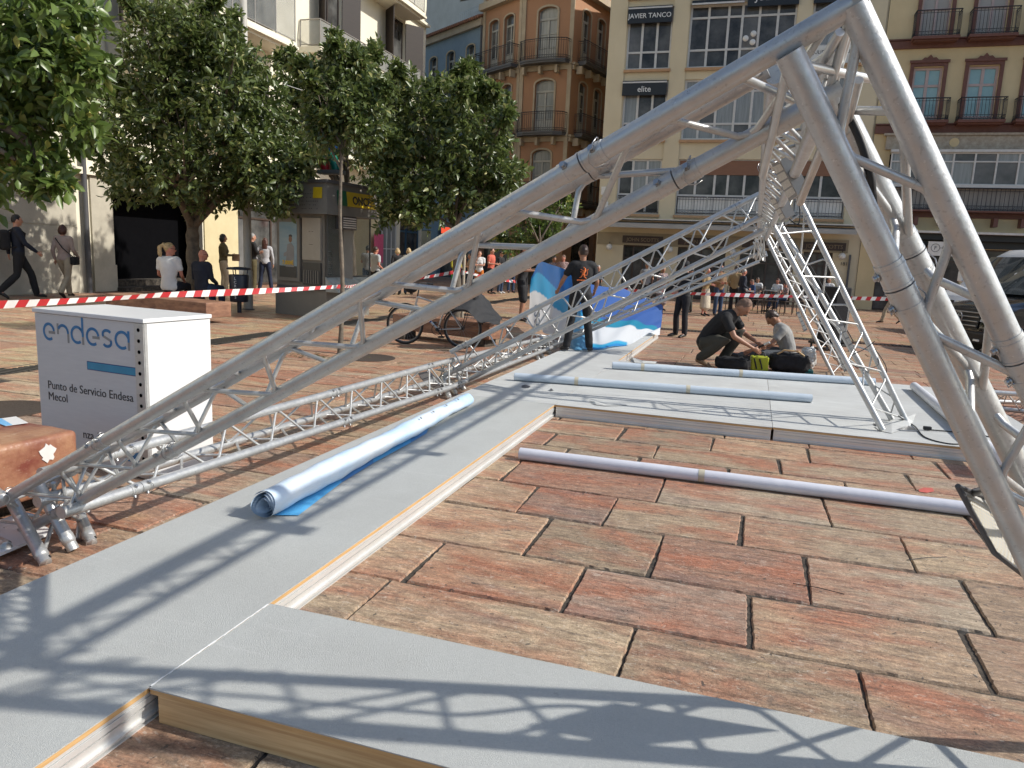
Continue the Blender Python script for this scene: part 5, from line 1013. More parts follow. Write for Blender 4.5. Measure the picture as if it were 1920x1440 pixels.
# ---- orange corner building
ORG_ = mat('orange_render', (.42, .225, .125), (.32, .175, .10), rough=.85, scale=.8, bump=.12, bscale=20, detail=7, stretch=(1, 1, .5), sharp=.8)
STN = mat('beige_pilaster', (.46, .38, .27), (.36, .29, .2), rough=.8, scale=2); WFR = mat('weathered_white_frame', (.42, .41, .37), (.34, .33, .29), rough=.6)
OB = thing('apartment_building', 'orange corner building with arched windows and curved iron balconies', 'building', (-11.4, 41, 0))
pA, pB = Vector((-12.93, 40.2, 0)), Vector((-9.97, 39.7, 0)); dL = Vector((-.82, .57, 0)); pL = pA+dL*3.6; dR = Vector((.27, .963, 0)); pR = pB+dR*9
def arch_window(bld, M, xc, z0, z1, hw, fm, gm, surround, dep=-.2):
    zs = z1-hw*.45; n_ = 12
    arcp = [(xc-hw*math.cos(math.pi*i/n_), zs+hw*.45*math.sin(math.pi*i/n_)) for i in range(n_+1)]
    s_ = MB(M)
    for i in range(n_):
        (xa, za), (xb, zb) = arcp[i], arcp[i+1]; k_ = 1+.17; q = lambda x, z: (xc+(x-xc)*k_, zs+(z-zs)*1.3+.02)
        a2, b2 = q(xa, za), q(xb, zb); s_.add([(xa, .05, za), (xb, .05, zb), (b2[0], .05, b2[1]), (a2[0], .05, a2[1]), (xa, .003, za), (xb, .003, zb), (b2[0], .003, b2[1]), (a2[0], .003, a2[1])], [(0, 1, 2, 3), (3, 2, 6, 7), (0, 4, 5, 1)])
    s_.box((xc-hw*1.17, .003, z0), (xc-hw, .05, zs)); s_.box((xc+hw, .003, z0), (xc+hw*1.17, .05, zs)); o = s_.build('window', surround, bld)
    # spandrel filling the square opening above the arch is part of the frame
    f = MB(M); fw = .05
    f.box((xc-hw, dep, z0), (xc-hw+fw, dep+.06, z1)); f.box((xc+hw-fw, dep, z0), (xc+hw, dep+.06, z1)); f.box((xc-fw*.8, dep+.001, z0), (xc+fw*.8, dep+.062, zs-.35)); f.box((xc-hw+fw, dep+.002, zs-.38), (xc+hw-fw, dep+.064, zs-.28))
    for q in (.33, .66): f.box((xc-hw+fw, dep+.003, z0+(zs-.35-z0)*q-.015), (xc+hw-fw, dep+.05, z0+(zs-.35-z0)*q+.015))
    f.box((xc-hw+fw, dep, z0), (xc+hw-fw, dep+.055, z0+(zs-z0)*.26)); f.build('frame', fm, o)
    g_ = MB(M); g_.quad((xc-hw, dep+.01, z0), (xc+hw, dep+.01, z0), (xc+hw, dep+.01, z1), (xc-hw, dep+.01, z1)); g_.build('pane', gm, o, fix=False); return o
def arched_wall(mb, x0, x1, z0, z1, wins, rev=.25):
    hs = [(xc-hw, xc+hw, a, b) for xc, a, b, hw in wins]; facade(mb, x0, x1, z0, z1, hs, rev)
    for xc, a, b, hw in wins:
        zs = b-hw*.45; n_ = 12; P = [(xc-hw*math.cos(math.pi*i/n_), zs+hw*.45*math.sin(math.pi*i/n_)) for i in range(n_+1)]
        for i in range(n_): mb.quad((P[i][0], 0, P[i][1]), (P[i+1][0], 0, P[i+1][1]), (P[i+1][0], 0, b), (P[i][0], 0, b)); mb.quad((P[i][0], 0, P[i][1]), (P[i+1][0], 0, P[i+1][1]), (P[i+1][0], -.19, P[i+1][1]), (P[i][0], -.19, P[i][1]))
ZF = [4.45, 8.02, 11.62, 15.4]; wall_mb = []
for (o_, d_, ln, wx) in ((pA, (pB-pA), (pB-pA).length, [1.5]), (pL, (pA-pL), 3.6, [1.05, 2.45]), (pB, dR, 9.0, [1.3, 3.0, 5.2, 7.0])):
    d_ = d_.normalized(); nrm = Vector((d_.y, -d_.x, 0)); M = M4(o_, d_, nrm); hw = .56 if ln < 3.2 else .44
    wins = [(x, z+.08, z+2.75, hw) for z in ZF for x in wx]
    gh_ = [(ln*.12, ln*.88, 0, 3.3)] if ln < 4 else [(1, 3.6, 0, 3.2), (4.5, 7.5, 0, 3.2)]
    m_ = MB(M); arched_wall(m_, 0, ln, 3.9, 19, wins); facade(m_, 0, ln, 0, 3.9, gh_, .3); m_.build('wall', ORG_, OB)
    for g_ in gh_: MB(M).quad((g_[0], -.28, 0), (g_[1], -.28, 0), (g_[1], -.28, 3.3), (g_[0], -.28, 3.3)).build('shopfront', GLASSD, OB)
    for x, a, b, h_ in wins: arch_window(OB, M, x, a, b, h_, WFR, GLASSN if ln < 3.2 else GLASSB, STN)
    p_ = MB(M)
    for xx in ((0.0, ln-.22) if ln < 4 else (ln-.3,)): p_.box((xx, .004, 3.9), (xx+.22, .07, 18.9))
    p_.build('pilaster', STN, OB)
    for z in ZF[:3]:
        s_ = MB(M)
        s_.box((.02, .002, z-.42), (ln-.02, .10, z-.2)); s_.box((.0, .002, z-.19), (ln, .16, z-.08))
        for i in range(int(ln/.95)+1): xx = .3+i*.95; s_.box((xx, .101, z-.62), (xx+.14, .42, z-.24)) if xx < ln-.2 else None
        s_.build('cornice', STN, OB)
        segs = [(.08, ln-.08)] if ln < 5 else [(.4, 4.0), (4.4, 8.0)]
        for a, b in segs:
            if ln < 3.2: pts = [(a, .12), (a+.1, .5), (a+.55, .72), ((a+b)/2, .8), (b-.55, .72), (b-.1, .5), (b, .12)]
            else: pts = [(a, .1), (a, .62), (b, .62), (b, .1)]
            s_ = MB(M); s_.prism(pts, z-.07, z+.02); s_.prism([(x_*1.0, y_*.93) for x_, y_ in pts], z-.16, z-.072); o = s_.build('balcony', DGREY, OB); q = MB(M); railing(q, pts, z+.02, z+1.0, .12, .010, 0); q.build('railing', IRON, o)
    MB(M).box((-.05, .002, 15.0), (ln+.05, .35, 15.35)).build('cornice', STN, OB)
m_ = MB(); m_.prism([(p.x, p.y) for p in (pL, pA, pB, pR, pR+Vector((-14, 4, 0)))], 19, 19.2); m_.build('roof', STN, OB)
# ---- blue building
BLUE = mat('blue_render', (.225, .30, .36), (.18, .245, .30), rough=.85, scale=1.2, bump=.1, bscale=20); TILE = mat('clay_roof_tile', (.36, .17, .10), (.22, .11, .07), rough=.85, scale=9)
BB = thing('townhouse', 'blue townhouse with cream arched window surrounds next to the orange corner', 'building', pL+dL*4.2)
pK = pL+dL*8.6; d_ = (pL-pK).normalized(); nrm = Vector((d_.y, -d_.x, 0)); MBl = M4(pK, d_, nrm)
wins = [(x, z+.05, z+2.3, .42) for z in (4.3, 7.7, 11.2) for x in (1.2, 3.2, 5.2, 7.35)]
m_ = MB(MBl); arched_wall(m_, 0, 8.6, 3.6, 14.7, wins, .3); facade(m_, 0, 8.6, 0, 3.6, [(1, 3.4, 0, 2.9), (4.2, 7.8, 0, 2.9)], .3); m_.quad((0, 0, 14.7), (8.6, 0, 14.7), (8.6, -6, 14.7), (0, -6, 14.7)); m_.build('wall', BLUE, BB)
for x, a, b, h_ in wins: arch_window(BB, MBl, x, a, b, h_, WFR, GLASSD, mat('cream_surround', (.50, .41, .27), rough=.8))
for g_ in ((1, 3.4), (4.2, 7.8)): MB(MBl).quad((g_[0], -.28, 0), (g_[1], -.28, 0), (g_[1], -.28, 2.9), (g_[0], -.28, 2.9)).build('shopfront', GLASSD, BB)
for z in (7.7, 11.2):
    for a, b in ((4.4, 6.1), (6.5, 8.3), (2.3, 4.1)):
        s_ = MB(MBl).box((a, .002, z-.08), (b, .55, z)); o = s_.build('balcony', STN, BB); q = MB(MBl); railing(q, [(a, .02), (a, .5), (b, .5), (b, .02)], z, z+.95, .12, .009, 0, False); q.build('railing', IRON, o)
MB(MBl).box((0, .002, 14.3), (8.6, .22, 14.7)).build('cornice', STN, BB)
m_ = MB(MBl)
for i in range(44): m_.tube([(.1+i*.196, .42, 14.72), (.1+i*.196, -3.4, 16.1)], .085, 6)
m_.quad((0, .40, 14.70), (8.65, .40, 14.70), (8.65, -3.4, 16.08), (0, -3.4, 16.08)); m_.build('tiled_roof', TILE, BB)
m_ = MB(MBl).tube([(8.5, .1, 0), (8.5, .1, 14.5)], .06, 8); m_.build('drainpipe', DGREY, BB)
NEON = mat('red_neon_sign', (.6, .05, .02), rough=.4, emit=(1, .12, .05, .8))
c0 = GD(843, 432, 34); o = MB().bbox((-.38, -.03, -.14), (.38, .03, .14), .02, R=Matrix.Rotation(.3, 3, 'Z'), c=c0).build('hanging_sign', NEON); rebase(tag(o, 'small red lit sign hanging over the dark shop beside the blue house', 'sign'))
# pale house with terraces behind the blue roof
PW = mat('pale_render', (.62, .58, .50), (.52, .48, .40), rough=.85, scale=1)
WB = thing('townhouse', 'pale house with roof terrace railing rising behind the blue townhouse', 'building', pK+Vector((-1, 9, 0)))
m_ = MB(MBl); m_.box((-10, -16, 0), (9.5, -7, 23)); m_.box((-2, -6.98, 17.6), (9.1, -6.6, 17.9)); m_.build('wall', PW, WB)
q = MB(MBl); railing(q, [(-4, -6.5), (8.5, -6.5)], 17.9, 19, .25, .012, 0, False); q.build('railing', WPAINT, WB)
# ---- white building along the left side
WH = mat('warm_white_render', (.82, .77, .63), (.70, .65, .51), rough=.85, scale=.7, bump=.15, bscale=30, detail=8, stretch=(1, .7, .5), sharp=.9)
BASE = mat('stone_cladding', (.50, .46, .37), (.38, .35, .28), rough=.75, scale=2.2, bump=.2, bscale=40, detail=8)
BROWNS = mat('brown_louvre', (.035, .022, .016), (.015, .01, .008), rough=.6, scale=2, stretch=(1, 1, 60)); YLW = mat('pale_yellow_render', (.62, .54, .33), (.54, .46, .27), rough=.85, scale=1.5)
MWH = M4((-18, 0, 0), (0, 1, 0), (1, 0, 0)); WW = thing('apartment_building', 'sunlit white building with glazed balconies behind the orange trees on the left', 'building', (-18, 22, 0))
holes = [(17.62, 21.4, 0, 2.95), (23.25, 26.7, 0, 2.95), (29.0, 31.3, 0, 2.9), (34.0, 36.1, .3, 2.9), (36.4, 39.0, 0, 3.2),
 (28.6, 30.4, 9.45, 12.6), (34.45, 36.6, 9.75, 12.9), (21.5, 23.8, 9.2, 11.6), (18.2, 20.6, 6.6, 9.0), (29.1, 31.1, 5.6, 8.2), (34.6, 36.4, 5.6, 8.4), (12.5, 14.5, 6.5, 9.2), (21.6, 23.6, 5.4, 7.9)]
m_ = MB(MWH); facade(m_, 2, 39.1, 0, 19, holes, .3); m_.quad((39.1, 0, 0), (39.1, -12, 0), (39.1, -12, 19), (39.1, 0, 19)); m_.quad((2, 0, 0), (2, -12, 0), (2, -12, 19), (2, 0, 19)); m_.quad((2, 0, 19), (39.1, 0, 19), (39.1, -12, 19), (2, -12, 19)); m_.build('wall', WH, WW)
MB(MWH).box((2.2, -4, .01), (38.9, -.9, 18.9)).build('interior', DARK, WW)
for z0, z1 in ((.02, 1.135), (1.15, 1.83), (1.845, 2.50), (2.515, 3.25)):
    s_ = MB(MWH)
    for a, b in ((4, 9.6), (9.615, 13.1), (13.115, 16.35)): s_.box((a, .004, z0), (b, .05, z1))
    s_.build('cladding_course', BASE, WW)
MB(MWH).box((16.85, .004, .02), (17.6, .06, 3.25)).build('pilaster', BASE, WW); MB(MWH).box((16.82, .062, .02), (17.62, .1, .78)).build('pilaster_base', BASE, WW)
MB(MWH).box((21.45, .004, .02), (23.2, .05, 3.2)).build('pilaster', YLW, WW); MB(MWH).box((26.75, .004, .02), (28.9, .05, 3.2)).build('pilaster', YLW, WW); MB(MWH).box((31.4, .004, .02), (33.9, .05, 3.2)).build('pilaster', YLW, WW)
MB(MWH).box((4, .0045, 3.27), (39.1, .16, 3.45)).build('string_course', WH, WW)
MB(MWH).tube([(16.6, .12, .0), (16.6, .12, 9)], .075, 10).build('drainpipe', DGREY, WW)
o = MB(MWH).box((14.6, .052, 2.62), (15.25, .09, 3.04)).build('plaque', mat('brass_plaque', (.35, .22, .06), (.10, .06, .02), rough=.35, metal=.6, scale=8), WW)
window(WW, MWH, 23.25, 26.7, .02, 2.95, (.2, .65), (.85,), SHOPF, [GLASSD, GLASSB], -.25, .07, 'shopfront'); window(WW, MWH, 29, 31.3, .02, 2.9, (.5,), (.8,), SHOPF, [GLASSD], -.25, .07, 'shopfront'); window(WW, MWH, 34, 36.1, .3, 2.9, (.25, .5, .75), (.5,), ALW, [GLASSN], -.12, .05); window(WW, MWH, 36.4, 39, .02, 3.2, (.4,), (.8,), mat('blue_shop_frame', (.04, .10, .16), rough=.5), [GLASSD], -.2, .1, 'shopfront')
o = MB(MWH).box((33.0, .3, .9), (33.9, .34, 2.3)).build('banner', mat('pink_poster', (.62, .12, .22), (.5, .08, .16), rough=.6), WW)
m_ = MB(MWH); m_.box((17.6, -5, .0), (21.4, -.31, .3)); m_.box((17.6, -.3, 0), (21.4, .4, .12)); m_.build('doorstep', GROUT, WW)
for a, b, z0, z1 in ((28.6, 30.4, 9.45, 12.6), (34.45, 36.6, 9.75, 12.9), (29.1, 31.1, 5.6, 8.2), (34.6, 36.4, 5.6, 8.4), (12.5, 14.5, 6.5, 9.2), (21.6, 23.6, 5.4, 7.9), (18.2, 20.6, 6.6, 9.0), (21.5, 23.8, 9.2, 11.6)):
    window(WW, MWH, a, b, z0, z1, (.5,), (), BROWNS, [GLASSD, mat('curtain_glass', (.20, .17, .10), rough=.3)], -.2, .08)
    for xx, an in ((a, 2.3), (b, .6)):
        Rr = Matrix.Rotation(an, 3, 'Z'); s_ = MB(MWH); s_.box((0, -.02, z0+.02), ((b-a)*.48, .02, z1-.02), R=Rr, c=(xx, .03, 0)); s_.build('shutter', BROWNS, WW)
BALU = mat('balcony_rail_metal', (.33, .31, .28), rough=.4, metal=.3); FROST = mat('frosted_glass', (.50, .50, .46), (.42, .43, .40), rough=.2, alpha=.5)
def gbalc(a, b, z, dep=1.0, glass_to=None, slab_=True):
    s_ = MB(MWH); s_.box((a, .002, z-.14), (b, dep, z)); s_.box((a-.04, .002, z-.24), (b+.04, dep+.06, z-.142)); s_.box((a+.2, .002, z-.34), (b-.2, dep-.1, z-.242)); o = s_.build('balcony', WH, WW)
    zt = glass_to or z+1.0; r_ = MB(MWH); pts = [(a+.05, .05), (a+.05, dep-.05), (b-.05, dep-.05), (b-.05, .05)]
    for p, q in zip(pts[:-1], pts[1:]): r_.tube([(*p, zt), (*q, zt)], .03, 6); r_.tube([(*p, z+.08), (*q, z+.08)], .02, 6)
    nn = 4
    for i in range(nn+1): xx = a+.05+(b-a-.1)*i/nn; r_.tube([(xx, dep-.05, z), (xx, dep-.05, zt)], .022, 6)
    r_.tube([(a+.05, .05, z), (a+.05, .05, zt)], .022, 6); r_.tube([(b-.05, .05, z), (b-.05, .05, zt)], .022, 6); r_.build('railing', BALU, o)
    g_ = MB(MWH)
    for p, q in zip(pts[:-1], pts[1:]): g_.quad((*p, z+.1), (*q, z+.1), (*q, zt-.04), (*p, zt-.04))
    g_.build('glass_panel', FROST if not glass_to else mat('gallery_glass', (.42, .44, .42), (.2, .22, .22), rough=.08, alpha=.42, scale=1), o, fix=False)
gbalc(27.15, 30.85, 9.33, 1.0); gbalc(32.4, 36.9, 9.65, .8); gbalc(31.9, 36.6, 13.3, 1.1); gbalc(20.6, 25.4, 8.95, 1.1, 11.7); gbalc(17.6, 21.2, 6.5, .9); gbalc(28.5, 32.6, 5.5, 1.0); gbalc(33.8, 37.6, 5.5, 1.0); gbalc(12, 15.4, 6.4, .9); gbalc(21.2, 24.2, 5.3, .9)
MB(MWH).box((28, .01, 13.38), (39.12, .25, 13.5)).build('cornice', WH, WW)
# ================================================================== TREES
def leaf_mat(name, c1, c2, c3):
    m = mat(name, c1, rough=.38); n, L, b = nodes(m)
    g = n.new('ShaderNodeNewGeometry'); r = n.new('ShaderNodeValToRGB'); e = r.color_ramp.elements
    e[0].position = 0; e[0].color = (*c1, 1); e[1].position = 1; e[1].color = (*c3, 1); x = e.new(.55); x.color = (*c2, 1); x = e.new(.93); x.color = (*c2, 1)  # last tone: cream-yellow glints of sunlit leaves painted into the leaf colour
    L.new(g.outputs['Random Per Island'], r.inputs[0]); L.new(r.outputs[0], b.inputs['Base Color'])
    b.inputs['Specular IOR Level'].default_value = .6
    tr = n.new('ShaderNodeBsdfTranslucent'); hs = n.new('ShaderNodeHueSaturation'); hs.inputs['Value'].default_value = 1.7; L.new(r.outputs[0], hs.inputs['Color']); L.new(hs.outputs[0], tr.inputs[0])
    ms = n.new('ShaderNodeMixShader'); ms.inputs[0].default_value = .28; out = n['Material Output']; L.new(b.outputs[0], ms.inputs[1]); L.new(tr.outputs[0], ms.inputs[2]); L.new(ms.outputs[0], out.inputs[0])
    return m
LEAF = leaf_mat('orange_tree_leaf', (.036, .056, .013), (.105, .140, .038), (.42, .40, .17))
LEAF2 = leaf_mat('orange_tree_leaf_light', (.045, .08, .014), (.12, .175, .04), (.48, .46, .12))
BARK = mat('grey_bark', (.20, .16, .115), (.08, .065, .05), rough=.9, scale=7, bump=1, bscale=25, sharp=.5, detail=8)
def leaf_cloud(name, blobs, per, size, m_, parent, seed=1, inner=.35, droop=.25):
    """blobs: (centre, radius); twigs over each blob's shell, a rosette of folded leaves per twig"""
    R_ = np.random.default_rng(seed); cs = []; ds = []
    for c, r in blobs:
        nt_ = max(12, int(per*r*r)); v = R_.normal(size=(nt_, 3)); v /= np.linalg.norm(v, axis=1)[:, None]
        # lumpy shell
        lump = 1+.16*np.sin(v[:, 0]*5+c[0]*3)*np.cos(v[:, 1]*4+c[1])+.12*np.sin(v[:, 2]*7+c[2]*2)
        rr = r*lump*(inner+(1-inner)*R_.random(nt_)**.45); keep = R_.random(nt_) < (.62+.38*np.sin(v[:, 0]*9+c[2]*5)*np.sin(v[:, 2]*8+c[0]*4)+.25)
        cs.append((np.array(c)[None, :]+v*rr[:, None])[keep]); ds.append(v[keep])
    P = np.concatenate(cs); D = np.concatenate(ds); k = 9; n_ = len(P)
    P = np.repeat(P, k, 0); D = np.repeat(D, k, 0); j = np.tile(np.arange(k), n_)
    rnd = R_.normal(size=P.shape); d = D*.55+rnd*.75; d[:, 2] -= droop*R_.random(len(d)); d /= np.linalg.norm(d, axis=1)[:, None]
    base = P+D*(j[:, None]-k/2)*size*.16+rnd*size*.12
    nrm = R_.normal(size=P.shape)*.75; nrm[:, 2] += .8; nrm += D*.5; s_ = np.cross(d, nrm); s_ /= np.linalg.norm(s_, axis=1)[:, None]+1e-9; up_ = np.cross(s_, d)
    L_ = size*(.7+.6*R_.random(len(d)))[:, None]; W_ = L_*.24
    v0 = base; v1 = base+d*L_*.35+s_*W_+up_*W_*.45; v2 = base+d*L_*.35-s_*W_+up_*W_*.45; v3 = base+d*L_-up_*L_*.12; v4 = base+d*L_*.45
    v5 = base+d*L_*.72+s_*W_*.7+up_*W_*.2; v6 = base+d*L_*.72-s_*W_*.7+up_*W_*.2
    V = np.stack([v0, v1, v5, v3, v4, v6, v2], 1).reshape(-1, 3); N = len(d); o = (np.arange(N)*7)[:, None]

    q1 = o+np.array([[0, 1, 2, 4]]); q3 = o+np.array([[0, 4, 5, 6]]); t1 = o+np.array([[4, 2, 3]]); t2 = o+np.array([[4, 3, 5]])
    me = bpy.data.meshes.new(name); off = ORG.get(parent.name, Vector()); V = V-np.array(off)
    me.vertices.add(len(V)); me.vertices.foreach_set('co', V.astype(np.float32).ravel())
    loops = np.concatenate([q1.ravel(), q3.ravel(), t1.ravel(), t2.ravel()]); me.loops.add(len(loops)); me.loops.foreach_set('vertex_index', loops.astype(np.int32))
    tot = np.concatenate([np.full(2*N, 4), np.full(2*N, 3)]); st = np.concatenate([[0], np.cumsum(tot)[:-1]]); me.polygons.add(4*N); me.polygons.foreach_set('loop_start', st.astype(np.int32)); me.polygons.foreach_set('loop_total', tot.astype(np.int32))
    me.polygons.foreach_set('use_smooth', np.ones(4*N, bool)); me.materials.append(m_); me.update(calc_edges=True)
    o_ = bpy.data.objects.new(name, me); COL.objects.link(o_); o_.parent = parent; ORG[o_.name] = off; return o_
def tree(label, base, trunk, tr, blobs, per, size, seed, m_=None, limbs=7, group='orange trees in the square'):
    base = Vector(base); t = thing('orange_tree', label, 'tree', base, group); R_ = random.Random(seed)
    tp = [base]+[Vector(p) for p in trunk]; sp = smooth(tp, 5); n_ = len(sp)
    rs = [tr*(1.25-.5*min(1, i/(n_-1)*1.4))*(1+.12*math.sin(i*1.9)) for i in range(n_)]; rs[0] = tr*1.5
    MB().tube(sp, rs, 12).build('trunk', BARK, t)
    lb = MB(); top = sp[-1]
    for i in range(limbs):
        c, r = blobs[i*len(blobs)//limbs]; c = Vector(c); s0 = sp[-1-R_.randint(0, 2)]
        mid = lerp(s0, c, .5)+Vector((R_.uniform(-.2, .2), R_.uniform(-.2, .2), .15)); pts = smooth([s0, mid, lerp(s0, c, .95)], 4)
        lb.tube(pts, [tr*.55*(1-.8*k/(len(pts)-1)) for k in range(len(pts))], 7)
        for _ in range(3):
            e_ = c+Vector((R_.uniform(-1, 1), R_.uniform(-1, 1), R_.uniform(-.7, .8)))*r; q = lerp(s0, c, .6); lb.tube([q, lerp(q, e_, .5)+Vector((0, 0, .06)), e_], [tr*.18, tr*.12, tr*.05], 5)
    lb.build('limb', BARK, t)
    leaf_cloud('crown', blobs, per, size, m_ or LEAF, t, seed); return t
def blobs_px(lst, dep, jd, seed):
    R_ = random.Random(seed); out = []
    for px, py, rp in lst:
        for s_ in (0, 1):
            d = dep+R_.uniform(-jd, jd)*(1 if s_ else .5)-(jd*.4 if s_ == 0 else -jd*.5); r = rp/FPX*dep
            c_ = GD(px+R_.uniform(-6, 6), py+R_.uniform(-6, 6), d); out.append((tuple(c_), r))
            if dep > 8 and R_.random() < .4:                          # young shoots standing out of the outline
                dv = Vector((R_.uniform(-.8, .8), R_.uniform(-.6, .6), R_.uniform(.1, 1))).normalized()
                for q, rr in ((.95, .13), (1.12, .10), (1.28, .075), (1.42, .05)): out.append((tuple(c_+dv*r*q), rr))
    return out
# big near-left tree, trunk outside the picture
b0 = GD(-150, 900, 6.6); b0.z = 0
tree('near orange tree with large yellowing leaves hanging in at the left edge', b0, [b0+Vector((.05, .1, .9)), b0+Vector((.3, .2, 1.9)), b0+Vector((.5, .3, 2.6))], .13,
 blobs_px([(-60, 60, 120), (40, 20, 90), (120, 50, 60), (60, 130, 80), (130, 150, 52), (20, 220, 80), (100, 230, 62), (150, 250, 40), (30, 300, 55), (90, 310, 38), (-50, 200, 110), (-40, 320, 70), (170, 110, 26), (110, 340, 20), (140, 20, 45)], 6.4, .9, 3), 300, .115, 11, LEAF2, 9)
b0 = GD(368, 620, 18.3); b0.z = 0
tree('broad orange tree with forked pale trunk behind the seated couple', b0, [b0+Vector((.02, 0, .8)), b0+Vector((-.03, 0, 1.6)), b0+Vector((.0, 0, 2.05))], .19,
 blobs_px([(290, 70, 60), (350, 60, 62), (400, 90, 56), (250, 140, 55), (320, 140, 62), (400, 150, 62), (450, 130, 40), (215, 220, 48), (280, 220, 60), (350, 220, 62), (430, 210, 62), (500, 200, 45), (210, 300, 42), (270, 310, 52), (340, 310, 60), (410, 300, 62), (480, 290, 60), (540, 270, 36), (240, 345, 36), (300, 350, 40), (450, 350, 44), (510, 350, 44), (560, 310, 30), (190, 260, 26), (355, 372, 28), (395, 372, 26), (520, 390, 22), (480, 110, 26), (340, 20, 26), (425, 60, 30), (290, 25, 26), (460, 170, 40), (470, 250, 40), (466, 330, 40), (550, 345, 34), (575, 290, 34), (545, 395, 20)], 16.9, 1.3, 4), 150, .15, 12, LEAF, 10)
# forked limbs already inside; thin young tree
b0 = GZ(638, 663); top = GD(641, 275, 11.3)
tree('slender young orange tree with a thin pole like trunk by its pit', b0, [lerp(b0, top, .33)+Vector((.03, 0, 0)), lerp(b0, top, .66)-Vector((.02, 0, 0)), top], .032,
 blobs_px([(640, 170, 42), (600, 200, 40), (680, 200, 42), (640, 230, 45), (600, 250, 30), (690, 250, 32), (650, 130, 30), (590, 150, 26), (700, 160, 28), (620, 110, 20)], 11.4, .35, 5), 330, .105, 13, LEAF, 5)
b0 = GD(853, 640, 16.8); b0.z = 0
tree('round orange tree beside the wooden stake in front of the orange building', b0, [b0+Vector((.0, 0, 1)), b0+Vector((-.05, 0, 1.7)), b0+Vector((-.1, 0, 2.1))], .085,
 blobs_px([(780, 190, 44), (840, 190, 44), (730, 230, 46), (800, 240, 55), (870, 235, 50), (910, 190, 26), (920, 260, 40), (738, 300, 42), (790, 310, 58), (860, 310, 60), (930, 310, 44), (950, 350, 32), (760, 365, 44), (830, 370, 52), (900, 365, 46), (720, 360, 34), (740, 400, 24), (860, 150, 20), (880, 200, 26), (760, 160, 26), (790, 410, 20), (960, 320, 24), (935, 210, 18), (700, 260, 44), (715, 340, 28), (735, 190, 34), (720, 400, 26)], 16.4, 1.1, 6), 150, .145, 14, LEAF, 9)
b0 = GD(660, 600, 20.5); b0.z = 0
tree('orange tree standing behind the kiosk, its crown filling the gap', b0, [b0+Vector((.0, 0, 1)), b0+Vector((-.05, 0, 1.9)), b0+Vector((-.1, 0, 2.6))], .11,
 blobs_px([(560, 150, 40), (620, 140, 44), (680, 150, 46), (730, 170, 40), (570, 220, 44), (630, 220, 50), (700, 230, 50), (600, 290, 36), (670, 300, 44), (730, 300, 40), (540, 120, 26), (700, 110, 24), (640, 95, 20), (575, 250, 44), (590, 180, 40), (560, 310, 30), (740, 250, 40), (760, 200, 30)], 20.2, 1.1, 7), 110, .155, 15, LEAF, 7)
b0 = GD(1003, 640, 25); b0.z = 0
tree('small light green tree in the distance in front of the dark shopfronts', b0, [b0+Vector((.0, 0, 1)), b0+Vector((-.05, 0, 1.7)), b0+Vector((0, 0, 2.1))], .07,
 blobs_px([(970, 430, 30), (1010, 410, 32), (1045, 400, 26), (1000, 450, 30), (1040, 440, 24), (960, 470, 20), (1020, 470, 16), (1060, 385, 14), (940, 440, 18)], 25, .8, 8), 120, .13, 16, LEAF2, 6)

# ================================================================== LAMP POST, BIN, STAKE
POLE = mat('painted_pole', (.42, .40, .35), (.36, .34, .30), rough=.55, scale=3)
b0 = GD(466, 580, 18.1); b0.z = 0; t = thing('lamp_post', 'tall pale round lamp post rising through the orange tree beside the litter bin', 'lamp post', b0)
MB().lathe([(.11, 0), (.11, .9), (.105, .92), (.095, .95), (.085, 4), (.075, 7.5), (.0, 7.51)], b0, 20).build('pole', POLE, t); MB().lathe([(.15, .0), (.15, .02), (.115, .03)], b0, 20).build('base_collar', DGREY, t)
b0 = GZ(449, 586); BINM = mat('navy_bin', (.012, .018, .035), rough=.4)
t = thing('litter_bin', 'dark navy litter bin with lid and vertical white letters by the lamp post', 'litter bin', b0)
m_ = MB().lathe([(.0, .25), (.19, .25), (.20, .27), (.22, .85), (.21, .87), (.0, .87)], b0, 24); m_.build('bin_body', BINM, t)
MB().lathe([(.26, .98), (.27, 1.0), (.25, 1.03), (.0, 1.05)], b0, 24).build('lid', BINM, t); q = MB()
for a_ in (0.5, 2.6, 4.7): q.tube([b0+Vector((.18*math.cos(a_), .18*math.sin(a_), .86)), b0+Vector((.2*math.cos(a_), .2*math.sin(a_), 1.0))], .012, 6)
q.tube([b0+Vector((0, 0, 0)), b0+Vector((0, 0, .26))], .05, 10); q.build('bracket', BINM, t)
dirc = (Vector((0, 0, 0))-Vector((b0.x, b0.y, 0))).normalized(); rgt = Vector((-dirc.y, dirc.x, 0))
for i, ch in enumerate('LCRALS'): text_mesh(ch, .085, b0+dirc*.225+Vector((0, 0, .76-i*.085))-rgt*.08, rgt, (0, 0, 1), SWHITE, 'letter', t, 'CENTER')
b0 = GD(866, 600, 16.8); b0.z = 0
t = thing('wooden_stake', 'pale wooden stake beside the round orange tree holding the tape', 'stake', b0); MB().tube([b0, b0+Vector((.01, 0, 1.55))], .035, 8).build('post', mat('pale_wood', (.45, .38, .28), rough=.8), t); MB().tube([b0+Vector((0, 0, 1.1)), b0+Vector((0, 0, 1.2))], .04, 8).build('tie', TWH, t)

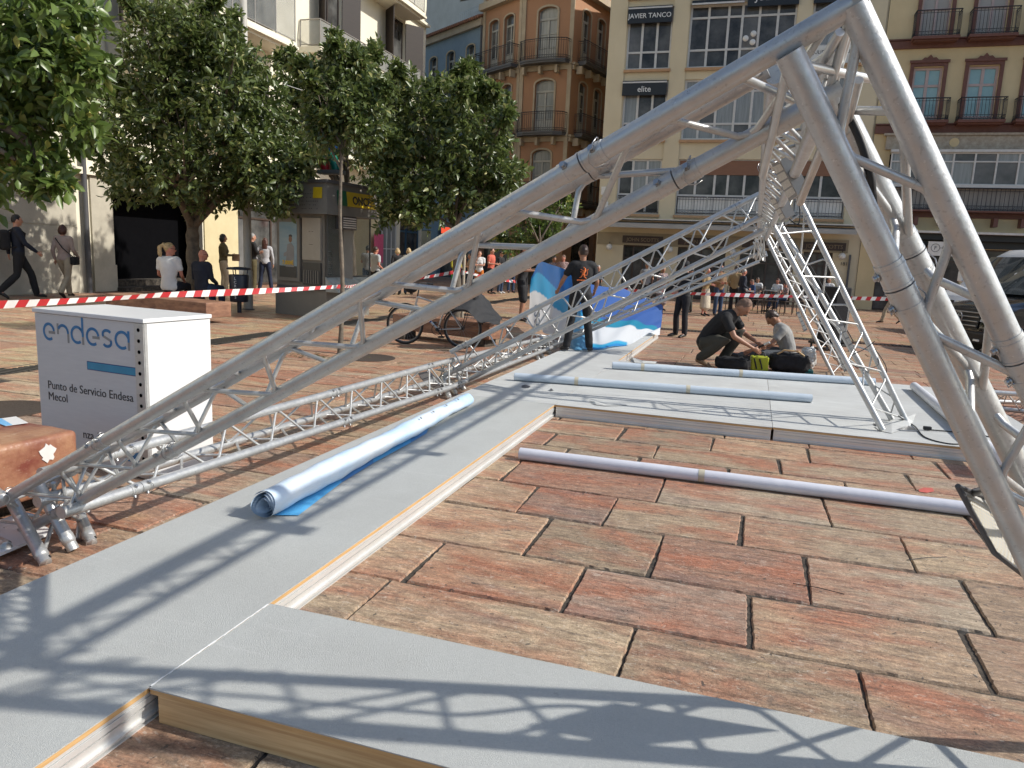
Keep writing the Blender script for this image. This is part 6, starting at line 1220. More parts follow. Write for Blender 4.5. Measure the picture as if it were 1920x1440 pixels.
# ================================================================== KIOSK
KG = mat('kiosk_grey', (.20, .19, .165), (.165, .155, .135), rough=.5, scale=3); KD = mat('kiosk_dark_frame', (.06, .06, .055), rough=.5); KGL = mat('kiosk_glass', (.10, .12, .11), (.04, .05, .045), rough=.05, scale=1, alpha=.55); KBL = mat('kiosk_blind', (.06, .065, .055), rough=.8)
k0, k1, k2 = GZ(517, 587), GZ(612, 598), GZ(692, 590); kh = 2.95
t = thing('lottery_kiosk', 'grey street kiosk with a slanted yellow sign, posters and glass front', 'kiosk', (k0+k1)/2)
kX = (k1-k0).normalized(); kY = Vector((-kX.y, kX.x, 0)); kx2 = (k2-k1).normalized(); ky2 = Vector((-kx2.y, kx2.x, 0)); kw = (k1-k0).length; kw2 = (k2-k1).length
k3 = k2+ky2*1.2; k4 = k0+kY*1.6
out = [(p.x, p.y) for p in (k0, k1, k2, k3, k4)]; cen = sum((Vector((x, y, 0)) for x, y in out), Vector())/5
def scl(f): return [(cen.x+(x-cen.x)*f, cen.y+(y-cen.y)*f) for x, y in out]
MB().prism(scl(1.0), 0, .62).build('plinth', KG, t); MB().prism(scl(.97), .62, .68).build('ledge', DGREY, t)
TKL = M4(k0, kX, -kY); TKR = M4(k1, kx2, -ky2)
m_ = MB(); back = [k4+(k0-k4)*.0, k0+(kX+kY)*.04]; m_.prism([(p.x, p.y) for p in (k0+kX*.03+kY*.03, k1-kX*.08+kY*.02, k1-kX*.08+kY*.9, k4+kX*.05)], .68, 2.3); m_.build('body', KG, t)
# poster case
f = MB(TKL); a_, b_ = kw*.08, kw*.52; f.box((a_, -.02, .78), (b_, .05, 2.18)); o = f.build('poster_case', KG, t)
PS = mat('poster_sky', (.12, .26, .36), (.35, .42, .42), rough=.3, scale=1.2, stretch=(.3, .3, 1.5)); g_ = MB(TKL).box((a_+.08, .052, .86), (b_-.08, .056, 2.1)); g_.build('poster', PS, o)
PF = mat('poster_skin', (.30, .17, .10), rough=.6); PSH = mat('poster_shirt', (.28, .28, .27), rough=.6); PYE = mat('poster_yellow', (.75, .48, .02), rough=.5)
cxp = (a_+b_)/2; q = MB(TKL); q.ell((cxp+.08, .058, 1.72), (.055, .006, .075), 12, 8, 0); q.extr([(cxp-.08, .057, 1.1), (cxp+.2, .057, 1.1), (cxp+.2, .057, 1.55), (cxp+.1, .057, 1.64), (cxp-.02, .057, 1.6)], (0, .004, 0), 1); q.extr([(cxp-.14, .06, 1.4), (cxp+.0, .06, 1.46), (cxp+.0, .06, 1.36), (cxp-.14, .06, 1.32)], (0, .003, 0), 1)
q.ell((cxp+.08, .056, 1.79), (.06, .006, .035), 10, 6, 2); q.build('printed_figure', [PF, PSH, KD], o)
MB(TKL).box((a_+.08, .0565, .86), (b_-.08, .059, 1.12)).build('poster_band', KD, o); text_mesh('7.000€', .13, TKL @ Vector((cxp, .066, 1.15)), kX, (0, 0, 1), PYE, 'lettering', o, 'CENTER', .002, .003)
f = MB(TKL); a2, b2 = kw*.56, kw*.9; f.box((a2, -.02, 1.28), (b2, .03, 2.2)); o = f.build('notice_board', mat('notice_beige', (.40, .37, .30), (.34, .31, .25), rough=.5, scale=3), t)
text_mesh('~ ~', .1, TKL @ Vector(((a2+b2)/2, .034, 1.88)), kX, (0, 0, 1), KD, 'lettering', o, 'CENTER'); text_mesh('~~~', .08, TKL @ Vector(((a2+b2)/2, .034, 1.6)), kX, (0, 0, 1), KD, 'lettering', o, 'CENTER')
f = MB(TKL); f.box((a2, -.02, .72), (b2, .02, 1.22)); o = f.build('service_hatch', KD, t); q = MB(TKL)
for i in range(7): xx = a2+.06+i*(b2-a2-.12)/6; q.box((xx-.012, .021, .76), (xx+.012, .04, 1.05))
q.build('grille_bar', KG, o)
# glass front
m_ = MB(TKR)
for xx in (.0, kw2*.33, kw2-.03): m_.tube([(xx+.015, .01, .62), (xx+.015, .01, 2.3)], .02, 6)
for zz in (.92, 2.28): m_.box((0, -.01, zz), (kw2, .02, zz+.03))
m_.box((-.02, -.9, .62), (.01, .0, .66)); m_.build('glazing_bar', KD, t)
MB(TKR).quad((.02, 0, .95), (kw2-.02, 0, .95), (kw2-.02, 0, 2.28), (.02, 0, 2.28)).build('glass_pane', KGL, t, fix=False)
MB(TKR).add([(.25, -.35, 1.1), (.95, -.35, 1.1), (.95, -.3, 1.75), (.8, -.1, 2.0), (.3, -.1, 2.0), (.25, -.3, 1.75)], [(0, 1, 2, 5), (5, 2, 3, 4)]).build('dark_blind', KBL, t)
q = MB(TKR)
for i in range(4): q.tube([(.1, -.03, 1.0+i*.13), (.1, -.03, 1.1+i*.13), (.22, -.03, 1.1+i*.13), (.22, -.03, 1.0+i*.13), (.1, -.03, 1.0+i*.13)], .008, 4)
q.build('ticket_rack', WPAINT, t)
o = MB(TKR).bbox((.35, -.06, 1.98), (.95, .14, 2.28), .02).build('air_conditioner', DGREY, t); q = MB(TKR)
for i in range(5): q.box((.42, .141, 2.02+i*.05), (.9, .15, 2.04+i*.05))
q.build('louvre', WPAINT, o)
f = MB(TKR); f.add([(-.05, .35, .60), (kw2, .35, .60), (kw2, 0, .93), (-.05, 0, .93), (-.05, .02, .6), (kw2, .02, .6)], [(0, 1, 2, 3), (0, 3, 4), (1, 5, 2), (0, 4, 5, 1)]); f.build('sales_counter', mat('counter_glass', (.35, .38, .36), (.2, .22, .21), rough=.1), t, fix=False)
# roof crown, flaring outward
m_ = MB(); lo, hi = scl(.99), scl(1.0)
A1, B1_ = scl(1.12), scl(1.05); n5 = 5; vv = [(x, y, 2.28) for x, y in scl(1.18)]+[(x, y, kh) for x, y in scl(1.03)]
m_.add(vv, [(i, (i+1) % 5, 5+(i+1) % 5, 5+i) for i in range(5)]+[tuple(range(5))[::-1], tuple(range(5, 10))]); m_.build('roof_crown', KG, t); MB().prism(scl(1.08), kh, kh+.07).build('roof_edge', DGREY, t)
rl = [Vector((*p, 0)) for p in scl(1.18)]; rh = [Vector((*p, 0)) for p in scl(1.03)]
def crown_pt(i, u, v, o_=0): 
    a = lerp(rl[i], rl[i+1], u); b = lerp(rh[i], rh[i+1], u); p = lerp(a+Vector((0, 0, 2.28)), b+Vector((0, 0, kh)), v); dd = (rl[i+1]-rl[i]).normalized(); nn = Vector((dd.y, -dd.x, 0)); return p+(nn*.9+Vector((0, 0, .25))).normalized()*o_
YSG = mat('yellow_sign', (.62, .44, .01), rough=.4); GSG = mat('green_sign', (.01, .12, .05), rough=.4)
m_ = MB(); P = [crown_pt(1, .38, .32, .01), crown_pt(1, .98, .32, .01), crown_pt(1, .98, .8, .01), crown_pt(1, .38, .8, .01)]; m_.extr(P, (P[1]-P[0]).cross(P[3]-P[0]).normalized()*.02); o = m_.build('sign', YSG, t)
P2 = [crown_pt(1, .2, .32, .012), crown_pt(1, .378, .32, .012), crown_pt(1, .378, .8, .012), crown_pt(1, .2, .8, .012)]; MB().extr(P2, (P2[1]-P2[0]).cross(P2[3]-P2[0]).normalized()*.02).build('sign', GSG, t)
text_mesh('ONCE', .26, crown_pt(1, .68, .40, .036), P[1]-P[0], P[3]-P[0], LK, 'lettering', o, 'CENTER', .003, .006)
q = [crown_pt(1, .24+.05*0, .56, .036)+ (P[1]-P[0]).normalized()*(.05*math.cos(a_*.5))+(P[3]-P[0]).normalized()*(.07*math.sin(a_*.5)) for a_ in range(12)]; MB().tube(q, .01, 4).build('emblem', SWHITE, t)
m_ = MB(); P = [crown_pt(0, .78, .5, .01), crown_pt(0, .93, .5, .01), crown_pt(0, .93, .85, .01), crown_pt(0, .78, .85, .01)]; m_.extr(P, (P[1]-P[0]).cross(P[3]-P[0]).normalized()*.01); m_.build('sign', YSG, t)
q = MB()                                                  # rows of raised braille dots
for r_ in range(6):
    for i in range(26):
        if random.random() < .65: p = crown_pt(0, .1+.03*i, .15+r_*.12, .004); q.add([p-kX*.012, p+kX*.012, p+kX*.012+Vector((0, 0, .018)), p-kX*.012+Vector((0, 0, .018))], [(0, 1, 2, 3)])
q.build('raised_dots', KD, t)
c0 = GD(622, 322, 17.4); sc_ = thing('rooftop_ornament', 'red, green and blue abstract ornament on top of the kiosk roof', 'ornament', c0+Vector((0, 0, -.1)))
MB().bbox((-.3, -.15, -.06), (.3, .15, .03), .01, c=c0, R=Matrix.Identity(3)).build('base', KG, sc_)
MB().tube([c0+Vector((-.16, 0, .03)), c0+Vector((-.2, 0, .2)), c0+Vector((-.12, 0, .36))], [.1, .13, .06], 8).build('red_piece', mat('red_gloss', (.5, .02, .03), rough=.3), sc_)
MB().tube([c0+Vector((.12, 0, .03)), c0+Vector((.04, 0, .3)), c0+Vector((-.06, 0, .48))], [.1, .11, .07], 8).build('green_piece', mat('green_gloss', (.0, .16, .10), rough=.3), sc_)
MB().tube([c0+Vector((-.1, 0, .5)), c0+Vector((.08, 0, .58)), c0+Vector((-.04, 0, .78))], [.08, .1, .05], 8).build('blue_piece', mat('blue_gloss', (.01, .12, .40), rough=.3), sc_)
# ================================================================== BLUE BANNER
def banner():
    cols = [ # (t) top point, bottom point, floor point; survey pixels with depth along the square
     ((996, 520, 16.6), (985, 622, 16.6)), ((1012, 492, 16.2), (1000, 632, 15.6)), ((1035, 497, 15.2), (1022, 640, 14.6)), ((1062, 506, 14.6), (1048, 648, 13.6)), ((1092, 524, 14.4), (1085, 655, 13.0)),
     ((1118, 535, 14.5), (1112, 655, 12.9)), ((1150, 540, 15.0), (1150, 652, 13.2)), ((1190, 548, 15.4), (1185, 644, 14.0)), ((1225, 566, 15.9), (1208, 632, 15.2)), ((1243, 580, 16.0), (1237, 628, 15.7))]
    T_ = [GD(*c[0]) for c in cols]; B_ = [GZ(c[1][0], c[1][1], ZT+.012) if i > 3 else GD(*c[1]) for i, c in enumerate(cols)]
    N, K = 90, 46; ts = smooth(T_, 10); bs = smooth(B_, 10); vv = []; cc = []
    n_ = len(ts)
    for i in range(N):
        f = i/(N-1)*(n_-1); a = int(min(f, n_-2)); p = lerp(ts[a], ts[a+1], f-a); q = lerp(bs[a], bs[a+1], f-a); u = i/(N-1)
        for k in range(K):
            v = k/(K-1); r = lerp(p, q, v); w = max(0, (u-.45)/.55)
            r.z = p.z+(q.z-p.z)*(v**(1-.45*w))                 # sags on to the floor further right
            r += Vector((0, 1, 0))*(.085*math.sin(u*34+v*3)+.04*math.sin(u*61-v*9))*(.35+v)*(1-w*.6)+Vector((0, 0, 1))*(.045*math.sin(u*21+v*7)+.03*math.sin(u*47+v*15))*w
            r.z = max(r.z, ZT+.012+.004*math.sin(u*40)); vv.append(r)
            b1 = .26+.10*math.sin(u*6)+.42*max(0, u-.45)*1.2; b2 = b1+.22-.08*u; dk = .12+.32*u if u < .35 else b1
            if u < .5:
                s1 = .03+u*1.0; s2 = s1+.26-.1*u; c_ = (.02, .15, .45) if v < s1 else ((.04, .37, .68) if v < s2 else (.74, .77, .80))
                if u > .38 and v > .55: c_ = (.16, .42, .66)
            else:
                s1 = .50+.12*(u-.5); s2 = s1+.13; c_ = (.05, .13, .40) if v < s1 else ((.02, .26, .42) if v < s2 else (.74, .77, .80))
                if v > .93 and u < .75: c_ = (.03, .25, .60) if v > .965 else (.05, .42, .70)
            cc.append((*c_, 1))
    me = bpy.data.meshes.new('printed_banner'); me.from_pydata(vv, [], [(i*K+k, (i+1)*K+k, (i+1)*K+k+1, i*K+k+1) for i in range(N-1) for k in range(K-1)])
    at = me.color_attributes.new('tint', 'FLOAT_COLOR', 'POINT'); at.data.foreach_set('color', np.array(cc, dtype=np.float32).ravel()); me.polygons.foreach_set('use_smooth', [True]*len(me.polygons))
    m = mat('banner_print', (.5, .5, .5), rough=.4); n, L, b = nodes(m); a = n.new('ShaderNodeVertexColor'); a.layer_name = 'tint'; L.new(a.outputs[0], b.inputs['Base Color'])
    tr = n.new('ShaderNodeBsdfTranslucent'); L.new(a.outputs[0], tr.inputs[0]); ms = n.new('ShaderNodeMixShader'); ms.inputs[0].default_value = .35; L.new(b.outputs[0], ms.inputs[1]); L.new(tr.outputs[0], ms.inputs[2]); L.new(ms.outputs[0], n['Material Output'].inputs[0])
    me.materials.append(m); t = thing('printed_banner', 'large blue and white printed banner held up and trailing onto the deck', 'banner', Vector((-3, 14.5, ZT)))
    o = bpy.data.objects.new('sheet', me); COL.objects.link(o); o.parent = t; me.transform(Matrix.Translation(-ORG[t.name])); ORG[o.name] = ORG[t.name]
    # rotated letters at the hanging left edge
    p0 = GD(1000, 590, 15.1); rt = (GD(1000, 545, 15.3)-p0).normalized(); up_ = (GD(975, 590, 15.1)-p0).normalized()
    text_mesh('esa', .40, GD(1012, 612, 14.9), (GD(1012, 540, 15.2)-GD(1012, 612, 14.9)), (GD(985, 612, 15.3)-GD(1012, 612, 14.9)), mat('banner_grey_letter', (.18, .26, .38), rough=.5), 'lettering', t, extrude=.001)
banner()

# ================================================================== BICYCLE
def bicycle():
    r0 = GZ(866, 653); f0 = GZ(762, 645); ax = (f0-r0).normalized(); R = .335; wb = 1.04; r0.z = 0
    side = Vector((-ax.y, ax.x, 0)); P = lambda x, z, s_=0: r0+ax*x+side*s_+Vector((0, 0, z))
    t = thing('bicycle', 'black and silver trekking bicycle parked against the stone bench', 'bicycle', (r0+P(wb, 0))/2, None)
    SIL = mat('bicycle_silver', (.55, .55, .54), rough=.3, metal=.6); BLF = mat('bicycle_blue', (.01, .05, .25), rough=.3); RIM = mat('wheel_rim', (.25, .25, .25), rough=.35, metal=.7)
    for cx in (0, wb):
        c = P(cx, R); w_ = MB(); w_.tube([c+ax*math.cos(a*math.pi/20)*R*.955+Vector((0, 0, math.sin(a*math.pi/20)*R*.955)) for a in range(41)], .02, 8, caps=False); o = w_.build('wheel', BLACK, t)
        MB().tube([c+ax*math.cos(a*math.pi/20)*R*.88+Vector((0, 0, math.sin(a*math.pi/20)*R*.88)) for a in range(41)], .010, 6, caps=False).build('rim', RIM, o)
        s_ = MB()
        for k in range(28): a = k*2*math.pi/28; s_.tube([c+side*(.03 if k % 2 else -.03), c+ax*math.cos(a)*R*.88+Vector((0, 0, math.sin(a)*R*.88))], .0018, 3, caps=False)
        s_.build('spokes', RIM, o); MB().tube([c-side*.06, c+side*.06], .025, 10).build('hub', BLACK, o)
    bb, st, hd, hb = P(.44, .29), P(.28, .80), P(.82, .82), P(.85, .68)
    f = MB()
    for a, b, r in ((bb, st, .016), (st+Vector((0, 0, -.12)), hd, .016), (bb, hb, .021), (hd, hb, .021), (bb+side*.03, P(0, R, .06), .009), (bb-side*.03, P(0, R, -.06), .009), (st+Vector((0, 0, -.12)), P(0, R, .06), .009), (st+Vector((0, 0, -.12)), P(0, R, -.06), .009)): f.tube([a, b], r, 8)
    f.build('frame', SIL, t); m_ = MB(); m_.tube([lerp(bb, hb, .3), lerp(bb, hb, .8)], .026, 8); m_.build('frame_guard', BLF, t)
    f = MB()
    for s_ in (-.05, .05): f.tube([hb, P(.88, .62, s_), P(wb, R, s_)], .014, 6)
    f.build('fork', SIL, t)
    f = MB(); f.tube([hd, P(.79, 1.0), P(.83, 1.03)], .014, 6); f.tube([P(.72, 1.04, -.3), P(.80, 1.05, -.18), P(.84, 1.03, 0), P(.80, 1.05, .18), P(.72, 1.04, .3)], .012, 6); f.build('handlebar', BLACK, t)
    for s_ in (-.3, .3): MB().tube([P(.76, 1.045, s_*.85), P(.66, 1.035, s_)], .018, 8).build('grip', BLACK, t)
    MB().tube([st, P(.255, .92)], .014, 8).build('seat_post', SIL, t); sd = MB(); sd.ell(P(.22, .95), (.10, .10, .035), 12, 8, R=Matrix((ax, side, Vector((0, 0, 1)))).transposed()); sd.ell(P(.34, .95), (.13, .035, .03), 12, 8, R=Matrix((ax, side, Vector((0, 0, 1)))).transposed()); sd.build('saddle', BLACK, t)
    f = MB(); f.tube([P(-.32, .72, -.06), P(.22, .74, -.06)], .007, 5); f.tube([P(-.32, .72, .06), P(.22, .74, .06)], .007, 5); f.tube([P(-.1, .72, .06), P(0, R, .07)], .006, 5); f.tube([P(-.1, .72, -.06), P(0, R, -.07)], .006, 5)
    for k in range(4): f.tube([P(-.3+k*.16, .725, -.06), P(-.3+k*.16, .725, .06)], .006, 5)
    f.build('luggage_rack', BLACK, t)
    MB().ell(P(-.35, .68), (.02, .04, .025), 8, 6).build('rear_light', mat('red_reflector', (.5, .01, .01), rough=.2), t)
    f = MB(); f.tube([bb-side*.05, bb+side*.05], .03, 10); f.tube([bb+side*.055+Vector((.0, 0, .09*math.cos(a*.63)))+ax*.09*math.sin(a*.63) for a in range(11)], .006, 5); f.tube([bb+side*.06, P(.33, .19, .07)], .010, 6); f.tube([bb-side*.06, P(.55, .39, -.07)], .010, 6); f.build('crank', BLACK, t)
    for a in (P(.33, .18, .12), P(.55, .39, -.12)): MB().bbox((-.045, -.05, -.012), (.045, .05, .012), .004, R=Matrix((ax, side, Vector((0, 0, 1)))).transposed(), c=a).build('pedal', BLACK, t)
    MB().tube([P(-.01, R+.03, -.065), P(.43, .34, -.06), P(.43, .25, -.06), P(0, R-.03, -.065)], .005, 4).build('chain', BLACK, t)
    for cx, a0, a1 in ((0, .35, 2.9), (wb, .6, 2.7)):
        c = P(cx, R); MB().tube([c+ax*math.cos(a0+(a1-a0)*k/12)*(R+.025)+Vector((0, 0, math.sin(a0+(a1-a0)*k/12)*(R+.025))) for k in range(13)], .012, 6).build('mudguard', BLACK, t)
    bg_ = MB(); bg_.bbox((-.2, -.12, 0), (.2, .12, .18), .03, R=Matrix((ax, side, Vector((0, 0, 1)))).transposed(), c=P(-.05, .74)); o = rebase(tag(bg_.build('bicycle_bag', BLK2), 'black bag strapped on the luggage rack of the bicycle', 'bag'))
    # helmet / basket of things on the handlebar
    m_ = MB(); m_.ell(P(.92, .98, .05), (.13, .10, .10), 12, 8); rebase(tag(m_.build('handlebar_bag', BLK2), 'dark round bag hanging on the bicycle handlebar', 'bag'))
    # draped jacket
    rows_ = [(898, 552, 12.4), (915, 565, 12.3), (925, 585, 12.2), (937, 600, 12.1)]; N, K = 22, 16; vv = []
    A_ = [GD(*p) for p in ((868, 562, 12.4), (895, 553, 12.5), (908, 556, 12.6), (922, 575, 12.7), (940, 598, 12.75))]; B_ = [GD(*p) for p in ((850, 578, 12.0), (880, 585, 12.0), (893, 601, 12.1), (912, 605, 12.2), (936, 608, 12.35))]
    a_, b_ = smooth(A_, 6), smooth(B_, 6); n_ = len(a_)
    for i in range(n_):
        for k in range(K): v = k/(K-1); vv.append(lerp(a_[i], b_[i], v)+Vector((0, -.05*math.sin(math.pi*v)+.012*math.sin(i*1.3+k), .03*math.sin(math.pi*v)+.012*math.sin(i*.9+k*1.1))))
    m_ = MB(); m_.add(vv+[p+Vector((0, .06, -.01)) for p in vv], [(i*K+k, (i+1)*K+k, (i+1)*K+k+1, i*K+k+1) for i in range(n_-1) for k in range(K-1)]+[(n_*K+i*K+k, n_*K+i*K+k+1, n_*K+(i+1)*K+k+1, n_*K+(i+1)*K+k) for i in range(n_-1) for k in range(K-1)], 0, True)
    for i in range(n_-1): m_.quad(vv[i*K], vv[(i+1)*K], vv[(i+1)*K]+Vector((0, .06, -.01)), vv[i*K]+Vector((0, .06, -.01))); m_.quad(vv[i*K+K-1], vv[(i+1)*K+K-1], vv[(i+1)*K+K-1]+Vector((0, .06, -.01)), vv[i*K+K-1]+Vector((0, .06, -.01)))
    rebase(tag(m_.build('jacket', mat('charcoal_jacket', (.022, .022, .024), (.012, .012, .013), rough=.8, bump=.6, scale=9, bscale=20)), 'dark grey jacket draped over the bicycle rear and the bench end', 'jacket'))
bicycle()

# ================================================================== VANS
def van(label, p0, hd, L_, W_, H_, paint, group, tall):
    """p0: ground point under the front centre, hd: heading"""
    hd = Vector(hd).normalized(); sd = Vector((-hd.y, hd.x, 0)); t = thing('van', label, 'van', p0-hd*L_/2, group)
    M = Matrix.Translation(p0) @ Matrix((-hd, sd, Vector((0, 0, 1)))).transposed().to_4x4()   # local x runs back from the nose
    if tall: prof = [(0.02, .35), (.0, .62), (.10, .98), (.30, 1.10), (1.02, 1.30), (1.12, 1.40), (1.85, H_-.22), (2.15, H_-.04), (2.9, H_), (L_-.1, H_-.02), (L_, H_-.2), (L_, .4)]
    else: prof = [(0.02, .30), (.0, .55), (.07, .92), (.22, 1.02), (.98, 1.16), (1.05, 1.20), (1.78, H_-.16), (2.1, H_-.03), (2.8, H_), (L_-.15, H_-.03), (L_, H_-.25), (L_, .35)]
    nx = len(prof); st = 9; vv = []
    for j in range(st):
        s_ = -1+2*j/(st-1); e = abs(s_)
        for x, z in prof:
            zn = (z-.3)/(H_-.3); wd = W_/2*(1-.16*max(0, zn-.45)**1.3); yy = s_*wd
            xr = x+(.20*(e**4) if x < 1.0 else .05*e**4); zr = z-(.07*e**5 if z > H_*.8 else .02*e**4); vv.append((xr, yy, zr))
    m_ = MB(M); m_.add(vv, [(j*nx+i, j*nx+i+1, (j+1)*nx+i+1, (j+1)*nx+i) for j in range(st-1) for i in range(nx-1)]+[(j*nx+nx-1, j*nx, (j+1)*nx, (j+1)*nx+nx-1) for j in range(st-1)], 0, True)
    for j in (0, st-1): m_.add([vv[j*nx+i] for i in range(nx)], [tuple(range(nx))])
    m_.build('body', paint, t)
    wl = W_/2
    # windscreen
    i0, i1 = 5, 6; (xa, za), (xb, zb) = prof[5], prof[6]; g = MB(M); n_ = 8; q = []
    for fx in (0.06, .94):
        for k in range(n_+1):
            s_ = (-1+2*k/n_)*.9; e = abs(s_); x = xa+(xb-xa)*fx; z = za+(zb-za)*fx; zn = (z-.3)/(H_-.3); q.append((x+.05*e**4-.035, s_*wl*(1-.16*max(0, zn-.45)**1.3), z+.02))
    g.add(q, [(k, k+1, n_+1+k+1, n_+1+k) for k in range(n_)], 0, True); VG = mat('van_glass', (.03, .035, .035), (.10, .11, .105), rough=.05, scale=1.4, spec=.9, coat=.5); g.build('windscreen', VG, t, fix=False)
    # side windows and doors both sides
    for s_ in (-1, 1):
        def sp(x, z, o_=.004): zn = (z-.3)/(H_-.3); return (x, s_*(wl*(1-.16*max(0, zn-.45)**1.3)+o_), z)
        zb_ = prof[5][1]+.02; zt_ = H_-.30
        g = MB(M); g.add([sp(1.28, zb_, .006), sp(2.55, zb_-.02, .006), sp(2.55, zt_, .006), sp(2.02, zt_, .006)], [(0, 1, 2, 3)]); g.build('side_window', VG, t, fix=False)
        if not tall:
            g = MB(M); g.add([sp(2.7, zb_-.02, .006), sp(3.9, zb_-.02, .006), sp(3.9, zt_, .006), sp(2.7, zt_, .006)], [(0, 1, 2, 3)]); g.build('side_window', VG, t, fix=False)
        d = MB(M)
        for x in (1.25, 2.62, 3.95): d.tube([sp(x, .45, .001), sp(x, 1.0, .001), sp(x+(.0 if x > 1.3 else .1), zt_ if x > 1.3 else 1.2, .001)], .006, 4)
        d.build('door_gap', BLACK, t); MB(M).bbox((2.3, s_*(wl+.005)-.015, 1.0), (2.5, s_*(wl+.005)+.015, 1.035), .006).build('door_handle', BLACK, t)
        MB(M).bbox((1.15, s_*(wl+.12)-.10, prof[5][1]), (1.30, s_*(wl+.12)+.10, prof[5][1]+.3), .04).build('wing_mirror', BLACK if not tall else paint, t)
        for x in (.88, L_-.95):
            w_ = MB(M); R = .34; w_.lathe([(.0, 0)], (0, 0, 0), 4) if False else None
            w_.tube([(x, s_*(wl-.22), R), (x, s_*(wl-.215), R), (x, s_*(wl+.005), R), (x, s_*(wl+.01), R)], [R*.9, R, R, R*.9], 28); o = w_.build('wheel', BLACK, t); MB(M).tube([(x, s_*(wl+.011), R), (x, s_*(wl+.02), R)], [R*.62, R*.5], 18).build('rim', STEEL, o)
            ar = MB(M); ar.tube([(x+math.cos(a*math.pi/10)*(R+.05), s_*(wl+.0), R+math.sin(a*math.pi/10)*(R+.05)) for a in range(11)], .035, 6); ar.build('wheel_arch', BLACK if not tall else paint, t)
        # headlight wraps the corner
        z0, z1 = prof[1][1]+.12, prof[2][1]-.02; hl = MB(M); pts = []
        for k in range(6):
            e = .55+.42*k/5; xx = .20*e**4; pts.append((xx, s_*wl*e))
        vv2 = [(x+.035-.04, y, z0+.05*(1-k/5)) for k, (x, y) in enumerate(pts)]+[(x+.10-.045, y*.995, z1-.03+.05*k/5) for k, (x, y) in enumerate(pts)]
        hl.add(vv2+[(x+.1, y, z) for x, y, z in vv2], [(k, k+1, 7+k, 6+k) for k in range(5)]); o = hl.build('headlight', mat('headlight_lens', (.55, .56, .55), (.2, .2, .2), rough=.06, scale=18, coat=1), t, fix=False)
    gr = MB(M)
    for k in range(4): gr.tube([(-.015+.02*k, -wl*.5, .62+.085*k), (-.03+.02*k, 0, .62+.085*k), (-.015+.02*k, wl*.5, .62+.085*k)], .016, 6)
    gr.build('grille_bar', STEEL if not tall else BLACK, t); gp = MB(M); gp.add([(-.006, -wl*.52, .56), (-.006, wl*.52, .56), (.07, wl*.5, .94), (.07, -wl*.5, .94)], [(0, 1, 2, 3)]); gp.build('grille', BLACK, t, fix=False)
    em = MB(M); cz = .76; R = .11
    em.tube([(-.06+.0, R*math.cos(a*math.pi/12), cz+R*math.sin(a*math.pi/12)) for a in range(25)], .010, 6)
    for k in range(3): a = math.pi/2+k*2*math.pi/3; em.tube([(-.06, 0, cz), (-.06, R*math.cos(a), cz+R*math.sin(a))], [.014, .004], 6)
    em.build('emblem', STEEL, t)
    bp = MB(M); bp.bbox((-.06, -wl*.86, .30), (.14, wl*.86, .52), .04); bp.build('bumper', BLACK if not tall else DGREY, t); pl = MB(M); pl.box((-.072, -.26, .36), (-.062, .26, .46)); pl.build('number_plate', WPAINT, t)
    MB(M).bbox((-.075, wl*.55, .34), (-.05, wl*.72, .38), .004).build('fog_light', WPAINT, t)
    return t
VW = mat('van_white', (.80, .80, .79), (.75, .75, .74), rough=.25, coat=.6, scale=2); VB = mat('van_black', (.012, .013, .014), rough=.15, coat=1)
pb = GZ(1797, 668); van('black passenger van with a round star emblem, parked at the right edge', pb+Vector((.02, .3, 0)), (-.93, -.37, 0), 5.1, 1.93, 1.9, VB, 'vans parked at the right', False)
pw = GZ(1760, 632); van('white high roofed van parked behind the black one', pw+Vector((.1, .9, 0)), (-.94, -.34, 0), 5.9, 2.0, 2.35, VW, 'vans parked at the right', True)

# ================================================================== CAFE TERRACE
def chair(label, p, rz, m_=None):
    p = Vector(p); R = Matrix.Rotation(rz, 3, 'Z'); t = thing('cafe_chair', label, 'chair', p, 'dark cafe chairs on the terrace'); q = lambda x, y, z: p+R @ Vector((x, y, z)); m_ = m_ or SHOPF
    MB().bbox((-.21, -.21, .43), (.21, .21, .46), .01, R=R, c=p).build('seat', m_, t)
    b = MB(); b.tube([q(-.2, -.2, .46), q(-.2, -.25, .86), q(.2, -.25, .86), q(.2, -.2, .46)], .014, 6)
    for i in range(4): b.tube([q(-.19, -.235, .55+i*.08), q(.19, -.235, .55+i*.08)], .012, 5)
    b.build('backrest', m_, t)
    for sx in (-1, 1):
        for sy in (-1, 1): MB().tube([q(.19*sx, .19*sy, .44), q(.21*sx, .21*sy, 0)], .014, 6).build('leg', m_, t)
def table(label, p):
    p = Vector(p); t = thing('cafe_table', label, 'table', p, 'round cafe tables'); MB().lathe([(0, .72), (.36, .72), (.37, .735), (.36, .75), (0, .75)], p, 24).build('table_top', mat('table_grey', (.2, .19, .18), rough=.4), t)
    MB().lathe([(.0, 0), (.22, 0), (.2, .03), (.03, .05), (.03, .72)], p, 16).build('pedestal', SHOPF, t)
for lb, px, dep, rz in (('cafe chair left of the seated man in the navy shirt', 1368, 26, .4), ('cafe chair under the man in the navy shirt', 1415, 25.4, 2.8), ('cafe chair under the man in the white shirt', 1428, 27, -.4), ('empty cafe chair between the two seated groups', 1445, 25, 1.4), ('cafe chair under the woman in the white top', 1462, 26.2, 1.6), ('cafe chair under the woman in the patterned top', 1480, 25, 1.9), ('cafe chair nearest to the brick pillar side', 1500, 25.6, -1.7), ('cafe chair behind the guard near the grey cap', 1232, 28, .2)):
    v = GD(px, 560, dep); chair(lb, (v.x, v.y, 0), rz)
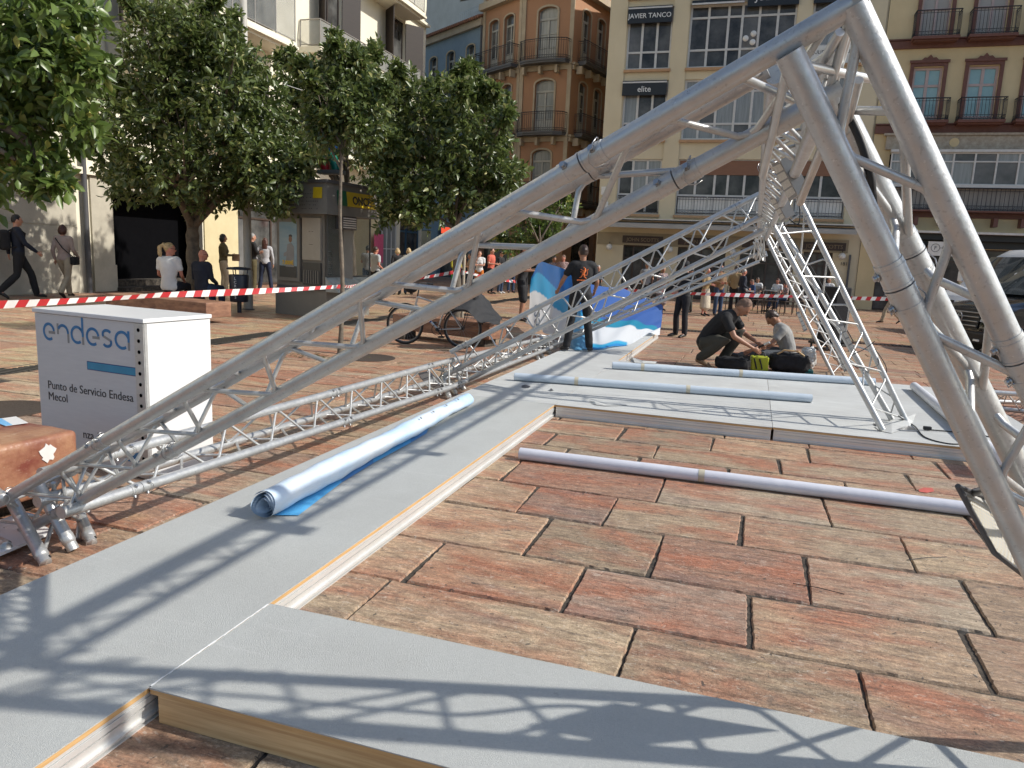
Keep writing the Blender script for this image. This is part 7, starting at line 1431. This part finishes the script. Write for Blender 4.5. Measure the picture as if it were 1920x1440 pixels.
for lb, px, dep in (('round cafe table in front of the navy shirted man', 1392, 25.2), ('round cafe table with cups between the seated guests', 1440, 26.5), ('round cafe table by the man in the cap', 1195, 28)):
    v = GD(px, 560, dep); table(lb, (v.x, v.y, 0))
for i, (px, dep, c_) in enumerate(((1392, 25.2, WPAINT), (1440, 26.5, WPAINT))):
    v = GD(px, 560, dep); o = MB().lathe([(0, .755), (.03, .755), (.04, .84), (.035, .84), (.028, .765), (0, .765)], (v.x+.1, v.y-.05, 0), 14).build('cup', c_); rebase(tag(o, ('white cup on the table before the navy shirted man', 'white cup on the table between the guests')[i], 'cup'))
# black wheeled case stand behind the far leg
v = GZ(1556, 655, 0); t = thing('equipment_trolley', 'black trolley on four castors standing behind the far truss legs', 'trolley', v)
MB().bbox((-.17, -.25, .14), (.17, .25, 1.25), .03, c=v, R=Matrix.Rotation(.5, 3, 'Z')).build('case', BLK2, t); MB().bbox((-.3, -.32, .09), (.3, .32, .135), .01, c=v, R=Matrix.Rotation(.5, 3, 'Z')).build('base', BLACK, t)
for sx in (-1, 1):
    for sy in (-1, 1): q = v+Matrix.Rotation(.5, 3, 'Z') @ Vector((.25*sx, .27*sy, .045)); MB().tube([q-Vector((.02, 0, 0)), q+Vector((.02, 0, 0))], .045, 14).build('castor', DGREY, t)
# ================================================================== TOOL BAGS
v = GZ(1364, 692); HV = mat('lime_tool_bag', (.42, .46, .02), (.34, .38, .02), rough=.6, bump=.3, scale=8)
v = GZ(1422, 694); t = thing('tool_bag', 'lime green square tool bag with black handles beside the blue tube', 'tool bag', v, 'tool bags on the ground')
MB().bbox((-.13, -.09, .0), (.13, .09, .22), .02, c=v, R=Matrix.Rotation(.15, 3, 'Z')).build('bag_body', HV, t)
for s_ in (-.03, .05): MB().tube([v+Vector((s_-.05, -.10, .19)), v+Vector((s_-.02, -.105, .1)), v+Vector((s_+.0, -.105, .03))], .011, 6).build('handle', BLACK, t)
MB().tube([v+Vector((-.08, 0, .21)), v+Vector((-.06, 0, .28)), v+Vector((.06, 0, .28)), v+Vector((.08, 0, .21))], .012, 6).build('handle', BLACK, t)
def softbag(nm, label, px, py, sx, sy, sz, m_, cat='tool bag'):
    v = GZ(px, py); bm = bmesh.new(); bmesh.ops.create_icosphere(bm, subdivisions=4, radius=1)
    for q in bm.verts:
        c = q.co.copy(); s_ = Vector([math.copysign(abs(a)**.55, a) for a in c]); q.co = Vector((s_.x*sx, s_.y*sy, max(-.98, s_.z)*sz+sz))+c*(.03*noise.noise(c*3+v)+.02*noise.noise(c*8))
    m_b = MB(); bm.verts.index_update(); m_b.add([q.co+v for q in bm.verts], [[a.index for a in f.verts] for f in bm.faces], 0, True); bm.free()
    t = thing(nm, label, cat, v, 'tool bags on the ground' if cat == 'tool bag' else None); m_b.build('bag_body', m_, t); return t, v
t, v = softbag('tool_bag', 'large open black tool bag in front of the sitting man', 1478, 697, .30, .17, .15, BLK2)
MB().tube([v+Vector((-.2, -.1, .26)), v+Vector((-.1, -.12, .34)), v+Vector((.1, -.12, .34)), v+Vector((.2, -.1, .27))], .014, 6).build('handle', PINE, t)
t, v = softbag('tool_bag', 'low dark cloth bag between the crouching man and the lime bag', 1372, 693, .26, .12, .10, BLK2)
t, v = softbag('rubbish_bag', 'crumpled translucent white plastic bag by the black tool bag', 1513, 690, .11, .10, .17, mat('plastic_bag', (.66, .66, .63), (.5, .5, .48), rough=.25, bump=1, scale=9, bscale=22), 'plastic bag')
v = GZ(1503, 698); o = MB().bbox((-.16, -.12, 0), (.16, .12, .05), .01, c=v, R=Matrix.Identity(3)).build('organiser_case', mat('teal_plastic', (.0, .12, .12), rough=.4)); rebase(tag(o, 'flat teal plastic organiser case under the black tool bag', 'case'))
# loose truss segment outside at the right edge
t = thing('truss_segment', 'spare piece of aluminium truss lying on the paving at the right edge', 'truss', GZ(1930, 780))
m_ = MB(); a, b = GZ(1855, 735, .32), GZ(1990, 745, .32); c, d = GZ(1862, 765, .06), GZ(2000, 780, .06); e, f = GZ(1850, 752, .06), GZ(1990, 758, .06)
for p, q in ((a, b), (c, d), (e, f)): m_.tube([p, q], .028, 12)
for k in range(4):
    for (p, q), (r, s_) in (((a, b), (c, d)), ((a, b), (e, f))): m_.tube([lerp(p, q, k/4), lerp(r, s_, (k+.5)/4), lerp(p, q, (k+1)/4)], .009, 6)
m_.build('chords_and_lacing', ALU, t)

# ================================================================== SMALL THINGS
LIT = mat('dry_leaf', (.16, .10, .04), (.07, .08, .02), rough=.8); lf = MB()
for i in range(170):
    a = random.uniform(0, 6.28); r_ = abs(random.gauss(0, .32)); c = GZ(585, 668)+Vector((math.cos(a)*r_, math.sin(a)*r_*.8, .004+random.random()*.03*max(0, .3-r_)))
    if i > 120: c = Vector((random.uniform(-8, -3.6), random.uniform(4, 12), .004))
    q = random.uniform(0, 6.28); d_ = Vector((math.cos(q), math.sin(q), random.uniform(-.1, .3)))*.035; e_ = Vector((-math.sin(q), math.cos(q), .1))*.013; lf.add([c-d_, c+e_, c+d_, c-e_+Vector((0, 0, .006))], [(0, 1, 2, 3)])
o = rebase(tag(lf.build('fallen_leaves', LIT), 'small heap and scatter of dry fallen leaves beside the thin tree', 'fallen leaves')); o['kind'] = 'stuff'
GRIT = mat('joint_grit', (.35, .28, .2), (.06, .05, .04), rough=1, scale=40); gm = MB()
for i in range(900):
    x = random.uniform(-1.7, 2.6); y = random.uniform(2.6, 7.1) if random.random() < .7 else random.choice([3.12, 3.665, 4.31, 4.885, 5.53, 6.02, 6.5])+random.uniform(-.02, .02); r_ = random.uniform(.0012, .0045)
    gm.add([(x-r_, y, .0), (x, y-r_, .0), (x+r_, y, .0), (x, y+r_*.8, .0), (x, y, r_*1.1)], [(0, 1, 4), (1, 2, 4), (2, 3, 4), (3, 0, 4)])
o = rebase(tag(gm.build('grit', GRIT), 'fine grit and crumbs scattered over the sunlit paving', 'grit')); o['kind'] = 'stuff'
w_ = [GD(538, 160, 15), GD(570, 170, 14.5), GD(600, 175, 14), GD(640, 177, 12)]
rebase(tag(MB().tube(smooth(w_), .008, 5).build('overhead_wire', WPAINT), 'thin pale wire strung between two tree crowns', 'wire'))
GLB = mat('opal_globe', (.75, .74, .7), rough=.3)
p = [GZ(*q, .03) for q in ((-90, 1075), (0, 1043), (100, 1000), (40, 965), (-60, 1000))]
rebase(tag(MB().extr(p, (0, 0, .014)).build('white_board', WHITE), 'white board lying flat under the near left truss corner', 'board'))
for i, (px, py) in enumerate(((1398, 72), (1413, 63), (1411, 79))):
    c = GY(px, py, 33.76); MB().ell(c, (.12, .06, .12), 14, 10).build('pendant_lamp', GLB, cb)
